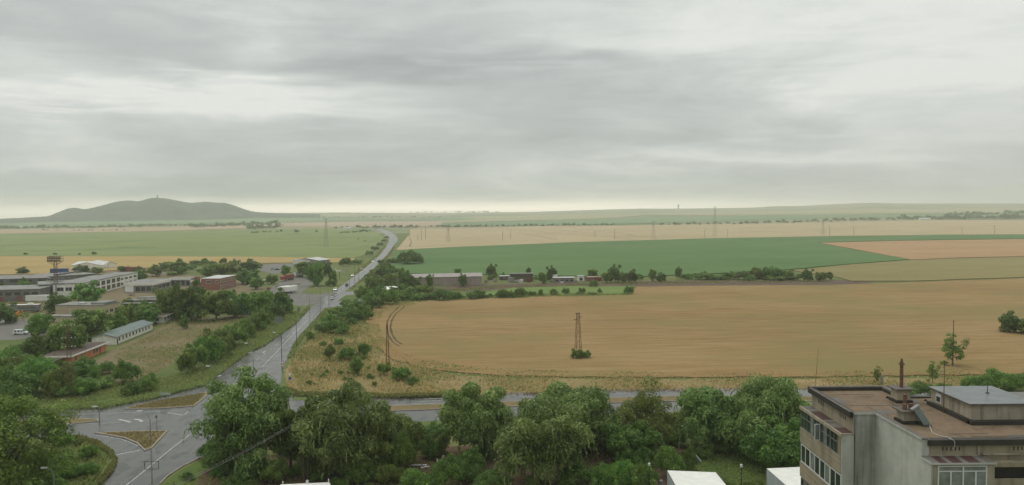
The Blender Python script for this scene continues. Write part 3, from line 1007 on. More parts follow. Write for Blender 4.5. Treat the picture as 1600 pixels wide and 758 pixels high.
def crown_mesh(name, seed, rx, rz, zc, nclump, per, leaf, aspect, droop, m_, lump=.34, low=-.65, strands=0, top=0.0, ragged=.18, xbias=(0, 0)):
    r = np.random.default_rng(seed)
    cs, ts, bs_, ln, wd, tn = [], [], [], [], [], []
    # lumps of foliage spread through the crown's volume
    d = unit(r.normal(size=(nclump * 3, 3)))
    d = d[d[:, 2] > low][:nclump]
    rad = r.uniform(.50, 1.0, len(d)) ** .7 * (1 + r.normal(0, ragged, len(d)))
    cc = d * rad[:, None] * np.array([rx, rx, rz]) * .80
    cc[:, 2] += zc
    cc[:, 0] += xbias[0] * (d[:, 2] > .3)
    cc[:, 2] += top * np.maximum(0, 1 - np.hypot(cc[:, 0], cc[:, 1]) / rx)
    for c in cc:
        cr = rx * lump * r.uniform(.55, 1.25)
        n = int(per * r.uniform(.6, 1.4))
        dd = unit(r.normal(size=(n, 3)) + np.array([0, 0, .35]))
        q = c + dd * (cr * r.uniform(.35, 1.05, n) ** .6)[:, None] * np.array([1, 1, .8])
        nrm = unit(dd + r.normal(0, .45, (n, 3)))
        t = unit(np.cross(nrm, r.normal(size=(n, 3))))
        t = unit(t * (1 - droop) + np.array([0, 0, -1.0]) * droop + dd * .25 * droop)
        b = unit(np.cross(nrm, t))
        s = leaf * r.uniform(.6, 1.4, n)
        cs.append(q); ts.append(t); bs_.append(b)
        ln.append(s); wd.append(s * aspect)
        tn.append(.42 + r.normal(0, .17) + r.normal(0, .19, n))
        if strands:
            # hanging shoots that fall from the lump's rim
            ns = int(strands * r.uniform(.5, 1.5))
            an = r.uniform(0, 2 * np.pi, ns)
            rr = cr * r.uniform(.5, 1.15, ns)
            st = c + np.stack([np.cos(an) * rr, np.sin(an) * rr, cr * r.uniform(-.2, .5, ns)], 1)
            out = unit(np.stack([np.cos(an), np.sin(an), np.zeros(ns)], 1) + r.normal(0, .3, (ns, 3)))
            Lh = r.uniform(1.0, 3.2, ns) * rx / 7
            tt = .45 + r.normal(0, .18, ns)
            k = 7
            for j in range(k):
                u = (j + .5) / k
                p = st + out * (Lh * .35 * (1 - (1 - u) ** 2))[:, None] + np.array([0, 0, -1.0]) * (Lh * u ** 1.3)[:, None]
                p = p + r.normal(0, .07, p.shape)
                t = unit(out * (1 - u) * .8 + np.array([0, 0, -1.0]) + r.normal(0, .25, p.shape))
                b = unit(np.cross(t, r.normal(size=p.shape)))
                cs.append(p); ts.append(t); bs_.append(b)
                s = leaf * r.uniform(.9, 1.5, ns)
                ln.append(s); wd.append(s * aspect * .9)
                tn.append(tt + r.normal(0, .12, ns))
    cen = np.concatenate(cs)
    keep = cen[:, 2] > .05
    return quads_mesh(name, cen[keep], np.concatenate(ts)[keep], np.concatenate(bs_)[keep], np.concatenate(ln)[keep],
                      np.concatenate(wd)[keep], np.concatenate(tn)[keep], m_)


def trunk_mesh(name, seed, h, r0, rx, zc):
    r = random.Random(seed)
    mb = MB()
    lean = Vector((r.uniform(-.06, .06), r.uniform(-.06, .06), 1))
    p = Vector((0, 0, -.2))
    rad = r0
    pts = []
    for i in range(5):
        q = p + lean * (h * .13) + Vector((r.uniform(-.1, .1), r.uniform(-.1, .1), 0)) * h * .05
        mb.tube(p, q, rad, rad * .86, 8)
        pts.append((q, rad * .86))
        p, rad = q, rad * .86
    for i in range(7):
        q0, rr = pts[r.randint(1, 4)]
        a = i * 2.4 + r.uniform(-.4, .4)
        e = Vector((math.cos(a) * rx * .62, math.sin(a) * rx * .62, zc + r.uniform(-.1, .35) * h))
        mid = q0.lerp(e, .5) + Vector((0, 0, h * .05))
        mb.tube(q0, mid, rr * .55, rr * .36, 6)
        mb.tube(mid, e, rr * .36, rr * .1, 5)
        for s in range(2):
            e2 = mid + Vector((r.uniform(-1, 1), r.uniform(-1, 1), r.uniform(.2, 1))) * rx * .35
            mb.tube(mid, e2, rr * .22, rr * .06, 4)
    me_ = bpy.data.meshes.new(name)
    me_.from_pydata(mb.v, [], mb.f)
    me_.materials.append(M['bark'])
    me_.polygons.foreach_set('use_smooth', [True] * len(mb.f))
    me_.update()
    return me_


def mesh_obj(name, me_, parent=None):
    o = bpy.data.objects.new(name, me_)
    C.objects.link(o)
    if parent is not None:
        o.parent = parent
    return o


# --- the row of big willows, each its own tree: centre px, base row, top row, left px, right px
def big_tree(name, seed, cx, by, ty, xl, xr_, leafkey, label, group, style='willow', lean=0.0):
    P = G(cx, by)
    H = topz(P, cx, ty)
    rx = (xr_ - xl) / 2 / ppm(P)
    root = empty(name, P, (seed * 2.4) % 6.28, label, 'tree', group)
    zlow = H * .06
    rz = (H - zlow) / 2
    zc = H - rz * 1.0
    mesh_obj('trunk', trunk_mesh('trunk', seed, H * .75, rx * .065, rx, zc), root)
    if style == 'willow':
        cm = crown_mesh('crown', seed, rx, rz, zc - rz * .04, 95, 380, .31, .40, .32, M[leafkey], lump=.25, strands=5, low=-.95, ragged=.20)
    elif style == 'feather':
        cm = crown_mesh('crown', seed, rx, rz, zc, 60, 200, .24, .42, .25, M[leafkey], lump=.25, low=-.7, ragged=.25)
    else:
        cm = crown_mesh('crown', seed, rx, rz, zc, 85, 300, .28, .42, .3, M[leafkey], lump=.25, low=-.95, ragged=.22)
    mesh_obj('crown', cm, root)
    return root


WG = 'big willows along the crossing road'
big_tree('willow_tree', 11, 381, 742, 576, 308, 446, 'leaf_willow', 'tall rounded willow beside the near arm of the main road', WG)
big_tree('willow_tree', 12, 540, 742, 600, 462, 616, 'leaf_willow', 'broad willow standing directly above the white roof with posts', WG)
big_tree('willow_tree', 13, 742, 716, 598, 678, 800, 'leaf_willow', 'pale green willow just right of the gap showing the dual carriageway', WG)
big_tree('willow_tree', 14, 848, 757, 614, 772, 932, 'leaf_willow', 'nearest and palest willow, domed with long hanging shoots, in the middle of the row', WG)
big_tree('willow_tree', 15, 895, 705, 595, 828, 972, 'leaf_willow', 'darker willow rising behind the palest domed willow', WG)
big_tree('feathery_tree', 16, 1012, 712, 604, 960, 1066, 'leaf_feather', 'thin crowned yellowish tree letting the road show through its leaves', WG, 'feather')
big_tree('willow_tree', 17, 1108, 702, 608, 1052, 1166, 'leaf_willow', 'smaller dull green tree between the yellowish tree and the willow by the flats', WG)
big_tree('willow_tree', 18, 1202, 708, 584, 1128, 1284, 'leaf_willow', 'large dense willow standing beside the block of flats', WG)
big_tree('broad_tree', 19, 14, 790, 613, -85, 106, 'leaf_tree', 'large dark broad tree at the lower left corner by the slip road', 'big trees by the crossroads', 'broad')
big_tree('willow_tree', 20, 455, 735, 625, 420, 505, 'leaf_dark', 'low dark tree squeezed between the two left hand willows', WG, 'broad')
big_tree('broad_tree', 21, 612, 728, 650, 560, 668, 'leaf_tree', 'low dull tree under the gap showing the dual carriageway', WG, 'broad')
big_tree('broad_tree', 22, 985, 725, 660, 935, 1020, 'leaf_dark', 'low dark tree at the foot of the yellowish thin tree', WG, 'broad')
big_tree('broad_tree', 23, 1215, 735, 655, 1160, 1280, 'leaf_dark', 'low leafy tree touching the wall of the flats above the tarpaulin', WG, 'broad')

# --- prototypes for the many middle-sized and small ones (unit crown radius 1, foot at z = 0)
PROTO = {}


def proto(key, name, seed, rx, rz, zc, nclump, per, leaf, aspect, droop, leafkey, trunk=True, **kw):
    cm = crown_mesh('crown', seed, rx, rz, zc, nclump, per, leaf, aspect, droop, M[leafkey], **kw)
    tm = trunk_mesh('trunk', seed, (zc + rz) * .7, rx * .07, rx, zc) if trunk else None
    PROTO[key] = (name, cm, tm, rx, zc + rz)


for i_, (lk, s_) in enumerate((('leaf_tree', 31), ('leaf_dark', 32), ('leaf_tree', 33), ('leaf_bright', 34))):
    proto('tree%d' % i_, 'broad_tree', s_, 1.0, .86, .84, 60, 110, .072, .5, .2, lk, lump=.29, low=-.92, ragged=.26)
proto('poplar', 'bush', 36, 1.0, 1.5, 1.45, 60, 90, .085, .42, .2, 'leaf_tree', trunk=False, lump=.36, ragged=.2, low=-.95)
proto('spiky', 'young_tree', 37, 1.0, 1.0, 1.05, 26, 80, .12, .22, .5, 'leaf_dark', lump=.36, ragged=.35)
proto('thin', 'young_tree', 38, 1.0, 1.5, 1.5, 40, 34, .13, .26, .1, 'leaf_tree', lump=.30, ragged=.42, low=-.9)
for i_, (lk, s_) in enumerate((('leaf_dark', 41), ('leaf_tree', 42), ('leaf_bright', 43), ('leaf_tree', 44))):
    proto('bush%d' % i_, 'bush', s_, 1.0, .60, .42, 30, 90, .085, .5, .1, lk, trunk=False, lump=.36, low=-.2, ragged=.28)
for i_, (lk, s_) in enumerate((('leaf_dark', 51), ('leaf_tree', 52), ('leaf_bright', 53))):
    proto('nbush%d' % i_, 'bush', s_, 1.0, .62, .45, 46, 190, .050, .45, .2, lk, trunk=False, lump=.33, low=-.2, ragged=.28)
for i_, s_ in enumerate((61, 62)):
    proto('far%d' % i_, 'distant_tree', s_, 1.0, .8, .75, 16, 26, .17, .6, .1, 'leaf_dark', trunk=False, lump=.45, low=-.5, ragged=.3)

_rg = random.Random(99)


def plant(key, cx, by, ty, hw, label, group=None, cat=None, far_=False, kind_name=None):
    """one plant: px of its middle, row of its foot, row of its top, half width in px"""
    name, cm, tm, prx, ptop = PROTO[key]
    name = kind_name or name
    P = GT(cx, by) if far_ else G(cx, by)
    H = max(.5, topz(P, cx, ty) - P.z)
    rx = hw / ppm(P)
    sxy, sz_ = rx / prx, H / ptop
    cat = cat or ('bush' if tm is None and 'far' not in key else 'tree')
    if tm is None:
        o = mesh_obj(name, cm)
        o.location = P
    else:
        o = empty(name, P)
        mesh_obj('trunk', tm, o)
        mesh_obj('crown', cm, o)
    o.rotation_euler = (0, 0, _rg.uniform(0, 6.28))
    o.scale = (sxy, sxy * _rg.uniform(.9, 1.1), sz_)
    tag(o, label, cat, group)
    return o


IG = 'trees among the industrial sheds'
plant('tree3', 136, 478, 442, 27, 'bright green tree covering the left end of the long white factory', IG)
plant('tree1', 88, 489, 459, 20, 'dark tree behind the beige building, left of the bright green tree', IG)
plant('tree0', 60, 526, 486, 22, 'round tree just right of the white pickup', IG)
plant('tree2', 140, 534, 480, 32, 'big round tree between the beige building and the green roofed barrack', IG)
plant('tree0', 105, 558, 500, 26, 'tall bushy tree behind the leaning rusty lamp mast', IG)
plant('tree1', 62, 562, 521, 24, 'dark bushy tree left of the orange building roof', IG)
plant('tree1', 8, 505, 474, 20, 'dark tree at the left edge above the parked dark car', IG)
plant('tree2', 200, 512, 473, 18, 'shrubby tree in front of the ruined flat roofs', IG)
plant('tree3', 232, 508, 476, 18, 'light green shrubby tree right under the ruined flat roofs', IG)
plant('tree3', 184, 520, 490, 14, 'pale green shrub behind the roof of the green barrack', IG)
plant('tree0', 264, 498, 445, 24, 'leftmost of the dense trees before the brick building', IG)
plant('tree1', 300, 501, 441, 28, 'tallest of the dense trees before the brick building', IG)
plant('tree2', 338, 500, 452, 26, 'third of the dense trees before the brick building, below its windows', IG)
plant('tree1', 366, 496, 457, 22, 'fourth of the dense trees, right under the brick gable', IG)
plant('tree0', 408, 497, 452, 22, 'left one of the tree pair above the blue container', IG)
plant('tree1', 434, 490, 452, 20, 'right one of the tree pair above the blue container', IG)
plant('tree3', 288, 514, 492, 8, 'small pale sapling on the brown waste ground', IG)
plant('tree0', 400, 452, 432, 12, 'tree just right of the brick building', IG)
plant('tree1', 388, 444, 421, 22, 'dark tree behind the right end of the brick building', IG)
plant('tree2', 355, 434, 409, 20, 'tree at the far edge above the brick building', IG)
plant('tree0', 330, 433, 410, 18, 'left neighbour of the tree above the brick building', IG)
plant('tree1', 388, 424, 406, 18, 'dark far tree right behind the yellow strip roof', IG)
plant('tree2', 278, 428, 408, 16, 'far tree on the edge of the tan wheat strip, above the shed canopy', IG)
plant('tree0', 260, 423, 408, 11, 'small far tree with a pointed top above the shed canopy', IG)
plant('tree1', 218, 441, 424, 14, 'dark tree at the right end of the long white factory', IG)
plant('tree2', 244, 432, 415, 12, 'far tree left of the pale green heap', IG)
plant('tree0', 192, 424, 415, 10, 'small tree in front of the white double shed, on its right', IG)
plant('tree1', 128, 428, 414, 14, 'tree in front of the white double shed, on its left', IG)
plant('tree2', 152, 430, 417, 9, 'small tree in front of the white double shed, in its middle', IG)
plant('tree0', 122, 440, 424, 9, 'little tree growing on the ruined factory roof edge', IG)
plant('tree1', 38, 448, 434, 8, 'small bush tree growing beside the ruined grey sheds', IG)
plant('tree2', 72, 450, 438, 8, 'small tree growing on the ruin near the mast', IG)
plant('tree1', 36, 428, 417, 10, 'far shrubby tree by the tan wheat, left of the lamp mast', IG)
plant('tree0', 494, 447, 407, 15, 'tall tree standing in front of the pale warehouse by the lorry park', IG)
plant('tree2', 473, 433, 408, 13, 'left neighbour of the tall tree before the pale warehouse', IG)
plant('tree1', 513, 432, 410, 9, 'small tree under the right end of the pale warehouse', IG)
plant('tree0', 521, 446, 421, 7, 'narrow tree under the white board sign', IG)
plant('bush1', 518, 447, 437, 9, 'bush at the foot of the white board sign')
plant('tree2', 447, 432, 414, 8, 'tree left of the red lorry, in front of the small yard', IG)
plant('tree0', 424, 444, 428, 10, 'bushy tree between the lorry park and the brick building', IG)
plant('bush0', 540, 416, 403, 9, 'dark bush left of the main road beyond the lorry park')
plant('bush1', 556, 413, 406, 10, 'low bush on the roadside right of the dark bush')

# hedge left of the main road, from its near end up to the lorry park
HG = 'hedge bushes left of the main road'
_ord = ['first', 'second', 'third', 'fourth', 'fifth', 'sixth', 'seventh', 'eighth', 'ninth', 'tenth', 'eleventh', 'twelfth', 'thirteenth', 'fourteenth', 'fifteenth', 'sixteenth', 'seventeenth', 'eighteenth', 'nineteenth', 'twentieth']
_h = [(292, 584, 551, 14), (308, 576, 540, 18), (330, 566, 528, 20), (350, 556, 524, 18), (318, 556, 526, 18), (340, 545, 514, 20), (366, 540, 508, 18), (382, 528, 500, 16), (396, 518, 493, 15), (410, 508, 484, 15), (428, 500, 474, 15), (444, 490, 466, 13)]
for i_, q in enumerate(_h):
    plant('bush%d' % (i_ % 2 if i_ % 3 else 1), *q, label=_ord[i_] + ' bush from the near end of the hedge left of the main road', group=HG)
HG2 = 'bushes along the lower left road edge'
_h = [(20, 626, 580, 36), (58, 612, 562, 30), (96, 618, 572, 26), (128, 590, 562, 24), (128, 618, 592, 20), (160, 606, 590, 20), (196, 598, 566, 20), (168, 584, 566, 14), (232, 610, 585, 16), (206, 616, 598, 16), (-20, 590, 552, 30), (30, 588, 556, 26)]
for i_, q in enumerate(_h):
    plant('nbush%d' % ((i_ * 2) % 3), *q, label=['wide dark bush behind the big corner tree', 'tall bush left of the rusty lamp mast', 'dark bush at the foot of the rusty lamp mast', 'dark bush in front of the orange building', 'low leafy bush right of the rusty lamp mast',
          'flat yellowish bush between mast and round bush', 'pale greyish shrub on the edge of the waste ground', 'small shrub behind the pale greyish shrub', 'round dark bush right of the pale greyish shrub', 'low bright weed clump below the round dark bush', 'dark bush at the left edge below the parking yard', 'bush under the low cabin at the left edge'][i_], group=HG2)
# right of the main road
RG = 'bushes right of the main road'
_h = [(520, 521, 500, 15), (536, 522, 505, 12), (548, 500, 478, 18), (530, 494, 480, 16), (560, 490, 470, 16), (575, 500, 482, 10), (515, 508, 492, 10), (545, 483, 468, 14), (500, 516, 506, 9), (485, 530, 519, 8), (505, 541, 534, 6), (530, 540, 529, 7),
      (592, 470, 446, 14), (578, 478, 456, 14), (566, 470, 450, 12), (606, 476, 452, 14), (590, 482, 464, 12)]
for i_, q in enumerate(_h):
    plant('bush%d' % ((i_ * 3) % 4), *q, label=_ord[i_] + ' bush counted from the dry verge along the thicket right of the main road', group=RG)
plant('spiky', 515, 564, 540, 10, 'dark spiky young tree on the dry verge')
plant('bush0', 543, 563, 543, 14, 'dark round bush beside the spiky young tree', RG)
plant('bush0', 569, 558, 536, 10, 'small dark bush at the left edge of the golden wheat', RG)
plant('poplar', 558, 586, 554, 11, 'tall oval light bush in front of the two dark ones on the dry verge', None, 'bush')
plant('bush1', 600, 586, 568, 10, 'bush at the foot of the slim lattice mast', RG)
plant('bush1', 628, 594, 574, 14, 'low straggling bush right of the slim lattice mast', RG)
plant('bush0', 645, 601, 589, 10, 'low dark weed bush in front of the straggling bush', RG)
plant('bush1', 903, 561, 546, 9, 'weedy bush round the feet of the rusty pylon in the wheat', None)
plant('bush1', 914, 560, 549, 9, 'lower weedy bush right of the rusty pylon in the wheat', None)
# trees and bushes round the hut and barn right of the main road
BG = 'trees around the grey barn'
_h = [('tree0', 585, 456, 430, 16, 'tree beside the lay-by with its foot on the grass'), ('tree1', 600, 437, 415, 14, 'dark tree behind the brick red hut, near the road'),
      ('tree2', 612, 444, 426, 10, 'tree right behind the brick red hut'), ('tree1', 634, 452, 424, 12, 'dark tree at the left end of the grey barn'), ('tree1', 648, 452, 432, 12, 'dark tree half hiding the left wall of the grey barn'),
      ('tree0', 672, 450, 427, 7, 'slim tree before the middle of the grey barn'), ('tree1', 723, 448, 428, 8, 'round tree near the right end of the grey barn'), ('tree2', 660, 464, 444, 14, 'bushy tree in the hedge under the grey barn'),
      ('tree3', 638, 466, 448, 14, 'bushy bright tree right of the white carport'), ('tree1', 769, 432, 413, 9, 'tree right of the grey barn against the emerald field'), ('tree0', 715, 428, 419, 6, 'small treetop showing over the barn roof'),
      ('tree1', 826, 428, 418, 5, 'little tree behind the open ruined shed'), ('tree0', 848, 443, 424, 8, 'green tree right of the open ruined shed'), ('tree1', 861, 440, 416, 10, 'tall greyish tree left of the flat white shed'),
      ('tree1', 961, 441, 414, 12, 'tallest tree in the row right of the brown hut'), ('tree2', 948, 442, 424, 9, 'tree between the brown hut and the tallest tree'), ('tree0', 975, 442, 424, 8, 'tree hugging the right side of the tallest tree'),
      ('tree1', 989, 441, 421, 9, 'round tree standing apart right of the tallest tree'), ('tree2', 1020, 440, 420, 6, 'slim tree right of the round lone tree'), ('tree1', 1033, 440, 426, 9, 'dark low tree at the edge of the ploughed strip'),
      ('tree1', 1262, 439, 420, 10, 'dark round tree near the right end of the ploughed strip'), ('tree0', 1283, 439, 424, 10, 'lighter tree right of the dark round one at the end of the ploughed strip'), ('tree2', 1296, 438, 424, 6, 'last small tree at the right end of the ploughed strip'),
      ('tree0', 926, 434, 420, 8, 'bare greyish treetop behind the brown hut')]
for q in _h:
    plant(q[0], *q[1:5], label=q[5], group=BG)
_h = [(690, 470, 451, 14), (712, 468, 455, 10), (748, 467, 453, 10), (738, 468, 456, 9), (785, 466, 452, 10), (798, 466, 455, 7), (812, 465, 450, 9), (829, 463, 455, 4), (845, 463, 452, 4), (983, 460, 447, 7), (928, 449, 438, 7), (625, 470, 455, 14), (605, 472, 460, 12), (655, 470, 459, 12), (672, 469, 459, 10)]
_l = ['first bush right of the hedge trees on the wheat edge', 'second bush on the wheat edge below the barn', 'round bush on the wheat edge below the right half of the barn', 'bush touching the left of that round bush', 'dark bush on the wheat edge under the open ruined shed', 'paler bush right of the dark wheat edge bush',
      'roundest dark bush on the edge of the meadow strip', 'tiny bush on the meadow edge', 'small upright bush in the meadow strip', 'corner bush at the right tip of the meadow strip', 'bush at the ploughed strip under the brown hut', 'hedge bush under the white carport', 'hedge bush left of the white carport', 'low hedge bush at the top corner of the golden wheat', 'last low hedge bush before the meadow strip']
for i_, (q, l_) in enumerate(zip(_h, _l)):
    plant('bush%d' % (i_ % 2), *q, label=l_, group='bushes on the wheat edge')
_h = [(1100, 437, 427, 14), (1075, 436, 428, 10), (1140, 436, 425, 12), (1160, 437, 424, 12), (1185, 436, 418, 13), (1206, 437, 417, 14), (1228, 437, 421, 11), (1172, 438, 430, 10), (1210, 438, 431, 16), (1240, 438, 431, 10), (1060, 437, 417, 5), (1120, 437, 430, 14)]
for i_, q in enumerate(_h):
    plant('bush%d' % ((i_ + 1) % 2), *q, label=_ord[i_] + ' shrub in the overgrown strip under the right half of the emerald field', group='shrubs in the overgrown strip')
plant('bush0', 640, 413, 392, 18, 'big dark bush clump standing in the emerald field by the road', None)
plant('bush0', 628, 412, 397, 9, 'left shoulder of the dark bush clump in the emerald field', None)
plant('bush0', 653, 412, 400, 9, 'right shoulder of the dark bush clump in the emerald field', None)
_h = [(612, 412, 404, 10), (602, 418, 410, 8), (590, 432, 422, 12), (606, 428, 416, 11), (622, 428, 419, 9), (580, 440, 428, 10), (595, 412, 406, 5)]
for i_, q in enumerate(_h):
    plant('bush1', *q, label=_ord[i_] + ' roadside bush between the road and the left end of the emerald field', group='roadside bushes by the emerald field')
_h = [(578, 399, 392, 6), (586, 391, 385, 6), (594, 384, 379, 5), (600, 378, 374, 4), (604, 372, 369, 4)]
for i_, q in enumerate(_h):
    plant('bush1', *q, label=_ord[i_] + ' weedy bush on the left bank of the far main road', group='weeds on the road bank')
# right edge
plant('tree1', 1578, 520, 487, 18, 'left part of the bush clump at the right edge of the wheat', None)
plant('tree0', 1606, 522, 494, 24, 'bush tree cut by the right edge above the flats', None)
plant('thin', 1488, 572, 518, 18, 'thin young tree growing round a wooden pole in the wheat')
plant('thin', 1457, 598, 562, 10, 'sparse sapling between the chimney pipe and the aerial')
plant('thin', 1370, 600, 570, 7, 'sparse sapling behind the roof edge near the grey post')
_h = [(1530, 616, 586, 24), (1560, 612, 580, 26), (1592, 614, 584, 26), (1440, 618, 598, 20), (1418, 620, 604, 14), (1475, 614, 600, 14), (1625, 612, 582, 24)]
for i_, q in enumerate(_h):
    plant('nbush%d' % (2 if i_ > 2 else 1), *q, label=['bush behind the grey roof house, on its left', 'highest bush behind the grey roof house', 'bush behind the grey roof house, near the right edge', 'bright bush between the two chimneys', 'bright weed bush behind the rusty pipe', 'low weeds left of the grey roof house', 'bush beyond the right edge behind the flats'][i_], group='bushes behind the flats roof')
# undergrowth under the willows
UG = 'undergrowth bushes below the willows'
_h = [(330, 716, 690, 18, 0), (350, 735, 705, 26, 0), (395, 748, 716, 28, 0), (432, 752, 718, 24, 1), (480, 744, 704, 22, 0), (510, 740, 700, 22, 0), (560, 752, 712, 26, 0), (590, 738, 700, 22, 0), (630, 738, 676, 20, 2), (610, 756, 726, 22, 1), (650, 768, 734, 26, 1),
      (700, 762, 715, 28, 0), (672, 716, 684, 16, 0), (735, 748, 704, 26, 0), (770, 764, 735, 28, 0), (900, 756, 726, 30, 0), (945, 768, 728, 22, 2), (975, 764, 722, 22, 2), (1005, 766, 728, 22, 2), (1045, 748, 698, 24, 1), (1075, 736, 702, 16, 0), (1100, 712, 690, 22, 0),
      (1150, 708, 684, 26, 0), (1190, 714, 690, 24, 0), (1240, 722, 690, 22, 1), (1000, 735, 706, 20, 0), (370, 765, 742, 24, 0), (1130, 772, 748, 20, 1), (1180, 778, 752, 22, 1)]
_pl = ['at the road end of the row', 'under the tall rounded willow, left', 'under the tall rounded willow, right', 'above the near wires', 'behind the twin pole', 'right of the twin pole', 'under the broad willow, left', 'under the broad willow, right', 'of vivid green beside the white junk', 'low by the brown soil path',
       'lowest by the brown soil path', 'rounded, below the pale willow', 'dark, next to the pale debris', 'right of the rounded one below the pale willow', 'in the dark below the palest willow, left', 'in the dark below the palest willow, right', 'in the vegetable plot, left', 'in the vegetable plot, middle', 'in the vegetable plot, right',
       'beside the green tarpaulin heap', 'behind the green tarpaulin heap', 'at the shaded lawn edge, left', 'at the shaded lawn edge, middle', 'at the shaded lawn edge, right', 'against the wall of the flats', 'by the white pipes', 'in the lower corner by the wires', 'between the two tarpaulin shelters, left', 'between the two tarpaulin shelters, right']
for q, l_ in zip(_h, _pl):
    plant('nbush%d' % q[4], *q[:4], label='garden bush ' + l_, group=UG)
_h = [(100, 722, 705, 16, 2), (140, 716, 696, 14, 1), (110, 748, 722, 18, 1), (70, 735, 705, 20, 2), (140, 742, 724, 14, 2), (75, 775, 742, 26, 1)]
for i_, q in enumerate(_h):
    plant('nbush%d' % q[4], *q[:4], label=['pale flowering bush on the grassy corner', 'roundest bush on the grassy corner by the kerb', 'low weeds on the grassy corner', 'bush between the big corner tree and the street lamp', 'low bush at the lower kerb of the grassy corner', 'bush at the bottom of the grassy corner under the street lamp'][i_], group='bushes on the grassy corner')

# tufts of grass, uncountable
def inpoly(pts, n, r):
    xs = np.array([p.x for p in pts]); ys = np.array([p.y for p in pts])
    out = []
    tot = 0
    while tot < n:
        q = np.stack([r.uniform(xs.min(), xs.max(), n * 2), r.uniform(ys.min(), ys.max(), n * 2)], 1)
        ins = np.zeros(len(q), bool)
        j = len(xs) - 1
        for i in range(len(xs)):
            c = ((ys[i] > q[:, 1]) != (ys[j] > q[:, 1])) & (q[:, 0] < (xs[j] - xs[i]) * (q[:, 1] - ys[i]) / (ys[j] - ys[i] + 1e-9) + xs[i])
            ins ^= c
            j = i
        q = q[ins]
        out.append(q)
        tot += len(q)
    return np.concatenate(out)[:n]


# tangle of growth that nothing tells apart
_rt = random.Random(21)


def thicket(poly, n, hpx, wpx, label, group, keys=('bush0', 'bush1', 'bush3')):
    r = np.random.default_rng(n)
    pp = inpoly([Vector((a, b)) for a, b in poly], n, r)
    for a, b in pp:
        h = hpx * _rt.uniform(.55, 1.3)
        plant(_rt.choice(keys), a, b, b - h, wpx * _rt.uniform(.6, 1.3), label, group, kind_name='hedge_shrub' if 'hedge' in label else 'weed_shrub' if 'weed' in label else 'shrub')


thicket([(300, 578), (340, 540), (400, 500), (440, 488), (452, 486), (420, 510), (380, 540), (340, 565)], 16, 12, 9, 'small low shrub tucked under the hedge left of the main road', 'low hedge bushes')
thicket([(500, 520), (530, 492), (560, 470), (590, 470), (585, 480), (570, 500), (540, 512), (515, 524)], 22, 10, 9, 'small low shrub filling gaps in the thicket right of the main road', 'low thicket bushes')
thicket([(590, 425), (612, 418), (640, 440), (640, 470), (590, 474), (575, 455)], 22, 13, 8, 'shrub of the dense tangle around the hut and carport', 'tangle bushes by the hut')
thicket([(640, 470), (700, 470), (760, 466), (760, 458), (640, 455)], 12, 9, 8, 'small low shrub of the hedge between barn and golden wheat', 'barn hedge bushes')
thicket([(0, 565), (40, 545), (100, 570), (150, 585), (200, 600), (100, 622), (0, 622)], 30, 20, 14, 'leafy shrub of the unbroken overgrowth in the lower left', 'lower left overgrowth', ('nbush0', 'nbush1', 'nbush2'))
thicket([(210, 430), (290, 432), (330, 425), (400, 422), (400, 412), (300, 412), (220, 420)], 24, 9, 8, 'hazy bush of the overgrowth below the tan wheat strip', 'yard edge overgrowth')
thicket([(170, 510), (260, 505), (260, 490), (200, 478), (165, 495)], 14, 14, 10, 'green bush of the overgrowth below the ruined shed', 'ruin overgrowth', ('bush1', 'bush2', 'bush3'))
thicket([(270, 500), (390, 498), (390, 470), (270, 470)], 10, 22, 12, 'dark shrub at the foot of the wood before the brick building', 'wood undergrowth', ('bush0', 'bush1'))
thicket([(0, 462), (80, 456), (130, 450), (130, 440), (0, 440)], 9, 8, 7, 'bush growing among the ruined factory roofs', 'ruin roof bushes', ('bush1', 'bush3'))
thicket([(600, 706), (680, 700), (690, 676), (620, 674)], 12, 20, 16, 'dark bush filling the willow gap below the dual carriageway', 'willow gap bushes', ('nbush0', 'nbush1'))
thicket([(440, 690), (470, 690), (690, 690), (950, 690), (1250, 690), (1250, 712), (940, 716), (440, 716)], 34, 26, 18, 'dark shrub in the shade between the willow trunks', 'bushes between the willow trunks', ('nbush0', 'nbush1'))
thicket([(960, 668), (1050, 668), (1060, 690), (960, 690)], 7, 22, 15, 'dull bush behind the yellowish thin tree', 'bushes behind the thin tree', ('nbush0', 'nbush1'))
thicket([(260, 745), (330, 712), (500, 722), (700, 735), (760, 748), (600, 770), (300, 775)], 26, 16, 13, 'low weed bush on the shady garden soil', 'garden weeds', ('nbush0', 'nbush1'))
thicket([(0, 690), (120, 690), (150, 705), (140, 740), (60, 775), (0, 775)], 16, 16, 12, 'weed bush on the grassy corner by the slip road', 'corner weeds', ('nbush1', 'nbush2'))
thicket([(1050, 438), (1300, 438), (1240, 428), (1060, 431)], 26, 6, 7, 'low shrub of the overgrown strip above the ploughed soil', 'overgrown strip shrubs', ('bush1', 'bush3'))
thicket([(760, 440), (1040, 439), (1040, 433), (760, 434)], 16, 7, 6, 'low shrub around the huts below the emerald field', 'shrubs round the huts', ('bush1', 'bush3'))

# far trees: rows past one kilometre, each tree small
_rf = random.Random(5)


def far_row(x0, y0, x1, y1, n, h, label, group, jy=.6):
    for i in range(n):
        t = (i + _rf.uniform(.2, .8)) / n
        cx, by = x0 + (x1 - x0) * t, y0 + (y1 - y0) * t + _rf.uniform(-jy, jy)
        hh = h * _rf.uniform(.6, 1.25)
        plant('far%d' % (i % 2), cx, by, by - hh, hh * _rf.uniform(.7, 1.2), label=label, group=group, far_=True)


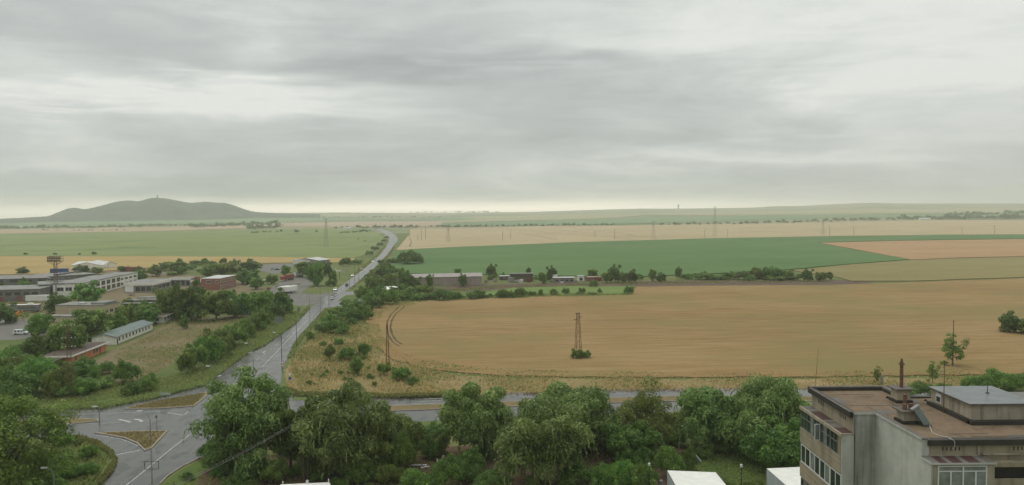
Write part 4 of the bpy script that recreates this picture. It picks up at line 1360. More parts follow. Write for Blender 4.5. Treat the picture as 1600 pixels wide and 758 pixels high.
far_row(388, 358.5, 436, 357.5, 8, 6, 'small hazy tree in the row at the far left edge of the young crop', 'far trees behind the young crop')
far_row(392, 364, 442, 363, 7, 3, 'low far bush in the young crop left of the tall pylon', 'far bushes in the young crop')
far_row(530, 364.5, 582, 362, 9, 4, 'small dark tree in the clump by the far road bend', 'far trees by the road bend')
far_row(520, 357, 656, 355.5, 16, 4, 'small hazy tree in the row behind the road bend', 'far trees behind the road bend')
far_row(672, 355, 960, 352.5, 34, 3.5, 'small hazy tree in the long row behind the pale stubble', 'far trees behind the pale stubble')
far_row(1030, 352, 1170, 350, 14, 4, 'small hazy tree in the row right of the stubble middle', 'far trees right of the stubble')
far_row(1170, 350, 1400, 344, 24, 4.5, 'small hazy tree in the row leading to the far village', 'far trees leading to the village')
far_row(1400, 344, 1610, 342, 26, 7, 'hazy tree around the far village on the right', 'far trees around the village')
far_row(1480, 338, 1610, 335, 14, 6, 'hazy tree on the slope behind the far village', 'far trees behind the village')
far_row(0, 358, 110, 356, 14, 4.5, 'hazy tree in the village below the hill, at the left edge', 'far trees of the hill village')
far_row(110, 357, 300, 353, 24, 4, 'hazy tree in the village below the hill', 'far trees of the hill village middle')
far_row(300, 356, 440, 351, 20, 6, 'hazy tree in the village right of the hill foot', 'far trees of the hill village right')
far_row(60, 361, 200, 360, 12, 2, 'low hazy bush along the pinkish strip below the village', 'far bushes of the pinkish strip')
far_row(390, 341, 690, 340.5, 40, 2.4, 'faint tree in the wooded belt along the far horizon', 'faint far belt trees')
far_row(640, 333, 760, 332.5, 16, 2.4, 'faint treetop on the skyline right of the road', 'faint skyline trees')
for cx, by, hh, l_ in ((463, 364, 5, 'lone round tree on the young crop edge'), (494.5, 363, 3.2, 'small lone tree right of the tall pylon'), (560, 374, 1.6, 'tiny bush in the middle of the young crop'), (570, 377.5, 1.8, 'tiny bush pair in the young crop near the road'),
                       (40, 399, 4, 'leftmost shrub on the line between young crop and tan wheat'), (86, 399, 4, 'narrow shrub on the line between young crop and tan wheat'), (147, 398.5, 5, 'biggest shrub on the line between young crop and tan wheat'), (124, 399, 3.5, 'low shrub left of the biggest field line shrub')):
    plant('far0', cx, by, by - hh, hh * .8, label=l_, group=None, far_=True)

def tufts(name, pts, n, h, m_, label, seed, z0=0.0, clump=1.0):
    r = np.random.default_rng(seed)
    q = inpoly(pts, n, r)
    # keep more where a broad noise is high so the sward is patchy
    f = np.sin(q[:, 0] * .21 + 1.3 * np.sin(q[:, 1] * .13)) + np.sin(q[:, 1] * .17 + seed)
    q = q[r.uniform(-2, 2, len(q)) < f + clump]
    n = len(q)
    hh = h * r.uniform(.4, 1.3, n)
    cen = np.stack([q[:, 0], q[:, 1], z0 + hh * .5], 1)
    t = unit(np.stack([r.normal(0, .35, n), r.normal(0, .35, n), np.ones(n)], 1))
    a = r.uniform(0, np.pi, n)
    b = np.stack([np.cos(a), np.sin(a), np.zeros(n)], 1)
    o = mesh_obj(name, quads_mesh(name, cen, t, b, hh * .55, hh * .42, r.normal(.5, .2, n), m_))
    tag(o, label, 'grass', kind='stuff')


tufts('grass', px((452, 575), (490, 527), (560, 505), (574, 520), (612, 563), (700, 585), (1100, 593), (1700, 588), (1700, 604), (1000, 611), (700, 618), (600, 620), (470, 618), (446, 604)), 26000, .6, M['leaf_dry'], 'tall dry golden grass tufts on the verge before the golden wheat', 1, clump=.3)
tufts('grass', px((452, 560), (490, 520), (560, 490), (590, 475), (574, 520), (612, 563), (700, 587), (1100, 595), (1700, 590), (1700, 600), (1000, 607), (700, 616), (600, 620), (470, 619)), 22000, .6, M['leaf_grass'], 'green grass tufts mixed into the verge before the golden wheat', 2, clump=-.4)
tufts('grass', px((92, 633), (240, 616), (318, 597), (384, 547), (458, 504), (470, 485), (430, 495), (340, 560), (290, 585), (100, 615), (-40, 620)), 16000, .6, M['leaf_grass'], 'green grass tufts on the bank below the hedge', 3)
tufts('grass', px((150, 590), (190, 545), (280, 505), (395, 492), (330, 520), (275, 562), (230, 594)), 5000, .4, M['leaf_dry'], 'dry grass tufts on the brown waste ground', 4, clump=-.2)
tufts('grass', px((-60, 690), (128, 688), (172, 716), (146, 756), (100, 800), (-60, 800)), 9000, .6, M['leaf_grass'], 'grass tufts on the grassy corner by the slip road', 5)
tufts('grass', px((1040, 735), (1070, 712), (1250, 705), (1250, 735), (1200, 790), (1050, 790)), 9000, .35, M['leaf_grass'], 'grass tufts on the lawn around the tarpaulin shelters', 6)
tufts('grass', px((260, 757), (300, 735), (400, 708), (1000, 700), (1040, 730), (1000, 800), (260, 800)), 16000, .5, M['leaf_grass'], 'weeds scattered over the garden soil below the willows', 7, clump=-.3)
tufts('grass', px((200, 639), (222, 632.5), (267, 623.5), (320, 615), (303, 634), (240, 638)), 2500, .3, M['leaf_island'], 'dry grass tufts on the long traffic island', 8, z0=.13)
tufts('grass', px((165, 678.5), (240, 674.5), (258, 675), (236, 698), (226, 702), (215, 692), (195, 683.5)), 1800, .3, M['leaf_island'], 'dry grass tufts on the triangular traffic island', 9, z0=.13)

# uneven margin of the golden wheat: stalks leaning out and weeds growing in
_wl = px((573, 505), (577, 492), (590, 478), (640, 470.5), (650, 476), (600, 488), (592, 505), (596, 525), (620, 548), (660, 562), (720, 573), (800, 580), (1100, 584), (1300, 582), (1600, 578), (1600, 587), (1300, 591), (900, 592), (780, 589), (700, 582), (650, 575), (610, 561), (585, 541), (573, 520))
tufts('wheat_stalks', _wl, 9000, .5, M['leaf_wheat'], 'ragged wheat stalks along the near and left margin of the golden wheat', 12, clump=.6)
tufts('grass', _wl, 9000, .6, M['leaf_grass'], 'green weeds grown into the margin of the golden wheat', 13, clump=-.6)
tufts('grass', px((0, 470), (130, 465), (240, 490), (400, 470), (420, 482), (280, 505), (180, 530), (0, 498)), 9000, .6, M['leaf_grass'], 'rank green grass between the industrial sheds', 14)
tufts('grass', px((150, 590), (190, 545), (280, 505), (395, 492), (330, 520), (275, 562), (230, 594)), 9000, .45, M['leaf_grass'], 'green grass tufts spreading over the brown waste ground', 15, clump=-.1)
tufts('grass', px((455, 550), (490, 525), (540, 490), (590, 475), (575, 500), (560, 520), (560, 560), (500, 580), (455, 585)), 12000, .6, M['leaf_grass'], 'green grass patches on the left part of the golden verge', 16, clump=.1)

# grass crowding over the road edges
for e_, (n_, pts_, lab_) in enumerate(((5000, [(349, 573), (384, 547), (418, 529.5), (460, 500.5), (483, 478), (486, 480), (462, 506), (420, 536), (386, 553.5), (351, 579)], 'grass fringe leaning over the left edge of the main road'),
                                     (5000, [(455, 560), (464, 541), (474, 527), (507, 492), (512, 484), (507, 484), (500, 492), (468, 527), (458, 540), (449, 560)], 'grass fringe leaning over the right edge of the main road'),
                                     (4000, [(93, 633), (160, 632), (240, 617), (318, 597), (349, 573), (351, 579), (320, 603), (241, 623.5), (160, 639.5), (93, 640)], 'grass fringe along the outer edge of the far slip road'),
                                     (4000, [(446, 606), (470, 615), (600, 618), (690, 617), (690, 621), (600, 622.5), (462, 620), (443, 610)], 'grass fringe along the far edge of the crossing road'),
                                     (3000, [(98, 689), (128, 690), (150, 697), (172, 711), (177, 722), (170, 734), (152, 756), (156, 759), (176, 736), (182, 720), (176, 708), (152, 692), (128, 685), (98, 683)], 'weeds over the kerb of the grassy corner'),
                                     (3000, [(546, 451.5), (584.5, 420), (606.5, 397), (614.5, 385), (618, 386), (610, 399), (589, 422), (551, 453)], 'grass fringe right of the far main road'),
                                     (3000, [(552, 427), (571, 413), (588, 398.5), (600, 384.5), (603.5, 385), (591.5, 400), (574.5, 415), (556, 429)], 'grass fringe left of the far main road'),
                                     (6000, [(660, 456), (780, 447), (900, 443.5), (1100, 440), (1300, 439), (1300, 442), (1100, 443), (900, 447), (780, 450), (660, 460)], 'weeds straggling over the dark ploughed strip'),
                                     (9000, [(600, 470), (660, 467), (760, 463), (850, 460), (985, 459), (985, 462), (850, 465), (760, 468.5), (660, 473), (600, 477)], 'rank grass at the foot of the wheat edge bushes'))):
    tufts('grass', px(*pts_), n_, .75, M['leaf_grass'], lab_, 30 + e_, clump=.5)
thicket([(470, 590), (500, 560), (560, 540), (600, 575), (660, 600), (560, 615), (480, 610)], 22, 6, 5, 'small weed clump scattered over the golden verge', 'verge weeds', ('bush1', 'bush3'))
thicket([(700, 470), (760, 467), (985, 461), (985, 456), (740, 460)], 14, 7, 6, 'small bush between the bigger bushes of the wheat edge', 'small wheat edge bushes', ('bush1', 'bush3'))
thicket([(10, 452), (120, 446), (150, 438), (60, 436)], 10, 9, 8, 'bush rooted between the ruined halls', 'bushes between the halls', ('bush1', 'bush3'))

# ------------------------------------------------------------------ buildings
def win_part(root, wallface, x, z, ww, hh, L, D, frame='whitepaint', nx=1, nz=1, pane='glass', name='window'):
    """window in a wall: frame bars stand 4 cm proud, pane set just behind them. wallface: F front (y=0), L left (x=0), R right (x=L)"""
    fr, pn = MB(), MB()
    t = min(.10, ww * .12)

    def put(mb, a0, a1, z0, z1, d0, d1):
        if wallface == 'F':
            mb.box(a0, a1, -d1, -d0, z0, z1)
        elif wallface == 'L':
            mb.box(-d1, -d0, D - a1, D - a0, z0, z1)
        else:
            mb.box(L + d0, L + d1, a0, a1, z0, z1)
    put(fr, x, x + ww, z, z + t, .0, .06)
    put(fr, x, x + ww, z + hh - t, z + hh, .0, .06)
    put(fr, x, x + t, z + t, z + hh - t, .0, .055)
    put(fr, x + ww - t, x + ww, z + t, z + hh - t, .0, .055)
    for i in range(1, nx):
        c = x + ww * i / nx
        put(fr, c - t * .4, c + t * .4, z + t, z + hh - t, .0, .05)
    for i in range(1, nz):
        c = z + hh * i / nz
        put(fr, x + t, x + ww - t, c - t * .4, c + t * .4, .0, .045)
    put(pn, x + t * .5, x + ww - t * .5, z + t * .5, z + hh - t * .5, .002, .022)
    f = fr.build(name, M[frame], root)
    pn.build('pane', M[pane], f)
    return f


def frame_of(P0, P1):
    d = P1 - P0
    return math.atan2(d.y, d.x), Vector((d.x, d.y)).length


def house(name, label, P0, P1, depth, h, wall, roof, over=.4, slab=.25, cat='building', group=None, style='flat', rise=1.2, fascia=None, back=None):
    rz, L = frame_of(P0, P1)
    root = empty(name, (P0.x, P0.y, 0), rz, label, cat, group)
    w_ = MB()
    w_.box(0, L, 0, depth, -.3, h)
    if style == 'gable':         # ridge along the facade
        w_.xprism([(0, h), (depth, h), (depth / 2, h + rise)], 0, L)
    if style == 'mono':
        w_.xprism([(0, h), (depth, h), (depth, h + rise)], 0, L)
    w_.build('wall', M[wall], root)
    r_ = MB()
    if style == 'flat':
        r_.box(-over, L + over, -over, depth + over, h + .003, h + slab)
        if fascia:
            r_.mat(1).box(-over - .05, L + over + .05, -over - .05, -over + .1, h - fascia, h + slab + .05)
            r_.box(-over - .05, -over + .1, -over + .1, depth + over, h - fascia, h + slab + .05)
    elif style == 'gable':
        s = rise / (depth / 2)
        o_ = over
        prof = [(-o_, h - s * o_ + .02), (depth / 2, h + rise + .02), (depth + o_, h - s * o_ + .02), (depth + o_, h - s * o_ + .16), (depth / 2, h + rise + .18), (-o_, h - s * o_ + .16)]
        r_.xprism(prof, -over, L + over)
    else:
        s = rise / depth
        r_.xprism([(-over, h - s * over + .02), (depth + over, h + rise + s * over + .02), (depth + over, h + rise + s * over + .2), (-over, h - s * over + .2)], -over, L + over)
    r_.build('roof', [M[roof], M[fascia and 'white' or roof]], root)
    return root, L


IB = 'sheds and factories of the industrial yard'
# long white two-storey factory
P0, P1 = G(131, 464.5), G(189, 449.6)
b, L = house('factory', 'long white two storey factory with big square windows, behind the bright green tree', P0, P1, 16, 7.6, 'white', 'roofgrey', .3, .5, group=IB)
n = 7
for i in range(n):
    bw = L / n
    for z in (1.0, 4.3):
        win_part(b, 'F', i * bw + bw * .16, z, bw * .70, 2.5, L, 16, 'greyrender', 3, 2)
for i in range(3):
    win_part(b, 'L', 2 + i * 4.4, 3.6, 3.6, 2.2, L, 16, 'whitepaint', 2, 1)
P0, P1 = G(190.5, 449.3), G(219, 442)
b, L = house('factory_wing', 'lower white wing carrying on from the long white factory, with slit windows', P0 + Vector((-1.5, 0, 0)), P1 + Vector((-1.5, 0, 0)), 14, 7.0, 'white', 'roofgrey', .3, .4, group=IB)
for i in range(4):
    win_part(b, 'F', L * (.04 + i * .24), 4.4, L * .16, 1.2, L, 14, 'greyrender', 3, 1)
    win_part(b, 'F', L * (.04 + i * .24), 1.0, L * .16, 1.6, L, 14, 'greyrender', 3, 1)

# ruined dark factory at the far left, in three roofs
P0, P1 = G(-40, 473), G(62, 470)
b, L = house('ruined_factory', 'ruined grey factory with stained walls and red doorways at the left edge', P0, P1, 26, 6.2, 'ruin', 'roofgrey', .4, .35, group=IB)
for i in range(7):
    win_part(b, 'F', 2 + i * L / 7.3, 3.2, 3.0, 1.8, L, 26, 'ruin', 3, 1)
for i, c in enumerate(('redrust', 'ruin', 'redrust', 'orange', 'redrust')):
    d = MB()
    d.box(L * .36 + i * 4.6, L * .36 + i * 4.6 + 2.4, -.08, -.004, 0, 2.7)
    d.build('door', M[c], b)
P0, P1 = G(62, 466), G(131, 462)
b, L = house('ruined_factory', 'ruined grey hall with a dark colonnade standing behind the lamp mast', P0, P1, 24, 7.2, 'ruin', 'roofgrey', .5, .4, group=IB)
for i in range(8):
    win_part(b, 'F', 1.2 + i * L / 8, 3.9, L / 8 - 1.2, 2.0, L, 24, 'ruin', 2, 1)
    win_part(b, 'F', 1.2 + i * L / 8, .4, L / 8 - 1.2, 2.6, L, 24, 'ruin', 1, 1)
P0, P1 = G(-60, 450), G(78, 446)
b, L = house('ruined_factory', 'wide low grey hall with a sagging roof behind the ruined factory', P0, P1, 24, 5.0, 'ruin', 'roofgrey', .6, .3, group=IB, style='gable', rise=1.4)
for i in range(6):
    win_part(b, 'F', 3 + i * L / 6.2, 2.6, 4.5, 1.5, L, 24, 'ruin', 3, 1)
P0, P1 = G(84, 446), G(150, 441)
b, L = house('ruined_factory', 'grey flat roofed hall behind the long white factory, with broken roof edges', P0, P1, 30, 5.6, 'ruin', 'roofgrey', .5, .4, group=IB)
for i in range(5):
    k_ = MB()
    k_.box(L * (.1 + i * .18), L * (.1 + i * .18) + 2.6, 3 + i * 4.4, 6 + i * 4.4, 6.01, 7.0)
    k_.build('roof_vent', M['ruin'], b)
# double white gabled shed at the edge of the tan wheat
P0, P1 = G(112, 421), G(159, 421)
b, L = house('shed', 'white gabled shed, left one of the pair below the tan wheat strip', P0, P1, 20, 3.6, 'white', 'rooflight', .5, .2, group=IB, style='gable', rise=2.4)
win_part(b, 'F', 3, 1, 2.4, 1.4, L, 20)
win_part(b, 'F', 9, 1, 2.4, 1.4, L, 20)
P0, P1 = G(158, 422.5), G(176, 418.5)
b, L = house('shed', 'white gabled shed, right one of the pair below the tan wheat strip', P0, P1, 22, 4.2, 'white', 'rooflight', .5, .2, group=IB, style='gable', rise=2.6)
for i in range(4):
    win_part(b, 'F', L * (.06 + .24 * i), 1.0, 2.6, 1.5, L, 22)
# beige building
P0, P1 = G(87, 496), G(161, 496)
b, L = house('workshop', 'beige flat roofed workshop in the middle of the trees left of the white shed', P0, P1, 13, 5.3, 'cream', 'roofgrey', .25, .3, group=IB)
k_ = MB()
k_.box(L * .70, L - .02, 2, 11, 5.62, 6.5)
k_.build('roof_step', M['roofgrey'], b)
for i in range(3):
    win_part(b, 'R', 1.6 + i * 3.8, 1.6, 2.4, 1.5, L, 13, 'cream', 2, 1)
k_ = MB()
k_.box(L * .40, L * .40 + 2.2, 3, 6, 5.63, 6.3)
k_.build('roof_vent', M['rooflight'], b)
P0, P1 = G(74, 504.5), G(112, 504.5)
b, L = house('annex', 'low beige annex with a grey roof in front of the beige workshop', P0, P1, 5, 2.7, 'cream', 'roofgrey', .35, .25, group=IB)
win_part(b, 'F', 2, 1, 1.6, 1, L, 5)
# green roofed barrack
P0, P1 = G(181, 538.8), G(238.5, 515.4)
b, L = house('barrack', 'long low white barrack with a green sheet roof on the brown waste ground', P0, P1, 8, 2.75, 'white', 'roofgreen', .5, .2, group=IB, style='gable', rise=1.1)
for i in range(10):
    win_part(b, 'F', 2.6 + i * (L - 4) / 10, .95, 1.15, 1.25, L, 8, 'greyrender', 1, 1)
d = MB()
d.box(1.0, 1.95, -.07, -.004, 0, 2.1)
dd = d.build('door', M['darksteel'], b)
d = MB()
d.box(1.78, 1.86, -.13, -.072, 1.0, 1.1)
d.build('handle', M['chrome'], dd)
# orange house
P0, P1 = G(110, 571.5), G(166, 548.8)
b, L = house('barrack', 'long low orange barrack with a dark brown roof behind the trees', P0, P1, 8, 2.8, 'orange', 'roofbrown', .7, .3, group=IB, fascia=.12)
for x_ in (L * .62, L * .70):
    win_part(b, 'F', x_, .9, 1.3, 1.3, L, 8, 'greyrender', 2, 1)
for x_ in (L * .12, L * .28):
    win_part(b, 'F', x_, .9, 1.3, 1.3, L, 8, 'greyrender', 2, 1)
d = MB()
d.box(L * .80, L * .80 + 1, -.07, -.004, 0, 2.1)
d.build('door', M['redrust'], b)
# small white house
P0, P1 = G(255.8, 504.8), G(276.5, 496)
b, L = house('cabin', 'small white flat roofed cabin right of the barrack with the green roof', P0, P1, 7.5, 2.7, 'white', 'roofbrown', .7, .3, group=IB, fascia=.1)
for i in range(4):
    win_part(b, 'F', 1.2 + i * (L - 2) / 4, .9, 1.4, 1.3, L, 7.5, 'greyrender', 1, 1)
for i in range(2):
    win_part(b, 'L', 1.2 + i * 3, .9, 1.4, 1.3, L, 7.5, 'greyrender', 1, 1)
# low cabin with slats
P0, P1 = G(48, 579), G(84, 578)
b, L = house('cabin', 'low brown cabin with a pale roof edge almost buried in bushes near the left edge', P0, P1, 5, 2.4, 'roofbrown', 'roofbrown', .4, .25, group=IB, fascia=.05)
win_part(b, 'F', 1.5, 1, 2, .9, L, 5)
# brick building
P0, P1 = G(343.7, 453), G(369, 446.8)
b, L = house('brick_building', 'two storey red brick building with a pale flat roof and white framed windows', P0, P1, 11.5, 6.7, 'brick', 'rooflight', .15, .3, group=IB)
for i in range(7):
    for z in (.9, 4.1):
        win_part(b, 'F', .8 + i * (L - 1) / 7, z, 1.7, 1.7, L, 11.5, 'whitepaint', 2, 1)
win_part(b, 'L', 3.2, 4.0, 3.0, 1.7, L, 11.5, 'whitepaint', 3, 1)
win_part(b, 'L', 8.8, 4.0, 1.6, 1.7, L, 11.5, 'whitepaint', 2, 1)
k_ = MB()
k_.box(-1.2, .6, 12.2, 15, -.2, 8.2)
k_.build('stair_tower', M['brick'], b)
P0, P1 = G(299, 451), G(317, 451)
b, L = house('shed', 'low white fascia shed tying the brick building to the canopy on its left', P0, P1, 9, 4.6, 'greyrender', 'rooflight', .4, .3, group=IB, fascia=.7)
win_part(b, 'F', 1, 1.2, 3.5, 1.6, L, 9, 'greyrender', 2, 1)
# white fascia shed
P0, P1 = G(238, 456.5), G(266, 449.4)
b, L = house('workshop', 'workshop with broad white fascia and white wall panel right of the long factory', P0, P1, 16, 5.3, 'greyrender', 'roofgrey', .4, .35, group=IB, fascia=1.3)
k_ = MB()
k_.box(-.12, -.004, 16 - 5.2, 16 - .4, .2, 4.0)
k_.build('wall_panel', M['whitepaint'], b)
for i in range(3):
    win_part(b, 'L', 6.4 + i * 3.1, .6, 2.6, 2.6, L, 16, 'greyrender', 2, 1)
for i in range(4):
    win_part(b, 'F', 1.5 + i * (L - 2) / 4, 1.2, L / 5, 2.0, L, 16, 'greyrender', 3, 1)
P0, P1 = G(266, 447), G(298, 447)
b, L = house('canopy_shed', 'open fronted shed with a long white fascia between the workshop and the brick building', P0, P1, 9, 4.8, 'greyrender', 'roofgrey', .5, .3, group=IB, fascia=.9)
for i in range(4):
    win_part(b, 'F', .8 + i * L / 4.1, .4, L / 4 - 1.2, 2.9, L, 9, 'greyrender', 1, 1)
# ruined flat roofs in front
P0, P1 = G(193, 486), G(245, 485)
rz, L = frame_of(P0, P1)
b = empty('ruined_shed', (P0.x, P0.y, 0), rz, 'ruined open shed with broken grey flat roofs stepping up, below the white panel', 'building', IB)
k_ = MB()
k_.box(0, L, 5, 12, -.2, 3.6)
k_.build('wall', M['ruin'], b)
for nm, a in (('roof', (-.6, L + .4, -.6, 5.5, 3.3, 3.65)), ('roof', (-.3, L - .3, 4.4, 9.5, 4.5, 4.8)), ('roof', (3.0, L + .5, 8.6, 14, 5.2, 5.5))):
    k_ = MB()
    k_.box(*a)
    k_.build(nm, M['roofgrey'], b)
for i in range(5):
    k_ = MB()
    k_.box(i * (L - .4) / 4, i * (L - .4) / 4 + .4, 0, .4, -.2, 3.29)
    k_.build('column', M['ruin'], b)
# yellow strip roof and far yard bits
P0, P1 = G(364, 425.5), G(392, 424.5)
b, L = house('shed', 'low shed with a pale yellow roof strip in front of the far dark trees', P0, P1, 8, 2.6, 'greyrender', 'yellow', .4, .2, group=IB)
win_part(b, 'F', 2, 1, 2, 1, L, 8)
P0, P1 = G(471, 415.5), G(497, 414)
b, L = house('warehouse', 'pale grey warehouse left of the striped roof hall beside the lorry park', P0, P1, 16, 4.6, 'white', 'rooflight', .3, .3, group=IB)
for i in range(4):
    win_part(b, 'F', 2 + i * L / 4.2, 1.2, 2.4, 1.6, L, 16, 'greyrender')
P0, P1 = G(498, 415), G(515.5, 413)
b, L = house('warehouse', 'hall with a pale sheet roof in two slopes beside the lorry park', P0, P1, 26, 4.4, 'greyrender', 'rooflight', .6, .2, group=IB, style='gable', rise=1.8)
for i in range(3):
    win_part(b, 'F', 2 + i * L / 3.3, 1.2, 2.4, 1.6, L, 26, 'greyrender')
# barn right of the road and its neighbours
MG = 'sheds below the emerald field'
P0, P1 = G(643, 448), G(753, 445.6)
b, L = house('barn', 'long windowless pinkish grey barn with a shallow grey roof below the emerald field', P0, P1, 12, 5.6, 'barnwall', 'barnroof', .5, .3, group=MG, style='gable', rise=1.6)
for i in range(9):
    k_ = MB()
    k_.box(1.5 + i * L / 9, 1.9 + i * L / 9, -.25, -.003, 0, 5.2)
    k_.build('buttress', M['barnwall'], b)
P0, P1 = G(590, 446.5), G(608, 446)
b, L = house('hut', 'brick red hut half hidden by trees left of the grey barn', P0, P1, 6, 2.9, 'redrust', 'roofpink', .3, .2, group=MG, style='gable', rise=1.2)
win_part(b, 'F', 2, 1, 1.4, 1.1, L, 6)
# open ruined shed
P0, P1 = G(797, 440.5), G(833, 440)
rz, L = frame_of(P0, P1)
b = empty('open_shed', (P0.x, P0.y, 0), rz, 'dark open fronted shed full of scrap below the emerald field', 'building', MG)
k_ = MB()
k_.box(0, L, 5, 5.3, -.2, 5.0)
k_.box(0, .3, .3, 5, -.2, 5.0)
k_.box(L - .3, L, .3, 5, -.2, 5.0)
k_.build('wall', M['wood'], b)
k_ = MB()
k_.box(-.4, L + .4, -.3, 5.6, 5.01, 5.35)
k_.build('roof', M['roofgrey'], b)
for i in range(5):
    k_ = MB()
    k_.box(i * (L - .3) / 4, i * (L - .3) / 4 + .3, -.02, .28, -.2, 5.0)
    k_.build('column', M['wood'], b)
P0, P1 = G(783, 438), G(797, 437.5)
b, L = house('lean_to', 'low dark lean-to with a pale sheet roof left of the open scrap shed', P0, P1, 5, 2.6, 'roofbrown', 'rooflight', .4, .2, group=MG)
win_part(b, 'F', 1.5, .8, 1.6, 1.1, L, 5)
P0, P1 = G(794.5, 441.5), G(803.5, 441.3)
b, L = house('hut', 'small grey cube hut in front of the open scrap shed', P0, P1, 3.2, 2.9, 'greyrender', 'roofgrey', .15, .15, group=MG)
win_part(b, 'F', .8, 1.2, .9, .9, L, 3.2)
P0, P1 = G(866, 442), G(897, 441.5)
b, L = house('shed', 'flat white and grey shed with a projecting roof between greyish tree and brown hut', P0, P1, 6, 3.0, 'greyrender', 'rooflight', .7, .3, group=MG)
for i in range(4):
    win_part(b, 'F', .8 + i * L / 4.1, .7, 2.2, 1.3, L, 6, 'greyrender', 2, 1)
P0, P1 = G(864, 440.5), G(870.5, 440.5)
b, L = house('hut', 'little whitish hut at the left end of the flat white shed', P0, P1, 3, 4.6, 'white', 'rooflight', .15, .15, group=MG)
win_part(b, 'F', .6, 2.2, 1, 1, L, 3)
P0, P1 = G(904, 439.5), G(913, 439.3)
b, L = house('hut', 'whitish hut with an open front just left of the brown hut', P0, P1, 4, 3.2, 'white', 'rooflight', .3, .2, group=MG)
win_part(b, 'F', .6, .3, 2.2, 2.0, L, 4, 'white', 1, 1)
P0, P1 = G(920, 440), G(940, 439.5)
b, L = house('hut', 'brown hut with a pale roof edge left of the tallest tree', P0, P1, 5, 2.6, 'redrust', 'roofpink', .4, .25, group=MG)
win_part(b, 'F', 1.4, .8, 1.4, 1, L, 5)
# white carport frame
P0, P1 = G(601, 461), G(622, 459)
rz, L = frame_of(P0, P1)
b = empty('carport', (P0.x, P0.y, 0), rz, 'white carport with a cranked roof peeping out of the trees by the lay-by', 'carport', MG)
k_ = MB()
k_.xprism([(0, 2.7), (4.5, 3.9), (4.5, 4.12), (0, 2.92)], -.3, L * .55)
k_.xprism([(0, 3.5), (4.5, 3.9), (4.5, 4.12), (0, 3.72)], L * .62, L + .3)
k_.build('roof', M['canvas'], b)
for x_ in (.1, L * .3, L * .75, L):
    k_ = MB()
    k_.tube((x_, .2, -.1), (x_, .2, 3.0), .12)
    k_.build('post', M['whitepaint'], b)
k_ = MB()
k_.box(L * .2, L * .55, .5, 1.0, 0, 1.1)
k_.build('counter', M['whitepaint'], b)
# far white buildings
for x0, y0, x1, y1, hh, lab in ((537, 358.8, 549, 358.6, 6, 'white far building at the road bend behind the trees'), (1437, 344.6, 1454, 344.4, 9, 'long white far building at the edge of the hazy village'), (312, 355, 322, 354.8, 9, 'palest far house in the village right of the hill foot'),
                                 (236, 353, 242, 353, 7, 'far whitish house in the middle of the hill village'), (30, 357, 36, 357, 7, 'far whitish house in the hill village near the left edge'), (1530, 341, 1540, 341, 9, 'far pale house in the hazy village, upper one'), (1505, 343.4, 1512, 343.3, 7, 'far pale house in the hazy village, lower one')):
    P0, P1 = GT(x0, y0), GT(x1, y1)
    b, L = house('far_house', lab, P0, P1, 9, hh * .7, 'white', 'rooflight', .4, .3, group='far pale houses', style='gable', rise=hh * .3)
    b.location.z = min(P0.z, P1.z)
    for i in range(3):
        win_part(b, 'F', L * (.1 + .3 * i), hh * .25, L * .14, hh * .25, L, 9)
# water tower on the skyline and the tower on the hill
P = GT(1060, 326.4)
b = empty('water_tower', P, 0, 'small dark water tower on the skyline right of the middle', 'water tower')
k_ = MB()
k_.tube((0, 0, -2), (0, 0, 24), 5, 4, 10)
k_.build('shaft', M['darksteel'], b)
k_ = MB()
k_.tube((0, 0, 24), (0, 0, 30), 5, 10, 12)
k_.tube((0, 0, 30), (0, 0, 42), 10, 10, 12)
k_.build('tank', M['darksteel'], b)
d = ray(246, 309)
P = Vector((d.x, d.y, d.z)) * (HR / math.hypot(d.x, d.y))
P.z += CAMH
b = empty('lookout_tower', (P.x, P.y, P.z - 4), 0, 'thin tower on the top of the wooded hill', 'tower')
k_ = MB()
k_.tube((0, 0, -4), (0, 0, 15), 3.4, 2.8, 8)
k_.build('shaft', M['darksteel'], b)
k_ = MB()
k_.tube((0, 0, 15), (0, 0, 20), 4.6, 4.6, 8)
k_.tube((0, 0, 20), (0, 0, 25), .8, .5, 6)
k_.build('cabin', M['darksteel'], b)
for cx, by, hh in ((762, 332.3, 3.5), (776, 332, 3.0), (781, 332, 1.6)):
    P = GT(cx, by)
    s = hh / ppm(P)
    k_ = MB()
    k_.box(-s * .6, s * .6, -s * .4, s * .4, -4, s * .7)
    k_.box(-s * .2, s * .2, -s * .2, s * .2, s * .7, s)
    o = k_.build('silo_block', M['greyrender'])
    o.location = P
    tag(o, {762: 'faint slim silo block on the skyline right of the road', 776: 'faint wider silo block on the skyline right of the slim one', 781: 'faint low silo block on the skyline, lowest of three'}[cx], 'silo', 'faint silo blocks')

# ------------------------------------------------------------------ vehicles
def wheel(root, x, y, r, wd, rim='chrome'):
    t = MB()
    t.tube((x, y - wd / 2, r), (x, y + wd / 2, r), r, r, 14)
    o = t.build('wheel', M['tyre'], root)
    k = MB()
    k.tube((x, y - wd / 2 - .012, r), (x, y + wd / 2 + .012, r), r * .6, r * .6, 10)
    k.build('rim', M[rim], o)


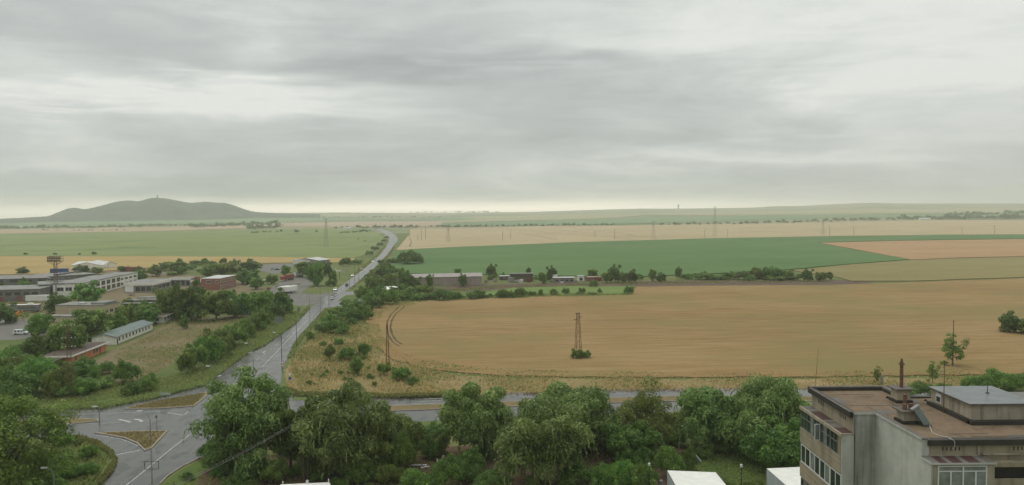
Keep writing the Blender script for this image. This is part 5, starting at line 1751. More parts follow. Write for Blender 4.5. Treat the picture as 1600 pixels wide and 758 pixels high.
def car_mesh(root, bodymat, L=4.3, W=1.76, H=1.46, kind='car', lit=False):
    """car along local +x (nose at +x)"""
    h0, hb = .26, .86 * H / 1.46
    if kind == 'pickup':
        low = [(-L / 2, .5), (-L / 2, 1.02), (-L * .08, 1.06), (L * .24, 1.06), (L * .46, .98), (L / 2, .80), (L / 2, .42)]
        cab = [(-L * .46, 1.04), (-L * .45, H), (-L * .02, H + .02), (L * .10, H - .03), (L * .25, 1.05)]
        side = [(-L * .42, 1.12, -L * .24), (-L * .20, 1.12, -L * .02), (.02 * L, 1.12, L * .16)]
    else:
        low = [(-L / 2, .45), (-L * .49, .80), (-L * .42, hb + .05), (L * .18, hb + .02), (L * .42, hb - .12), (L / 2, .62), (L / 2, .34), (L * .4, h0), (-L * .45, h0)]
        cab = [(-L * .43, hb), (-L * .33, H - .03), (-L * .10, H), (L * .05, H - .03), (L * .22, hb)]
        side = [(-L * .34, hb + .04, -L * .10), (-L * .08, hb + .04, L * .13)]
    bd = MB()
    bd.v, bd.f = [], []

    def sweep(prof, w0, top_in=0.0):
        n = len(prof)
        zmax = max(p[1] for p in prof)
        zmin = min(p[1] for p in prof)
        vs_ = []
        for s in (-1, 1):
            for x_, z_ in prof:
                vs_.append((x_, s * (w0 - top_in * (z_ - zmin) / max(.01, zmax - zmin)), z_))
        bd.add(vs_, [tuple(range(n)), tuple(range(2 * n - 1, n - 1, -1))] + [(k, n + k, n + (k + 1) % n, (k + 1) % n) for k in range(n)])
    sweep(low, W / 2, .05)
    sweep(cab, W / 2 - .07, .16)
    bd.build('body', M[bodymat], root, bevel=.05)
    g = MB()
    zc = H - .16
    for s in (-1, 1):
        for a, zb, b_ in side:
            y0, y1 = s * (W / 2 - .085), s * (W / 2 - .205)
            off = s * .03
            g.add([(a, y0 + off, zb), (b_, y0 + off, zb), (b_ - .06 * L * (b_ > .1), y1 + off, zc), (a + .04 * L, y1 + off, zc)], [(0, 1, 2, 3) if s < 0 else (3, 2, 1, 0)])
    xf0, xf1 = cab[-1][0], cab[-2][0]
    g.add([(xf0 + .01, -W * .40, hb + .09), (xf0 + .01, W * .40, hb + .09), (xf1 + .05, W * .35, H - .05), (xf1 + .05, -W * .35, H - .05)], [(0, 1, 2, 3)])
    xr0, xr1 = cab[0][0], cab[1][0]
    g.add([(xr0 - .015, W * .40, hb + .08), (xr0 - .015, -W * .40, hb + .08), (xr1 - .03, -W * .35, H - .07), (xr1 - .03, W * .35, H - .07)], [(0, 1, 2, 3)])
    g.build('windows', M['carglass'], root)
    for sx in (-.31, .31):
        for sy in (-1, 1):
            wheel(root, sx * L, sy * (W / 2 - .1), .32 if kind == 'car' else .37, .2)
    for sy in (-1, 1):
        k = MB()
        k.box(L / 2 - .02, L / 2 + .03, sy * W * .36 - .16, sy * W * .36 + .16, .58, .72)
        k.build('headlight', M['headlamp' if lit else 'whitepaint'], root)
        k = MB()
        k.box(-L / 2 - .03, -L / 2 + .03, sy * W * .38 - .12, sy * W * .38 + .12, .66, .84)
        k.build('tail_light', M['signred'], root)


CG = 'cars on the main road'
rd = math.atan2(1.0, -.102)          # heading of the main road, away from the viewer


def car(cx, by, mat_, label, towards=False, kind='car', lit=False, group=CG, rz=None, name='car', cat='car', **kw):
    P = G(cx, by, .03)
    o = empty(name, P, rz if rz is not None else (rd + math.pi if towards else rd), label, cat, group)
    car_mesh(o, mat_, kind=kind, lit=lit, **kw)
    return o


M['carwhite'] = paint('white_car_paint', (.72, .72, .70), .25, .03, 1)
M['carsilver'] = paint('silver_car_paint', (.42, .43, .43), .28, .05, 1)
M['cardark'] = paint('dark_car_paint', (.045, .05, .06), .25, .1, 1)
M['carorange'] = paint('orange_car_paint', (.55, .16, .07), .3, .05, 1)
car(524, 453.6, 'carwhite', 'white car with lit headlamps level with the lay-by, coming towards the crossroads', True, lit=True)
car(518.5, 468, 'carwhite', 'nearest white car on the main road, beside the lamp post', False)
car(542, 446, 'cardark', 'dark car just past the lay-by', False)
car(551, 431.6, 'carwhite', 'white car between the two tall lamp posts', True, lit=True)
car(565, 421.6, 'carorange', 'orange and white car on the main road past the tall lamp posts', True)
car(582.6, 409.3, 'carwhite', 'front white car of the far pair on the main road', True, lit=True)
car(586.5, 405.6, 'carsilver', 'silver car just behind the far white one', True)
car(617, 376.3, 'carsilver', 'silver car on the outside of the far bend', False)
car(33, 522.5, 'carwhite', 'white pickup with a canopy parked in the yard at the left edge', rz=.12, kind='pickup', L=5.3, W=1.85, H=1.9, group=None, name='pickup', cat='pickup')
car(18, 502.8, 'cardark', 'dark blue car parked behind the white pickup', rz=.1, group=None, name='parked_car')
car(379, 442.5, 'carwhite', 'white car parked right of the brick building', rz=2.0, group=None, name='parked_car')
car(810.5, 440.6, 'carwhite', 'white car among the scrap in front of the open shed', rz=1.3, group=None, name='parked_car')
car(819.5, 438.5, 'carwhite', 'white car tilted against the posts of the open scrap shed', rz=.8, group=None, name='parked_car')
car(427, 421.5, 'carsilver', 'pale van-like car on the small yard behind the lorry park', rz=.1, group=None, name='parked_car', H=1.9)
car(434, 422, 'cardark', 'dark car next to the pale one on the small yard', rz=.2, group=None, name='parked_car')
car(4, 482.5, 'redtruck', 'red car at the left edge above the dark tree', rz=.1, group=None, name='parked_car')


def semi(cx, by, rz, cabm, boxm, label, L=13, trailer_only=False, box_only=False, far_=False, name='lorry'):
    P = (GT if far_ else G)(cx, by)
    o = empty(name, P, rz, label, 'lorry' if not trailer_only else 'trailer', 'lorries and trailers')
    b = MB()
    b.box(-L + 1.0, 0, -1.25, 1.25, 1.15, 3.95)
    t = b.build('trailer', M[boxm], o, bevel=.05)
    k = MB()
    k.box(-L + 1.0, -L + 1.03 - .06, -1.1, 1.1, 1.3, 3.8)
    k.build('rear_door', M[boxm], t)
    k = MB()
    k.box(-L + 1.3, -.2, -.5, .5, .85, 1.148)
    k.build('chassis', M['darksteel'], o)
    for x_ in (-L + 2.4, -L + 3.6, -L + 4.8) + (() if trailer_only else (-1.2,)):
        for sy in (-1, 1):
            wheel(o, x_, sy * 1.05, .5, .34)
    if trailer_only:
        for sy in (-1, 1):
            k = MB()
            k.box(-2.2, -2.0, sy * .8 - .08, sy * .8 + .08, 0, .86)
            k.build('landing_leg', M['darksteel'], o)
        return o
    c = MB()
    c.add([(.4, -1.22, .6), (2.55, -1.22, .6), (2.6, -1.22, 1.9), (2.3, -1.2, 3.1), (1.7, -1.18, 3.7), (.4, -1.2, 3.75),
           (.4, 1.22, .6), (2.55, 1.22, .6), (2.6, 1.22, 1.9), (2.3, 1.2, 3.1), (1.7, 1.18, 3.7), (.4, 1.2, 3.75)],
          [(0, 1, 2, 3, 4, 5), (11, 10, 9, 8, 7, 6)] + [(k_, 6 + k_, 6 + (k_ + 1) % 6, (k_ + 1) % 6) for k_ in range(6)])
    cb = c.build('cab', M[cabm], o, bevel=.06)
    g = MB()
    g.add([(2.63, -1.05, 1.95), (2.63, 1.05, 1.95), (2.36, 1.0, 3.0), (2.36, -1.0, 3.0)], [(0, 1, 2, 3)])
    for s in (-1, 1):
        g.add([(1.2, s * 1.235, 1.95), (2.3, s * 1.235, 1.95), (2.1, s * 1.225, 2.9), (1.2, s * 1.225, 2.9)], [(0, 1, 2, 3)])
    g.build('windscreen', M['carglass'], cb)
    k = MB()
    k.box(2.56, 2.68, -1.2, 1.2, .45, .9)
    k.build('bumper', M['whitepaint'], cb)
    for sy in (-1, 1):
        wheel(o, 1.6, sy * 1.05, .5, .34)
    return o


semi(443.5, 439.2, -2.35 + .9 - .35, 'redtruck', 'redrust', 'red lorry with a dull red trailer on the lorry park', 13)
semi(460, 433.4, -1.9, 'whitepaint', 'whitepaint', 'white trailer parked behind the red lorry', 10, True, name='trailer')
semi(462, 456.5, math.radians(70), 'whitepaint', 'canvas', 'white box trailer, right one of the near pair on the lorry park', 10, True, name='trailer')
semi(451, 456.8, math.radians(70), 'whitepaint', 'canvas', 'greyish white box trailer, left one of the near pair behind the tree', 10, True, name='trailer')
semi(580.6, 361.6, -1.9, 'whitepaint', 'canvas', 'white lorry coming out of the far bend', 9, far_=True)
semi(601.2, 371.6, 1.9, 'carsilver', 'canvas', 'pale lorry driving into the far bend', 9, far_=True)
# blue containers and other yard things


def container(cx, by, L, H, rz, m_, label, group='steel containers', name='container'):
    P = G(cx, by)
    o = empty(name, P, rz, label, 'container', group)
    b = MB()
    b.box(-L / 2, L / 2, -1.22, 1.22, .12, H)
    n = int(L / .5)
    for i in range(n):
        x = -L / 2 + (i + .25) * L / n
        for s in (-1, 1):
            b.box(x, x + L / n * .5, *((-1.26, -1.221) if s < 0 else (1.221, 1.26)), .3, H - .15)
    b.build('body', M[m_], o)
    d = MB()
    d.box(L / 2 + .003, L / 2 + .05, -1.1, 1.1, .25, H - .12)
    dd = d.build('door', M[m_], o)
    k = MB()
    for y in (-.5, .5):
        k.tube((L / 2 + .08, y, .3), (L / 2 + .08, y, H - .2), .03, n=5)
    k.build('lock_rod', M['chrome'], dd)


container(386, 490, 6.2, 2.6, .18, 'bluebox', 'bright blue container under the hedge trees left of the main road')
container(93, 427.5, 13, 4.0, .12, 'bluebox', 'long dark blue container behind the head of the lamp mast')
container(210, 424, 12, 3.6, .1, 'redrust', 'dull red container right of the white gabled sheds')
container(196, 423.5, 7, 3.4, .1, 'redrust', 'shorter dull red container beside the long dull red one')
container(61, 521, 4.2, 3.0, .05, 'roofbrown', 'dark brown steel box right of the white pickup')
container(60, 470.5, 12, 3.2, .08, 'canvas', 'white box body with a small dark mark, in front of the red doorways')

# long trailer with the lettering
P0, P1 = G(13, 489), G(60, 488)
rz, L = frame_of(P0, P1)
o = empty('trailer', (P0.x, P0.y, 0), rz, 'long greyish trailer with dark capital lettering on its side, above the dark car', 'trailer', 'lorries and trailers')
k_ = MB()
k_.box(0, L, 0, 2.5, .9, 3.6)
k_.build('body', M['signgrey'], o)
k_ = MB()
k_.box(-.05, L + .05, -.05, 2.55, 3.601, 3.75)
k_.box(L * .62, L * .78, .6, 1.9, 3.75, 4.4)
k_.build('roof', M['canvas'], o)
cu = bpy.data.curves.new('lettering', 'FONT')
cu.body = 'AUGUSTIN'
cu.size = 1.7
cu.align_x = 'CENTER'
cu.align_y = 'CENTER'
cu.extrude = .01
_t = bpy.data.objects.new('lettering_curve', cu)
C.objects.link(_t)
bpy.context.view_layer.update()
_tm = bpy.data.meshes.new_from_object(_t.evaluated_get(bpy.context.evaluated_depsgraph_get()))
bpy.data.objects.remove(_t)
_tm.materials.clear()
_tm.materials.append(M['black'])
t = mesh_obj('lettering', _tm)
t.parent = o
t.location = (L * .62, -.03, 2.2)
t.rotation_euler = (math.radians(90), 0, 0)
k_ = MB()
k_.box(.5, L - .5, .3, 2.2, .55, .898)
k_.build('chassis', M['darksteel'], o)
for x_ in (L * .16, L * .84, L * .90):
    wheel(o, x_, .25, .45, .3)
    wheel(o, x_, 2.25, .45, .3)
# orange machine next to it
P = G(28, 494.5)
o = empty('excavator', P, 0, 'small orange digger beside the lettered trailer', 'digger')
k_ = MB()
k_.box(-.9, .9, -.7, .7, .5, 1.2)
k_.box(-1.1, .2, -.7, .7, 1.2, 1.7)
k_.build('body', M['orangemach'], o, bevel=.06)
k_ = MB()
k_.box(.0, .85, -.6, .3, 1.205, 2.5)
k_.build('cab', M['orangemach'], o, bevel=.06)
k_ = MB()
for s in (-.75, .75):
    k_.box(-1.2, 1.2, s - .2, s + .2, 0, .55)
k_.build('track', M['tyre'], o, bevel=.1)
k_ = MB()
k_.tube((.8, .4, 1.2), (1.6, .4, 2.7), .14)
k_.tube((1.6, .4, 2.7), (2.4, .4, 1.6), .12)
k_.build('boom', M['orangemach'], o)
k_ = MB()
k_.xprism([(.1, 1.0), (.7, 1.0), (.6, 1.6), (.2, 1.6)], 2.1, 2.7)
k_.build('bucket', M['darksteel'], o)
# pallets, drums and crates standing about the yards
_yc = random.Random(44)
for cx, by, m_, lab in ((806, 441.8, 'wood', 'grey crate stack in front of the open scrap shed'), (815, 441.8, 'lampgrey', 'pale crate stack at the middle post of the open scrap shed'), (826, 441.5, 'redrust', 'rusty crate stack at the right end of the open scrap shed'),
                        (760, 442.5, 'wood', 'low plank stack between the grey barn and the lean-to'), (774, 441.5, 'roofpink', 'pinkish rubble stack left of the lean-to'), (878, 442.6, 'lampgrey', 'pale stack before the flat white shed'), (900, 441.2, 'wood', 'plank stack between the flat white shed and the whitish hut'),
                        (930, 437.8, 'lampgrey', 'white stack on the back of the brown hut'), (206, 462, 'wood', 'plank stack behind the ruined open shed'), (300, 458, 'lampgrey', 'pale stack by the canopy shed'), (228, 470, 'wood', 'broken board stack by the ruined shed roof'), (30, 479, 'redrust', 'rusty stack before the ruined factory doorways'),
                        (46, 478, 'roofpink', 'pinkish stack before the ruined factory doorways'), (434, 450, 'wood', 'timber stack at the left of the lorry park'), (467, 444, 'yellow', 'yellowish stack at the middle of the lorry park'), (420, 452, 'redrust', 'rusty stack below the tilted white hull')):
    P = G(cx, by)
    k_ = MB()
    z = 0.0
    for q in range(_yc.randint(2, 4)):
        a, b_ = _yc.uniform(.7, 1.5), _yc.uniform(.5, 1.0)
        hh = _yc.uniform(.4, .7)
        ox = _yc.uniform(-.15, .15)
        k_.box(-a + ox, a + ox, -b_, b_, z + .001, z + hh)
        z += hh
    o = k_.build('crate_stack', M[m_])
    o.location = P
    o.rotation_euler = (0, 0, _yc.uniform(0, 3))
    tag(o, lab, 'crate stack', 'stacks standing about the yards')
# rubbish beside the brick building
for cx, by, ll, rz, lab in ((392, 448, 4.5, .9, 'white boat-like hull lying beside the tree right of the brick building'), (413, 440.5, 5, .6, 'tilted white hull at the corner of the lorry park'), (408, 447.5, 3, .8, 'small white hull below the tilted one')):
    P = G(cx, by)
    o = empty('boat_hull', P, rz, lab, 'boat', 'old white hulls')
    k_ = MB()
    n = 9
    ring = []
    for i in range(n):
        t_ = i / (n - 1)
        wy = .75 * math.sin(math.pi * min(1, t_ * .85 + .12)) ** .7
        x_ = (t_ - .5) * ll
        ring.append([(x_, -wy, .95 + .25 * t_), (x_, -wy * .75, .35 + .2 * t_ ** 3), (x_, 0, .1 + .5 * t_ ** 4), (x_, wy * .75, .35 + .2 * t_ ** 3), (x_, wy, .95 + .25 * t_)])
    vs_ = [p for r_ in ring for p in r_]
    k_.add(vs_, [(i * 5 + j, (i + 1) * 5 + j, (i + 1) * 5 + j + 1, i * 5 + j + 1) for i in range(n - 1) for j in range(4)] + [(0, 1, 2, 3, 4)])
    h_ = k_.build('hull', M['canvas'], o)
    k_ = MB()
    k_.box(-ll * .25, ll * .12, -.5, .5, .9, 1.5)
    k_.build('cuddy', M['canvas'], o, bevel=.1)
P = G(248, 427.5)
k_ = MB()
for i in range(9):
    a = i * .7
    k_.tube((math.cos(a) * i * .55, math.sin(a) * i * .3, -.3), (math.cos(a) * i * .5, math.sin(a) * i * .28, 3.6 - i * .26), 3.2 - i * .1, .6, 7)
o = k_.build('rubble_heap', M['heap'])
o.location = P
tag(o, 'pale green grey heap of rubble between the far trees', 'heap', kind='stuff')

# ------------------------------------------------------------------ poles, lamps, pylons
LG = 'street lamps of the main road'


def lamp(cx, by, ty, arm, label, group=LG, m_='galv', armz=.5, head=True):
    """street lamp: arm gives its reach in metres (sign = side in the picture)"""
    P = G(cx, by)
    H = topz(P, cx, ty)
    o = empty('street_lamp', P, 0, label, 'street lamp', group)
    k = MB()
    k.tube((0, 0, -.2), (0, 0, 1.0), .15, .12, 8)
    k.tube((0, 0, 1.0), (0, 0, H), .11, .07, 8)
    k.build('pole', M[m_], o)
    k = MB()
    k.path([(0, 0, H - .05), (arm * .35, 0, H + armz * .7), (arm, 0, H + armz)], .05, 6)
    a = k.build('arm', M[m_], o)
    if head:
        k = MB()
        s = 1 if arm > 0 else -1
        k.xprism([(-.17, H + armz - .04), (.17, H + armz - .04), (.12, H + armz + .16), (-.12, H + armz + .16)], arm - .05 * s if s > 0 else arm - .95, arm + .95 if s > 0 else arm + .05)
        k.build('lamp_head', M['lampgrey'], a)
    return o


lamp(396, 578, 545, -1.5, 'street lamp on the left lane edge just above the tall rounded willow', armz=1.6)
lamp(340, 611, 583, -1.9, 'street lamp on the tip of the long traffic island', armz=1.8)
lamp(440.6, 576, 526, -1.6, 'tall dark street lamp right of the road, with two round signs at its foot', m_='darksteel', armz=1.2, head=True)
lamp(463.7, 543, 502.6, -1.2, 'dark lamp pole on the right road edge beside the dry verge', m_='darksteel', armz=.6, head=False)
lamp(484.5, 513.5, 465, -1.4, 'lamp post at the mouth of the lorry park, near one of two', armz=.8)
lamp(500.7, 495, 452, -1.3, 'lamp post at the mouth of the lorry park, far one of two', armz=.7)
lamp(514, 477, 456, -1.0, 'short dark lamp pole left of the nearest white car', m_='darksteel', armz=.3, head=False)
lamp(546, 451, 429, -1.0, 'lamp pole beside the dark car past the lay-by', m_='darksteel', armz=.3, head=False)
lamp(554, 443, 414, -1.0, 'tall dark pole, left of the pair by the far white cars', m_='darksteel', armz=.3, head=False)
lamp(560.7, 439, 413, -1.0, 'tall dark pole, right of the pair by the far white cars', m_='darksteel', armz=.3, head=False)
lamp(235.5, 691, 655, -1.6, 'street lamp standing on the triangular traffic island', armz=1.6, group='street lamps of the crossroads')
lamp(85.5, 792, 741, -1.0, 'street lamp rising from the bushes of the grassy corner', armz=1.0, group='street lamps of the crossroads')
lamp(155.5, 660, 639, -.5, 'short lamp on the narrow median left of the crossroads', armz=.5, group='street lamps of the crossroads')
GL = 'garden lamp posts by the tarpaulin shelters'
for cx, by, ty, lab in ((1158, 790, 727, 'black lamp post with a white head right of the big tarpaulin'), (1014.5, 790, 725, 'black lamp post with a small head among the vegetable plot')):
    P = G(cx, by)
    H = topz(P, cx, ty)
    o = empty('garden_lamp', P, 0, lab, 'lamp post', GL)
    k = MB()
    k.tube((0, 0, -.2), (0, 0, H - .3), .09, .06, 8)
    k.build('pole', M['black'], o)
    k = MB()
    k.tube((0, 0, H - .3), (0, 0, H + .1), .16, .2, 10)
    k.tube((0, 0, H + .1), (0, 0, H + .2), .2, .05, 10)
    k.build('lamp_head', M['lampgrey'], o)


def lattice(root, H, w0, w1, n, r=.05, mat_='rust', z0=0.0, name='lattice'):
    k = MB()
    c0 = [(-1, -1), (1, -1), (1, 1), (-1, 1)]

    def cor(i, t):
        wdt = (w0 + (w1 - w0) * t) / 2
        return Vector((c0[i % 4][0] * wdt, c0[i % 4][1] * wdt, z0 + (H - z0) * t))
    for i in range(4):
        k.tube(cor(i, 0), cor(i, 1), r * 1.5, r * 1.2, 4)
    for j in range(n):
        for i in range(4):
            a, b = (i, i + 1) if j % 2 else (i + 1, i)
            k.tube(cor(a, j / n), cor(b, (j + 1) / n), r * .75, r * .75, 4, False)
            k.tube(cor(i, (j + 1) / n), cor(i + 1, (j + 1) / n), r * .6, r * .6, 4, False)
    return k.build(name, M[mat_], root)


def pylon(cx, by, ty, w0, w1, n, arms, label, group, mat_='rust', r=.05, rz=.3, far_=False):
    P = GT(cx, by) if far_ else G(cx, by)
    H = topz(P, cx, ty) - P.z
    o = empty('pylon', P, rz, label, 'pylon', group)
    lattice(o, H, w0, w1, n, r, mat_)
    for z, xa, xb in arms:
        k = MB()
        zz = H * z
        k.tube((xa, 0, zz), (xb, 0, zz), r * 1.3, r * 1.3, 4)
        k.tube((xa, 0, zz), (0, 0, zz + max(.3, H * .02)), r * .8, r * .8, 4)
        k.tube((xb, 0, zz), (0, 0, zz + max(.3, H * .02)), r * .8, r * .8, 4)
        a = k.build('crossarm', M[mat_], o)
        k = MB()
        for x in (xa, xb):
            if abs(x) > .5:
                k.tube((x, 0, zz + .05), (x, 0, zz + .4), .07, .05, 6)
        if k.v:
            k.build('insulator', M['darksteel'], a)
    return o


PG = 'lattice pylons of the wheat field'
pylon(903.5, 557, 489, 1.9, .75, 9, [(.985, -.85, .75), (.90, 0, 1.25), (.845, -1.35, 0)], 'rusty lattice pylon in the middle of the golden wheat', PG, rz=.25)
pylon(606, 580, 506, 1.0, .28, 12, [(.97, -.3, .3), (.93, -.35, .35), (.89, -.35, .35)], 'slim rusty lattice mast at the lower left corner of the golden wheat', PG, rz=.3, r=.04)
FG = 'far steel pylons'
for cx, by, ty, lab in ((1117, 371.5, 322, 'tallest thin far pylon in front of the pale field, right of the middle'), (1021, 374.5, 345, 'far pylon on the upper edge of the emerald field, left of the tallest'), (510, 388, 341, 'far pylon standing in the yellowish young crop'), (700.5, 379, 353, 'faint far pylon with a spread foot on the pale field near the road'),
                         (1286, 368, 344, 'faint far pylon left of the two poles in the pale field')):
    pylon(cx, by, ty, 5.2, .9, 10, [(.97, -3, 3), (.86, -4, 4), (.75, -3.4, 3.4)], lab, FG, 'galv', .075, .6, True)
PO = 'wooden poles in the far fields'
for cx, by, ty, lab in ((653, 375.5, 366, 'leftmost of the dark poles on the pale field by the road'), (658.5, 376, 358.5, 'second of the dark poles on the pale field by the road'), (665, 374, 355, 'third and tallest of the dark poles on the pale field by the road'), (640, 369.5, 358, 'single dark pole nearest the far road bend'),
                         (960.5, 373.5, 358, 'pole in the middle of the pale field, left of the far pylon'), (798, 374, 360, 'left one of two thin poles in the pale field'), (785.5, 376, 362, 'faint thin pole left of the two thin poles'), (1137, 371, 358, 'pole just right of the tallest thin pylon'), (1101, 372, 358, 'faint pole just left of the tallest thin pylon'),
                         (1334, 368, 353.5, 'dark pole on the pale field right of the middle'), (1296, 368, 354, 'faint pole beside the faint far pylon'), (1554, 367, 352, 'dark pole near the right edge of the pale field'), (1503, 366, 354, 'faint pole left of the dark pole near the right edge'), (929.5, 372, 361, 'faint pole left of the pole in the middle of the pale field')):
    P = GT(cx, by)
    H = topz(P, cx, ty) - P.z
    o = empty('utility_pole', P, 0, lab, 'utility pole', PO)
    k = MB()
    k.tube((0, 0, -.3), (0, 0, H), .28, .2, 6)
    k.build('pole', M['woodpole'], o)
    k = MB()
    k.box(-1.1, 1.1, -.08, .08, H - .7, H - .5)
    k.build('crossarm', M['woodpole'], o)
# grey post by the carport, and wooden pole in the wheat
for cx, by, ty, r_, m_, lab in ((621.8, 459, 433, .22, 'concpole', 'pale concrete pole standing beside the white carport'), (1489, 574, 500.5, .13, 'woodpole', 'wooden pole rising out of the thin young tree in the wheat'), (1378.5, 601, 586, .32, 'concpole', 'short thick grey post behind the far roof edge of the flats'),
                                (77, 470, 448, .14, 'concpole', 'thin pale pole in front of the ruined hall'), (44.5, 466, 446, .14, 'concpole', 'thin pale pole beside the white box body'), (1448.5, 512, 509, .5, 'concpole', 'little pale marker post in the wheat left of the bush clump')):
    P = G(cx, by)
    H = topz(P, cx, ty)
    if cx == 1448.5:
        continue
    o = empty('post', P, 0, lab, 'pole', 'single poles')
    k = MB()
    k.tube((0, 0, -.3), (0, 0, H), r_, r_ * .75, 8)
    k.build('shaft', M[m_], o)
    if r_ < .2:
        k = MB()
        k.box(-.5, .5, -.05, .05, H - .5, H - .4)
        k.build('crossarm', M[m_], o)
# floodlight mast
P = G(88.5, 474)
H = topz(P, 88, 400)
o = empty('floodlight_mast', P, .2, 'tall rusty floodlight mast with a basket of lamps on top, in the industrial yard', 'lamp mast')
k = MB()
k.tube((0, 0, -.2), (0, 0, H * .40), .42, .36, 10)
k.build('column', M['concpole'], o)
lattice(o, H - 2.8, 1.5, 1.2, 8, .07, 'rust', z0=H * .40, name='lattice')
k = MB()
hw = 3.2
for z in (H - 2.8, H - 1.5, H - .2):
    for a, b in (((-hw, -hw * .6), (hw, -hw * .6)), ((hw, -hw * .6), (hw, hw * .6)), ((hw, hw * .6), (-hw, hw * .6)), ((-hw, hw * .6), (-hw, -hw * .6))):
        k.tube((*a, z), (*b, z), .09, n=4)
for i in range(7):
    x = -hw + i * hw / 3
    for y in (-hw * .6, hw * .6):
        k.tube((x, y, H - 2.8), (x, y, H - .2), .07, n=4)
for s in (-1, 1):
    for y in (-hw * .6, hw * .6):
        k.tube((s * hw, y, H - 2.8), (s * .6, y * .3, H - 4.6), .09, n=4)
k.box(-hw, hw, -hw * .6, hw * .6, H - 2.86, H - 2.8)
k.build('basket', M['rust'], o)
for i in range(6):
    x = -hw + .55 + i * (2 * hw - 1.1) / 5
    for z in (H - 2.2, H - .9):
        k = MB()
        k.xprism([(-hw * .6 - .55, z - .35), (-hw * .6 - .15, z - .3), (-hw * .6 - .15, z + .4), (-hw * .6 - .45, z + .35)], x - .4, x + .4)
        k.build('floodlight', M['darksteel'], o)
k = MB()
zc = H * .40
for z in (zc - .2, zc + 1.6, zc + 3.2):
    for a, b in (((-3.4, -2), (3.4, -2)), ((3.4, -2), (3.4, 2)), ((3.4, 2), (-3.4, 2)), ((-3.4, 2), (-3.4, -2))):
        k.tube((*a, z), (*b, z), .08, n=4)
for i in range(9):
    for y in (-2, 2):
        k.tube((-3.4 + i * .85, y, zc - .2), (-3.4 + i * .85, y, zc + 3.2), .06, n=4)
k.build('cage', M['galv'], o)
# leaning rusty mast in the bushes (left foreground) with ivy-brown sleeve
P = G(110, 622)
H = topz(P, 104, 508)
o = empty('rusty_mast', P, .2, 'rusty overgrown lattice mast with bare lamp arms in the lower left bushes', 'lamp mast')
lattice(o, H, 1.3, .45, 9, .028, 'rust')
for z in (H - .2, H * .82, H * .70):
    k = MB()
    k.tube((-1.6, 0, z), (1.6, 0, z), .05, n=5)
    a = k.build('crossarm', M['rust'], o)
    k = MB()
    for x in (-1.5, -.7, .7, 1.5):
        k.tube((x, 0, z), (x, 0, z + .3), .09, .06, 6)
    k.build('insulator', M['whitepaint'], a)
# twin pole with wires, frame pole
P = G(478, 752)
H = topz(P, 478, 645)
tw = empty('utility_pole', P, .4, 'dark twin wooden pole in front of the broad willow, carrying the near wires', 'utility pole', 'near utility poles')
for s in (-.32, .32):
    k = MB()
    k.tube((s * 1.2, 0, -.3), (s * .7, 0, H), .14, .10, 8)
    k.build('pole', M['woodpole'], tw)
k = MB()
k.box(-.9, .9, -.07, .07, H - 1.3, H - 1.1)
k.box(-.7, .7, -.07, .07, H - .5, H - .35)
k.build('crossarm', M['woodpole'], tw)
P2 = G(238.5, 786)
H2 = topz(P2, 238.5, 700)
fp = empty('utility_pole', P2, .05, 'grey pole with a rectangular steel frame near its top beside the road', 'utility pole', 'near utility poles')
k = MB()
k.tube((0, 0, -.3), (0, 0, H2), .15, .07, 8)
k.build('pole', M['concpole'], fp)
k = MB()
zf0, zf1 = topz(P2, 238, 733), topz(P2, 238, 721)
for a, b in (((-1.1, zf0), (1.1, zf0)), ((1.1, zf0), (1.1, zf1)), ((1.1, zf1), (-1.1, zf1)), ((-1.1, zf1), (-1.1, zf0))):
    k.tube((a[0], 0, a[1]), (b[0], 0, b[1]), .05, n=4)
k.build('frame', M['darksteel'], fp)
Q = G(172, 800, 9.3)
Q.z = 0
HQ = 9.5
ap = empty('utility_pole', Q, .4, 'wooden pole at the lower end of the near wires', 'utility pole', 'near utility poles')
k = MB()
k.tube((0, 0, -.3), (0, 0, HQ), .15, .11, 8)
k.build('pole', M['woodpole'], ap)
k = MB()
k.box(-.9, .9, -.07, .07, HQ - .5, HQ - .35)
k.build('crossarm', M['woodpole'], ap)
for j, (dx, dz, lab) in enumerate(((-.75, -1.05, 'lowest of the three near wires'), (-.1, -1.05, 'middle one of the three near wires'), (.6, -.3, 'topmost of the three near wires'))):
    A = Vector((P.x + dx, P.y, H + dz))
    B = Vector((Q.x + dx, Q.y, HQ - .3))
    pts = []
    for i in range(17):
        t = i / 16
        q = A.lerp(B, t)
        q.z -= 4 * t * (1 - t) * .8
        pts.append(q)
    k = MB()
    k.path([tuple(p) for p in pts], .012, 4)
    w_ = k.build('overhead_wire', M['wirepale'])
    tag(w_, lab + ' slung to the twin wooden pole', 'wire', 'near overhead wires')


# signs
def sign(cx, by, ty, wd, bh, m_, label, posts=2, rz=0.0, group='road signs'):
    P = G(cx, by)
    H = topz(P, cx, ty)
    o = empty('road_sign', P, rz, label, 'road sign', group)
    k = MB()
    k.box(-wd / 2, wd / 2, -.04, .0, H - bh, H)
    k.build('board', M[m_], o)
    for x in ([-wd * .36, wd * .36] if posts == 2 else [0]):
        k = MB()
        k.tube((x, .06, -.2), (x, .06, H - .05), .055, n=6)
        k.build('post', M['galv'], o)
    return o


sign(258.5, 629, 613.6, 2.6, .6, 'signpale', 'wide low pale board on two posts on the long traffic island')
sign(435, 515, 494.8, 2.6, 2.5, 'signback', 'big grey green sign board seen from the back on the left bank of the road', rz=rd - math.pi / 2)
sign(541, 432, 419, 2.0, 2.2, 'signpale', 'small pale sign board left of the dark poles by the lorry park')
sign(244.7, 664, 649, .5, .6, 'signback', 'small dark sign on a thin post right of the island lamp', 1)
sign(467, 492, 480, 1.2, 1.4, 'signback', 'small grey sign at the mouth of the lorry park', 1)


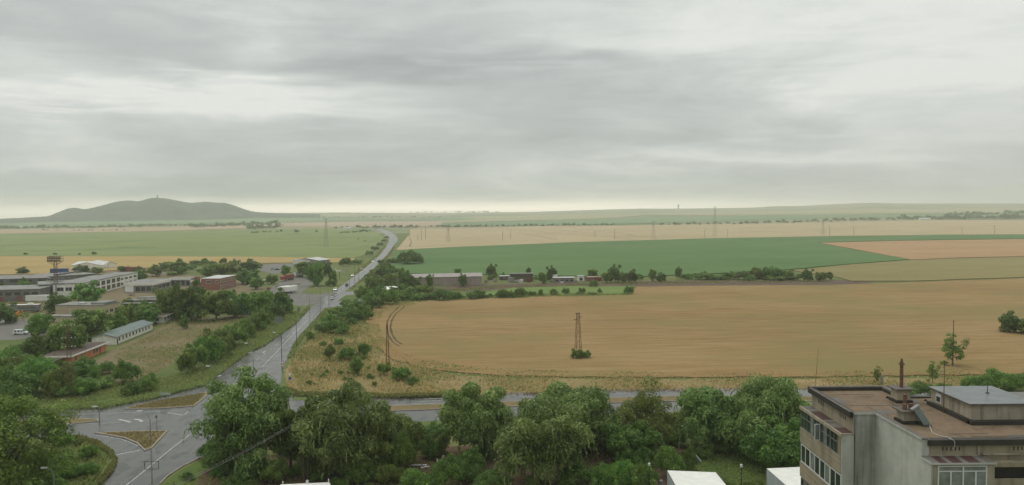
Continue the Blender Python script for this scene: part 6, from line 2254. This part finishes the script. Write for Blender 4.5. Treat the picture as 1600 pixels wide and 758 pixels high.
def round_sign(root, z, r, face, rim, y=-.08, n=18, poly=None):
    k = MB()
    k.tube((0, y, z), (0, y - .03, z), r, r, poly or n)
    d = k.build('sign_plate', M[rim], root)
    k = MB()
    k.tube((0, y - .032, z), (0, y - .045, z), r * .74, r * .74, poly or n)
    k.build('sign_face', M[face], d)


P = G(441.8, 579)
o = empty('traffic_sign', P, .1, 'two round red rimmed signs on one post at the foot of the tall dark lamp', 'traffic sign', 'traffic signs of the corner')
k = MB()
k.tube((0, 0, -.2), (0, 0, 2.7), .05, n=6)
k.build('post', M['galv'], o)
round_sign(o, 2.35, .38, 'whitepaint', 'signred')
round_sign(o, 1.5, .38, 'whitepaint', 'signred')
P = G(453.3, 599)
o = empty('traffic_sign', P, .1, 'white give way triangle above a round blue sign on the verge corner', 'traffic sign', 'traffic signs of the corner')
k = MB()
k.tube((0, 0, -.2), (0, 0, 3.2), .05, n=6)
k.build('post', M['galv'], o)
k = MB()
k.add([(-.5, -.08, 2.7), (.5, -.08, 2.7), (0, -.08, 1.9), (-.5, -.11, 2.7), (.5, -.11, 2.7), (0, -.11, 1.9)], [(0, 1, 2), (5, 4, 3), (0, 3, 4, 1), (1, 4, 5, 2), (2, 5, 3, 0)])
k.build('sign_plate', M['whitepaint'], o)
round_sign(o, 1.35, .42, 'signblue', 'signblue')
P = G(444, 629)
o = empty('traffic_sign', P, .1, 'red white and blue banded marker post at the median nose', 'traffic sign', 'traffic signs of the corner')
for i, c in enumerate(('whitepaint', 'signred', 'whitepaint', 'signblue', 'whitepaint', 'signred')):
    k = MB()
    k.tube((0, 0, i * .42 + (-.2 if i == 0 else 0)), (0, 0, (i + 1) * .42), .16, n=8)
    k.build('band', M[c], o)
P = G(529.3, 436)
H = topz(P, 529, 421)
o = empty('billboard', P, .1, 'white T shaped board on a dark post by the lorry park entrance', 'sign')
k = MB()
k.tube((.6, 0, -.2), (.6, 0, H - 1.4), .16, n=6)
k.build('post', M['darksteel'], o)
k = MB()
k.box(-2.4, 1.6, -.15, .15, H - 1.4, H - .5)
k.box(-2.4, -1.6, -.15, .15, H - .499, H + .6)
k.build('board', M['whitepaint'], o)

# ------------------------------------------------------------------ gardens under the willows
TG = 'white tarpaulin shelters'


def shelter(name, far_l, far_r, near_l, near_r, zt, label, rear_h):
    """white tarpaulin roof on posts: four corner pixels of the roof at height zt"""
    A, B, D_, C_ = [G(*p, zt) for p in (far_l, far_r, near_l, near_r)]
    cx = (A + B + C_ + D_) / 4
    o = empty(name, (cx.x, cx.y, 0), 0, label, 'shelter', TG)
    loc = [p - Vector((cx.x, cx.y, 0)) for p in (A, B, C_, D_)]
    n = 8
    k = MB()
    vs_ = []
    for i in range(n + 1):
        for j in range(n + 1):
            u, v = i / n, j / n
            p = (loc[0] * (1 - u) + loc[1] * u) * (1 - v) + (loc[3] * (1 - u) + loc[2] * u) * v
            sag = .16 * math.sin(math.pi * u) * math.sin(math.pi * v) + .04 * math.sin(u * 19) * math.sin(v * 3)
            vs_.append((p.x, p.y, p.z - sag))
    base = len(vs_)
    vs_ += [(x, y, z - .06) for x, y, z in vs_]
    f = [(i * (n + 1) + j, (i + 1) * (n + 1) + j, (i + 1) * (n + 1) + j + 1, i * (n + 1) + j + 1) for i in range(n) for j in range(n)]
    f += [tuple(base + q for q in reversed(ff)) for ff in f]
    rim = [(i, 0) for i in range(n)] + [(n, j) for j in range(n)] + [(i, n) for i in range(n, 0, -1)] + [(0, j) for j in range(n, 0, -1)]
    ids = [a * (n + 1) + b for a, b in rim]
    f += [(ids[q], ids[(q + 1) % len(ids)], base + ids[(q + 1) % len(ids)], base + ids[q]) for q in range(len(ids))]
    k.add(vs_, f)
    k.build('roof_sheet', M['canvas'], o)
    k = MB()
    for a, b in ((0, 3), (1, 0)):
        p, q = loc[a], loc[b]
        d = (q - p).normalized() * .25
        nn = Vector((-d.y, d.x, 0)) * .12
        pp, qq = p + d, q - d
        k.add([(pp.x, pp.y, 0), (qq.x, qq.y, 0), (qq.x, qq.y, qq.z - .1), (pp.x, pp.y, pp.z - .1), (pp.x + nn.x, pp.y + nn.y, 0), (qq.x + nn.x, qq.y + nn.y, 0), (qq.x + nn.x, qq.y + nn.y, qq.z - .1), (pp.x + nn.x, pp.y + nn.y, pp.z - .1)],
              [(0, 1, 2, 3), (7, 6, 5, 4), (0, 4, 5, 1), (1, 5, 6, 2), (2, 6, 7, 3), (3, 7, 4, 0)])
    k.build('side_sheet', M['tarpgrey'], o)
    for q in loc:
        k = MB()
        e = Vector((q.x, q.y, 0)).normalized() * -.15
        k.tube((q.x + e.x, q.y + e.y, -.2), (q.x + e.x, q.y + e.y, q.z - .05), .06, n=6)
        k.build('post', M['galv'], o)
    k = MB()
    for q0, q1 in ((0, 3), (1, 2)):
        p, q = loc[q0], loc[q1]
        k.tube((p.x, p.y, p.z + .03), (q.x, q.y, q.z + .03), .04, n=5)
    k.build('edge_rail', M['darksteel'], o)


shelter('tarpaulin_shelter', (1042, 735), (1118.5, 738), (1078, 800), (1172, 803), 3.0, 'big white tarpaulin shelter in the garden left of the flats', 2.4)
shelter('tarpaulin_shelter', (1197, 732), (1262, 729), (1246, 775), (1330, 770), 3.2, 'white tarpaulin shelter half hidden by the block of flats', 2.4)
shelter('tarpaulin_shelter', (438, 757), (515, 753.5), (430, 800), (535, 797), 3.0, 'white roof with posts at the bottom edge below the broad willow', 2.4)
for cx, by, lab in ((442, 757.5, 'left one of the white finial posts on the white roof'), (480, 755.5, 'middle one of the white finial posts on the white roof'), (513.5, 753.8, 'right one of the white finial posts on the white roof')):
    P = G(cx, by, 3.0)
    k = MB()
    k.tube((0, 0, -3.1), (0, 0, .5), .06, n=6)
    k.tube((0, 0, .5), (0, 0, .62), .1, .03, 6)
    if cx == 480:
        k.tube((-.25, 0, .1), (.25, 0, .45), .05, n=5)
        k.tube((.25, 0, .1), (-.25, 0, .45), .05, n=5)
    o = k.build('finial_post', M['whitepaint'])
    o.location = P
    tag(o, lab, 'post', 'white finial posts')
# debris and garden things
DG = 'garden debris'
for cx, by, ll, rz, m_, lab in ((655, 729, 2.8, .1, 'whitepaint', 'white plank lying among the dark bushes in the gap'), (664, 732, 1.6, .5, 'whitepaint', 'short white plank beside the longer one in the gap'), (355, 752, 1.8, .1, 'whitepaint', 'pale plank on the soil under the near wires'), (378, 751, 2.2, -.3, 'whitepaint', 'tilted pale plank under the near wires'),
                                 (974, 719, 3.0, .05, 'whitepaint', 'white plank at the back of the vegetable plot'), (930, 745, 1.4, -.2, 'wood', 'grey plank on the soil left of the vegetable plot'), (996, 754, 1.6, .1, 'wood', 'grey plank at the front of the vegetable plot'), (780, 731, 2.2, .2, 'wood', 'grey branch-like plank under the palest willow'), (990, 715, 2.0, .2, 'rust', 'rusty sheet on the brown heap behind the vegetable plot')):
    P = G(cx, by)
    k = MB()
    k.box(-ll / 2, ll / 2, -.14, .14, .25, .33)
    k.box(-ll * .4, -ll * .4 + .12, -.1, .1, -.05, .25)
    k.box(ll * .38, ll * .38 + .12, -.1, .1, -.05, .25)
    o = k.build('plank', M[m_])
    o.location = P
    o.rotation_euler = (0, .03, rz)
    tag(o, lab, 'plank', DG)
for cx, by, h_, lab in ((1010, 716, 1.5, 'left of the three white pipes behind the vegetable plot'), (1014, 716, 1.6, 'middle of the three white pipes behind the vegetable plot'), (1018, 716, 1.3, 'right of the three white pipes behind the vegetable plot'), (692, 722, 1.2, 'pale stake at the right of the white junk in the gap'), (683, 725, .9, 'short pale stake beside the white junk in the gap')):
    P = G(cx, by)
    k = MB()
    k.tube((0, 0, -.2), (.05, .02, h_), .13, .12, 8)
    o = k.build('pipe', M['whitepaint'])
    o.location = P
    tag(o, lab, 'pipe', 'white garden pipes')
P = G(1082, 722)
o = empty('tarpaulin_heap', P, .3, 'dark green tarpaulin heap with a pale edge left of the lawn', 'heap')
k = MB()
k.add([(-1.6, -1.0, 0), (1.5, -1.1, 0), (1.7, 1.0, 0), (-1.5, 1.1, 0), (-.6, .1, 1.5), (.7, -.2, 1.2)], [(0, 1, 5, 4), (1, 2, 5), (2, 3, 4, 5), (3, 0, 4), (3, 2, 1, 0)])
k.build('cover', M['tarpgreen'], o, bevel=.08)
k = MB()
k.tube((1.4, -1.0, .05), (.6, -.2, 1.3), .07, n=5)
k.build('edge_pole', M['whitepaint'], o)
P = G(1031, 760)
k = MB()
k.tube((0, 0, -.1), (0, 0, 1.0), .45, .48, 14)
k.tube((0, 0, 1.0), (0, 0, 1.12), .5, .3, 14)
o = k.build('barrel', M['galv'])
o.location = P
tag(o, 'grey rain barrel at the left side of the big tarpaulin', 'barrel')
# bean rows: leafy plants in the plot
for i, (cx, by) in enumerate(((948, 742), (966, 738), (985, 741), (955, 756), (978, 757), (1000, 748))):
    plant('nbush2', cx, by, by - 14, 13, ['back left', 'back middle', 'back right', 'front left', 'front middle', 'front right'][i] + ' bright green plant clump of the vegetable plot', 'vegetable plants')

# ------------------------------------------------------------------ the block of flats at the lower right
def stained(name, col, stain, k1, seed, rough=.85):
    m_, k, bs, _ = new_mat(name)
    p = pos(k)
    n = k.noise(p, .9, 6, .65)
    c = k.ramp(n, [(.3, tuple(x * .82 for x in col)), (.7, tuple(x * 1.12 for x in col))])
    s = k.noise(scl(k, p, (1.6, 1.6, .10)), 1.0, 5, .6)
    c = k.mix(k.m('MULTIPLY', k.m('SUBTRACT', s, .50, clamp=True), k1, clamp=True), c, stain)
    g = k.noise(p, 14, 4, .7)
    c = k.mix(k.m('MULTIPLY', k.m('SUBTRACT', g, .55, clamp=True), 1.6, clamp=True), c, tuple(x * .6 for x in col))
    k.put(bs.inputs['Base Color'], c)
    bs.inputs['Roughness'].default_value = rough
    bs.inputs['Specular IOR Level'].default_value = .25
    bump(k, bs, k.m('ADD', n, k.m('MULTIPLY', g, .4)), .3, .03)
    return m_


MF = {
    'gable': stained('flats_grey_render', (.44, .44, .405), (.27, .265, .235), 2.0, 1),
    'dirty': stained('flats_dirty_render', (.38, .375, .34), (.11, .105, .088), 4.0, 2),
    'beige': stained('flats_beige_concrete', (.31, .265, .19), (.11, .085, .06), 3.0, 3),
    'pale': stained('flats_pale_concrete', (.345, .30, .225), (.11, .095, .075), 3.2, 4),
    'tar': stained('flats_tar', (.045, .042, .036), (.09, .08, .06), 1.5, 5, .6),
    'cap': stained('flats_sheet_cap', (.125, .112, .095), (.055, .042, .034), 3.5, 6, .6),
    'trim': stained('flats_white_trim', (.46, .46, .44), (.25, .23, .20), 2.0, 7, .5),
    'gravel': two('flats_roof_gravel', [(.30, (.085, .062, .042)), (.44, (.165, .120, .080)), (.56, (.205, .150, .100)), (.70, (.105, .080, .055))], .7, fine=.6, bumpd=.06),
    'tin_red': stained('flats_red_tin', (.085, .045, .040), (.05, .035, .03), 2.0, 8, .5),
    'tin_grey': stained('flats_grey_tin', (.165, .155, .135), (.09, .065, .05), 2.5, 9, .5),
    'slab': stained('flats_slab_roof', (.150, .165, .168), (.085, .09, .09), 3.0, 10, .35),
    'house': stained('flats_roof_house', (.36, .32, .245), (.10, .09, .07), 4.0, 11),
    'frame': paint('flats_white_frame', (.62, .62, .60), .4, .08, 2),
    'oldframe': paint('flats_old_frame', (.16, .17, .155), .6, .2, 2),
    'curtain': paint('flats_curtain_glass', (.20, .215, .21), .15, .35, 1.6, spec=.6),
    'glass': paint('flats_glass', (.035, .045, .042), .08, .5, .9, spec=.6),
    'ply': paint('flats_plywood', (.26, .20, .11), .8, .15, 2),
}
BX, BY = 24.3, 48.0
FL = empty('apartment_block', (BX, BY, 0), 0, 'weathered grey and beige block of flats with a brown gravel roof at the lower right', 'apartment block')


def W(mb, x0, x1, y0, y1, z0, z1):
    return mb.box(x0 - BX, x1 - BX, y0 - BY, y1 - BY, z0, z1)


ZR = 31.2
k = MB()
foot = [(24.3, 54.2), (25.9, 54.2), (25.9, 48), (46, 48), (46, 59.3), (30.1, 59.3), (30.1, 62), (24.3, 62)]
k.prism([(a - BX, b - BY) for a, b in foot], -.5, ZR - .02)
k.build('wall', MF['beige'], FL)
k = MB()
inn = [(24.5, 54.4), (26.1, 54.4), (26.1, 48.35), (45.9, 48.35), (45.9, 59.1), (29.9, 59.1), (29.9, 61.8), (24.5, 61.8)]
k.prism([(a - BX, b - BY) for a, b in inn], ZR - .3, ZR)
roof = k.build('roof', MF['gravel'], FL)
# grey insulated gable walls
k = MB()
W(k, 25.78, 25.897, 47.93, 54.1, 0, 31.40)
W(k, 25.898, 26.22, 47.93, 47.997, 0, 31.40)
k.build('gable_wall', MF['gable'], FL)
k = MB()
W(k, 24.25, 25.78, 54.1, 54.197, 0, 31.40)
k.build('gable_wall', MF['dirty'], FL)
# sheet caps on the parapets
k = MB()
W(k, 25.70, 26.12, 47.85, 54.02, 31.40, 31.46)
W(k, 24.18, 26.12, 54.02, 54.36, 31.40, 31.465)
k.build('parapet_cap', MF['cap'], FL)
k = MB()
W(k, 25.685, 25.697, 47.84, 54.02, 31.34, 31.475)
W(k, 24.18, 25.70, 54.0, 54.015, 31.34, 31.475)
k.build('cap_edge', MF['trim'], FL)
k = MB()     # dark tarred kerb round the roof
W(k, 24.05, 24.48, 54.37, 62.2, 31.02, 31.42)
W(k, 26.125, 46.1, 47.78, 48.33, 31.0, 31.36)
W(k, 30.12, 46.1, 59.12, 59.5, 31.0, 31.30)
W(k, 24.485, 30.1, 61.78, 62.2, 31.02, 31.418)
W(k, 29.85, 30.115, 59.51, 61.775, 31.0, 31.418)
k.build('roof_kerb', MF['tar'], FL)
k = MB()
W(k, 24.05, 30.3, 61.82, 62.22, 31.422, 31.52)
W(k, 29.92, 30.3, 59.52, 61.815, 31.0, 31.50)
W(k, 24.02, 24.22, 54.37, 61.815, 31.422, 31.47)
k.build('parapet_cap', MF['cap'], FL)
rr_ = random.Random(3)
# slit vents in the bands under the kerb
for y in (55.6, 55.9, 56.2, 56.5, 59.6, 59.9, 60.2, 60.5):
    k = MB()
    W(k, 24.285, 24.297, y, y + .10, 30.50, 30.82)
    k.build('vent_slit', MF['tar'], FL)
for x in (27.1, 27.35, 27.62, 27.9, 28.15, 31.6, 31.85, 32.1, 32.35):
    k = MB()
    W(k, x, x + .07, 47.985, 47.997, 30.62 + rr_.uniform(-.02, .02), 30.86)
    k.build('vent_slit', MF['tar'], FL)
k = MB()
W(k, 26.22, 29.25, 47.86, 47.995, 30.30, 30.38)
W(k, 29.6, 46, 47.80, 47.995, 30.38, 30.46)
W(k, 29.30, 29.42, 47.9, 47.995, 30.30, 31.0)
k.build('ledge', MF['pale'], FL)

# glazed balcony stack on the left face (X 23.4 .. 24.3)
k = MB()
W(k, 23.46, 24.297, 54.22, 61.9, -.3, 29.80)
k.build('balcony_stack', MF['beige'], FL)
k = MB()
W(k, 23.38, 24.297, 54.10, 54.197, 0, 29.95)
k.build('balcony_end', MF['gable'], FL)
k = MB()
stripes = [MF['tin_red'], MF['tin_grey'], MF['cap']]
y = 54.2
i = 0
seq = [(0, 1.5), (1, 1.3), (0, .15), (1, .7), (0, 2.3), (2, .2), (1, .6), (2, .95)]
for mi, wd in seq:
    k.mat(mi)
    W(k, 23.42, 24.294, y + .002, min(61.98, y + wd), 29.83, 29.93 - .004 * (i % 2))
    y += wd
    i += 1
k.build('balcony_roof', stripes, FL)
k = MB()
W(k, 23.30, 23.42, 54.06, 62.0, 29.72, 29.96)
W(k, 23.42, 24.29, 54.06, 54.098, 29.86, 29.97)
k.build('balcony_fascia', MF['pale'], FL)
for lv in range(5):
    zt = 29.72 - lv * 2.8
    # concrete parapet band under each row of windows
    k = MB()
    W(k, 23.36, 23.458, 54.22, 61.95, zt - 2.72, zt - 1.52)
    W(k, 23.33, 23.36, 54.24, 61.93, zt - 1.60, zt - 1.50)
    W(k, 23.335, 23.359, 54.24, 61.93, zt - 2.0, zt - 1.93)
    k.build('balcony_parapet', MF['beige'], FL)
    new = lv % 2 == 1
    nwin = 4
    wl = 7.6 / nwin
    for q in range(nwin):
        y0 = 54.28 + q * wl
        fr, pn = MB(), MB()
        t = .075 if new else .05
        z0, z1 = zt - 1.49, zt - .02
        W(fr, 23.40, 23.457, y0, y0 + wl - .03, z0, z0 + t)
        W(fr, 23.40, 23.457, y0, y0 + wl - .03, z1 - t, z1)
        nb = 2 if new else 3
        for b_ in range(nb + 1):
            yy = y0 + (wl - .03 - t) * b_ / nb
            W(fr, 23.402, 23.456, yy, yy + t, z0 + t, z1 - t)
        if not new:
            W(fr, 23.404, 23.455, y0 + t, y0 + wl - .03 - t, z0 + .85, z0 + .90)
        f = fr.build('window', MF['frame'] if new else MF['oldframe'], FL)
        for b_ in range(nb):
            ya = y0 + (wl - .03 - t) * b_ / nb + t * .6
            yb = y0 + (wl - .03 - t) * (b_ + 1) / nb + t * .4
            W(pn.mat(0 if (q * 3 + b_ + lv) % 4 else 1), 23.43, 23.445, ya, yb, z0 + t * .5, z1 - t * .5)
        pn.build('pane', [MF['glass'], MF['curtain'] if new else (MF['ply'] if q in (0,) else MF['curtain'])], f)
# an open casement on the top row
k = MB()
for a in (((22.98, 58.0), (23.40, 58.3)),):
    (xa, ya), (xb, yb) = a
    for z0, z1 in ((28.3, 28.36), (29.5, 29.56)):
        W(k, xa, xb, ya, ya + .05, z0, z1)
    for xq in (xa, xb - .06):
        W(k, xq, xq + .06, ya + .001, ya + .049, 28.36, 29.5)
cas = k.build('open_casement', MF['frame'], FL)
k = MB()
W(k, 23.03, 23.35, 58.015, 58.03, 28.36, 29.5)
k.build('pane', MF['curtain'], cas)

# glazed balcony box on the near face
k = MB()
W(k, 25.86, 29.72, 46.86, 47.92, -.3, 28.35)
W(k, 25.86, 26.18, 46.86, 47.92, 28.352, 30.05)
W(k, 29.28, 29.72, 46.86, 47.92, 28.352, 30.05)
W(k, 25.86, 29.72, 46.86, 47.92, 30.052, 30.16)
k.build('balcony_box', MF['pale'], FL)
k = MB()
W(k, 25.76, 25.857, 46.80, 47.92, 0, 30.16)
k.build('balcony_end', MF['gable'], FL)
k = MB()
for i, (mi, wd) in enumerate(((1, .55), (0, .5), (1, .3), (0, .65), (1, .35), (0, .75), (1, .4), (2, .5))):
    x = 25.74 + sum(q[1] for q in ((1, .55), (0, .5), (1, .3), (0, .65), (1, .35), (0, .75), (1, .4), (2, .5))[:i])
    k.mat(mi)
    b0 = len(k.v)
    k.add([(x - BX, 46.74 - BY, 30.19), (x + wd - .004 - BX, 46.74 - BY, 30.19), (x + wd - .004 - BX, 47.92 - BY, 30.30), (x - BX, 47.92 - BY, 30.30),
           (x - BX, 46.74 - BY, 30.23), (x + wd - .004 - BX, 46.74 - BY, 30.23), (x + wd - .004 - BX, 47.92 - BY, 30.34), (x - BX, 47.92 - BY, 30.34)],
          [(0, 3, 2, 1), (4, 5, 6, 7), (0, 1, 5, 4), (1, 2, 6, 5), (2, 3, 7, 6), (3, 0, 4, 7)])
k.build('balcony_roof', stripes, FL)
k = MB()
W(k, 25.70, 29.78, 46.715, 46.737, 30.14, 30.25)
W(k, 25.70, 25.735, 46.738, 47.92, 30.16, 30.28)
k.build('balcony_fascia', MF['trim'], FL)
fr, pn = MB(), MB()
for z0, z1 in ((28.36, 28.44), (29.66, 29.72), (29.97, 30.04)):
    W(fr, 26.20, 29.26, 46.84, 46.90, z0, z1)
for x, z0, z1 in ((26.20, 28.44, 29.66), (26.20, 29.72, 29.97), (29.18, 28.44, 29.66), (29.18, 29.72, 29.97), (27.74, 28.44, 29.66), (27.74, 29.72, 29.97), (26.98, 28.44, 29.66), (28.52, 28.44, 29.66)):
    W(fr, x, x + .08, 46.842, 46.898, z0, z1)
f = fr.build('window', MF['frame'], FL)
W(pn, 26.24, 29.22, 46.88, 46.89, 28.40, 30.0)
pn.build('pane', MF['curtain'], f)
k = MB()
W(k, 26.25, 29.2, 47.0, 47.02, 28.4, 30.0)
k.build('curtain', MF['curtain'], FL)
# loggias right of the box
for lv in range(4):
    z = 30.02 - lv * 2.8
    k = MB()
    W(k, 29.73, 46, 47.45, 47.995, z - .30, z)
    W(k, 29.73, 46, 47.42, 47.58, z - 2.0, z - 1.05)
    for x in (33.4, 37.2, 41.0):
        W(k, x, x + .2, 47.46, 47.994, z - 2.0, z - .301)
    k.build('loggia', MF['beige'], FL)
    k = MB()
    W(k, 29.9, 45.9, 47.96, 47.99, z - 2.0, z - .31)  # flat black panel, paints the shade inside the loggia openings
    k.build('loggia_shade_panel', MF['tar'], FL)

# repaired strips of felt and tar seams on the gravel
k = MB()
for x0, x1, y0, y1 in ((25.2, 29.5, 57.0, 57.06), (26.4, 26.46, 50.5, 57), (28.4, 31.0, 49.6, 49.66), (24.6, 28.6, 60.4, 60.47), (29.5, 36, 49.0, 49.07), (28.6, 28.66, 53.5, 58)):
    W(k, x0, x1, y0, y1, ZR + .002, ZR + .012)
k.build('tar_seam', MF['tar'], FL)
for x0, x1, y0, y1 in ((26.2, 27.6, 54.6, 55.8), (29.0, 31.0, 57.6, 59.0), (24.7, 25.5, 57.5, 59.6), (32.0, 35.0, 48.5, 49.3)):
    k = MB()
    W(k, x0, x1, y0, y1, ZR + .001, ZR + .008)
    k.build('felt_patch', MF['cap'], FL)

# low house on the roof with a grey slab on top
k = MB()
W(k, 31.3, 35.7, 52.0, 57.0, ZR - .1, 32.50)
hw_ = k.build('roof_house', MF['house'], FL)
k = MB()
W(k, 31.12, 35.9, 51.82, 57.2, 32.503, 32.58)
k.build('slab', MF['slab'], hw_)
k = MB()
W(k, 31.10, 35.92, 51.80, 51.818, 32.48, 32.60)
W(k, 31.08, 31.118, 51.82, 57.2, 32.48, 32.60)
k.build('slab_edge', MF['cap'], hw_)
k = MB()
W(k, 31.05, 31.297, 51.8, 57.2, ZR + .002, ZR + .30)
W(k, 31.05, 35.9, 51.55, 51.99, ZR + .003, ZR + .26)
k.build('tar_skirt', MF['tar'], hw_)
k = MB()
W(k, 31.25, 31.297, 55.6, 56.3, ZR + .45, ZR + 1.15)
k.build('hatch', MF['frame'], hw_)
k = MB()
W(k, 31.236, 31.249, 55.7, 56.2, ZR + .52, ZR + .9)
k.build('hatch_glass', MF['tar'], hw_)
k = MB()
W(k, 35.95, 42, 50.5, 57.5, ZR - .1, 31.9)
o2 = k.build('roof_house', MF['house'], FL)
k = MB()
W(k, 35.93, 42.2, 50.3, 57.7, 31.903, 31.98)
k.build('slab', MF['tin_grey'], o2)


# masonry chimneys
def chimney(x, y, w_, h_, pots, label_mat='pale'):
    k = MB()
    W(k, x - w_ / 2, x + w_ / 2, y - w_ / 2, y + w_ / 2, ZR - .1, ZR + h_)
    c = k.build('chimney', MF[label_mat], FL)
    k = MB()
    W(k, x - w_ / 2 - .22, x + w_ / 2 + .22, y - w_ / 2 - .22, y + w_ / 2 + .22, ZR + h_ + .001, ZR + h_ + .10)
    k.build('cap_slab', MF['cap'], c)
    k = MB()
    W(k, x - w_ / 2 - .12, x + w_ / 2 + .12, y - w_ / 2 - .12, y + w_ / 2 + .12, ZR + .001, ZR + .22)
    k.build('tar_skirt', MF['tar'], c)
    for dx, dy, r_, hh, m_ in pots:
        k = MB()
        k.tube((x + dx - BX, y + dy - BY, ZR + h_ + .08), (x + dx - BX, y + dy - BY, ZR + h_ + .1 + hh), r_, r_, 12)
        if hh > 1:
            k.tube((x + dx - BX, y + dy - BY, ZR + h_ + hh - .1), (x + dx - BX, y + dy - BY, ZR + h_ + hh + .0), r_ * 1.7, r_ * 1.7, 12)
            k.tube((x + dx - BX, y + dy - BY, ZR + h_ + hh + .1), (x + dx - BX, y + dy - BY, ZR + h_ + hh + .35), r_ * .8, r_ * .6, 10)
        k.build('flue_pipe', m_, c)


chimney(29.62, 58.2, 1.0, 1.0, [(0.05, 0, .125, 1.95, M['rust'])])
chimney(27.2, 52.5, 1.0, .82, [(-.25, -.1, .15, .38, M['rust']), (.18, -.1, .15, .40, M['rust']), (-.02, .3, .13, .95, M['rust'])])

# things standing on the roof
def rp(px_, py_, z=ZR):
    return G(px_, py_, z)


o = empty('floodlight_box', (28.05, 51.6, ZR), 0, 'grey metal box leaning over on the gravel roof beside the near chimney', 'metal box')
k = MB()
p0, p1 = Vector((0, 0, .08)), Vector((-.72, .15, 1.2))
d_ = (p1 - p0).normalized()
s_ = Vector((0, 1, 0)).cross(d_).normalized()
u_ = d_.cross(s_)
vs_ = []
for q in (p0, p1):
    for a, b in ((-.22, -.14), (.22, -.14), (.22, .14), (-.22, .14)):
        vs_.append(q + s_ * a + u_ * b)
k.add(vs_, [(0, 3, 2, 1), (4, 5, 6, 7), (0, 1, 5, 4), (1, 2, 6, 5), (2, 3, 7, 6), (3, 0, 4, 7)])
k.build('case', M['signback'], o, bevel=.02)
k = MB()
vs_ = []
for q in (p1 - d_ * .02, p1 + d_ * .07):
    for a, b in ((-.30, -.2), (.30, -.2), (.30, .2), (-.30, .2)):
        vs_.append(q + s_ * a + u_ * b)
k.add(vs_, [(0, 3, 2, 1), (4, 5, 6, 7), (0, 1, 5, 4), (1, 2, 6, 5), (2, 3, 7, 6), (3, 0, 4, 7)])
k.build('lid', M['galv'], o)
k = MB()
k.box(-.35, .2, -.3, .3, .0, .10)
k.tube((-.5, .1, .05), (-.3, .05, .62), .03, n=5)
k.build('foot', M['darksteel'], o)
pts = [rp(1452, 664, ZR + .2), rp(1454, 669, ZR + .04), rp(1457, 675.5, ZR + .03), rp(1466, 680, ZR + .03), rp(1478, 682.5, ZR + .03), rp(1488, 685, ZR + .08), Vector((27.52, 47.95, 31.42)), Vector((27.70, 47.74, 31.32)), Vector((27.74, 47.76, 30.95)), Vector((27.72, 47.9, 30.75))]
fine = []
for i in range(len(pts) - 1):
    a, b = pts[max(0, i - 1)], pts[i]
    c, e = pts[i + 1], pts[min(len(pts) - 1, i + 2)]
    for j in range(6):
        t = j / 6
        fine.append(.5 * ((2 * b) + (c - a) * t + (2 * a - 5 * b + 4 * c - e) * t * t + (3 * b - a - 3 * c + e) * t ** 3))
fine.append(pts[-1])
k = MB()
k.path([tuple(q) for q in fine], .018, 6)
tag(k.build('cable', M['lampgrey']), 'white cable snaking from the leaning box over the roof edge into the wall', 'cable')
o = empty('aerial', (31.0, 54.8, ZR), 0, 'rusty aerial mast with a side rod beside the grey roof house', 'aerial', 'roof aerials')
k = MB()
k.tube((0, 0, 0), (.02, 0, 3.75), .035, .025, 6)
k.build('mast', M['rust'], o)
k = MB()
k.tube((0, 0, 3.45), (1.2, .1, 3.36), .014, n=4)
k.tube((0, 0, 3.3), (-.12, 0, 3.3), .02, n=4)
k.build('side_rod', M['rust'], o)
o = empty('aerial', (24.42, 61.7, ZR), 0, 'thin leaning rod aerial at the far left corner of the gravel roof', 'aerial', 'roof aerials')
k = MB()
k.tube((0, 0, 0), (.30, 0, 3.5), .022, .012, 5)
k.build('mast', M['rust'], o)
k = MB()
k.tube((.02, 0, 1.15), (.24, 0, 1.2), .012, n=4)
k.build('side_rod', M['rust'], o)
o = empty('aerial', (34.2, 54.9, 32.58), 0, 'short dark rod standing on the grey slab of the roof house', 'aerial', 'roof aerials')
k = MB()
k.tube((0, 0, 0), (0, 0, 1.0), .03, .02, 6)
k.build('mast', M['darksteel'], o)
k = MB()
k.box(-.1, .1, -.1, .1, .004, .05)
k.build('foot', M['darksteel'], o)
# loose bits on the gravel
for cx, by, s, lab in ((1387, 622, .16, 'dark stone lying on the gravel near the far chimney'), (1446, 626.5, .14, 'dark stone on the gravel between the chimneys and the roof house, left'), (1462, 626.5, .15, 'dark stone on the gravel between the chimneys and the roof house, right')):
    P = rp(cx, by)
    k = MB()
    k.add([(-s, -s * .6, 0), (s, -s * .7, 0), (s * .9, s, 0), (-s * .8, s * .7, 0), (-s * .5, -s * .3, s), (s * .5, -s * .2, s * .8), (s * .2, s * .5, s * .9)], [(0, 1, 5, 4), (1, 2, 6, 5), (2, 3, 6), (3, 0, 4), (3, 4, 6), (4, 5, 6)])
    o = k.build('stone', MF['tar'])
    o.location = P
    tag(o, lab, 'stone', 'stones on the roof')

# ------------------------------------------------------------------ closing
_seen = {}
for o in scene.objects:
    if 'label' in o.keys() and o.parent is None:
        _seen.setdefault(o['label'], []).append(o.name)
for k_, v_ in _seen.items():
    nw = len(k_.split())
    if len(v_) > 1 or nw < 4 or nw > 16:
        print('LABEL', nw, k_, v_[:4])
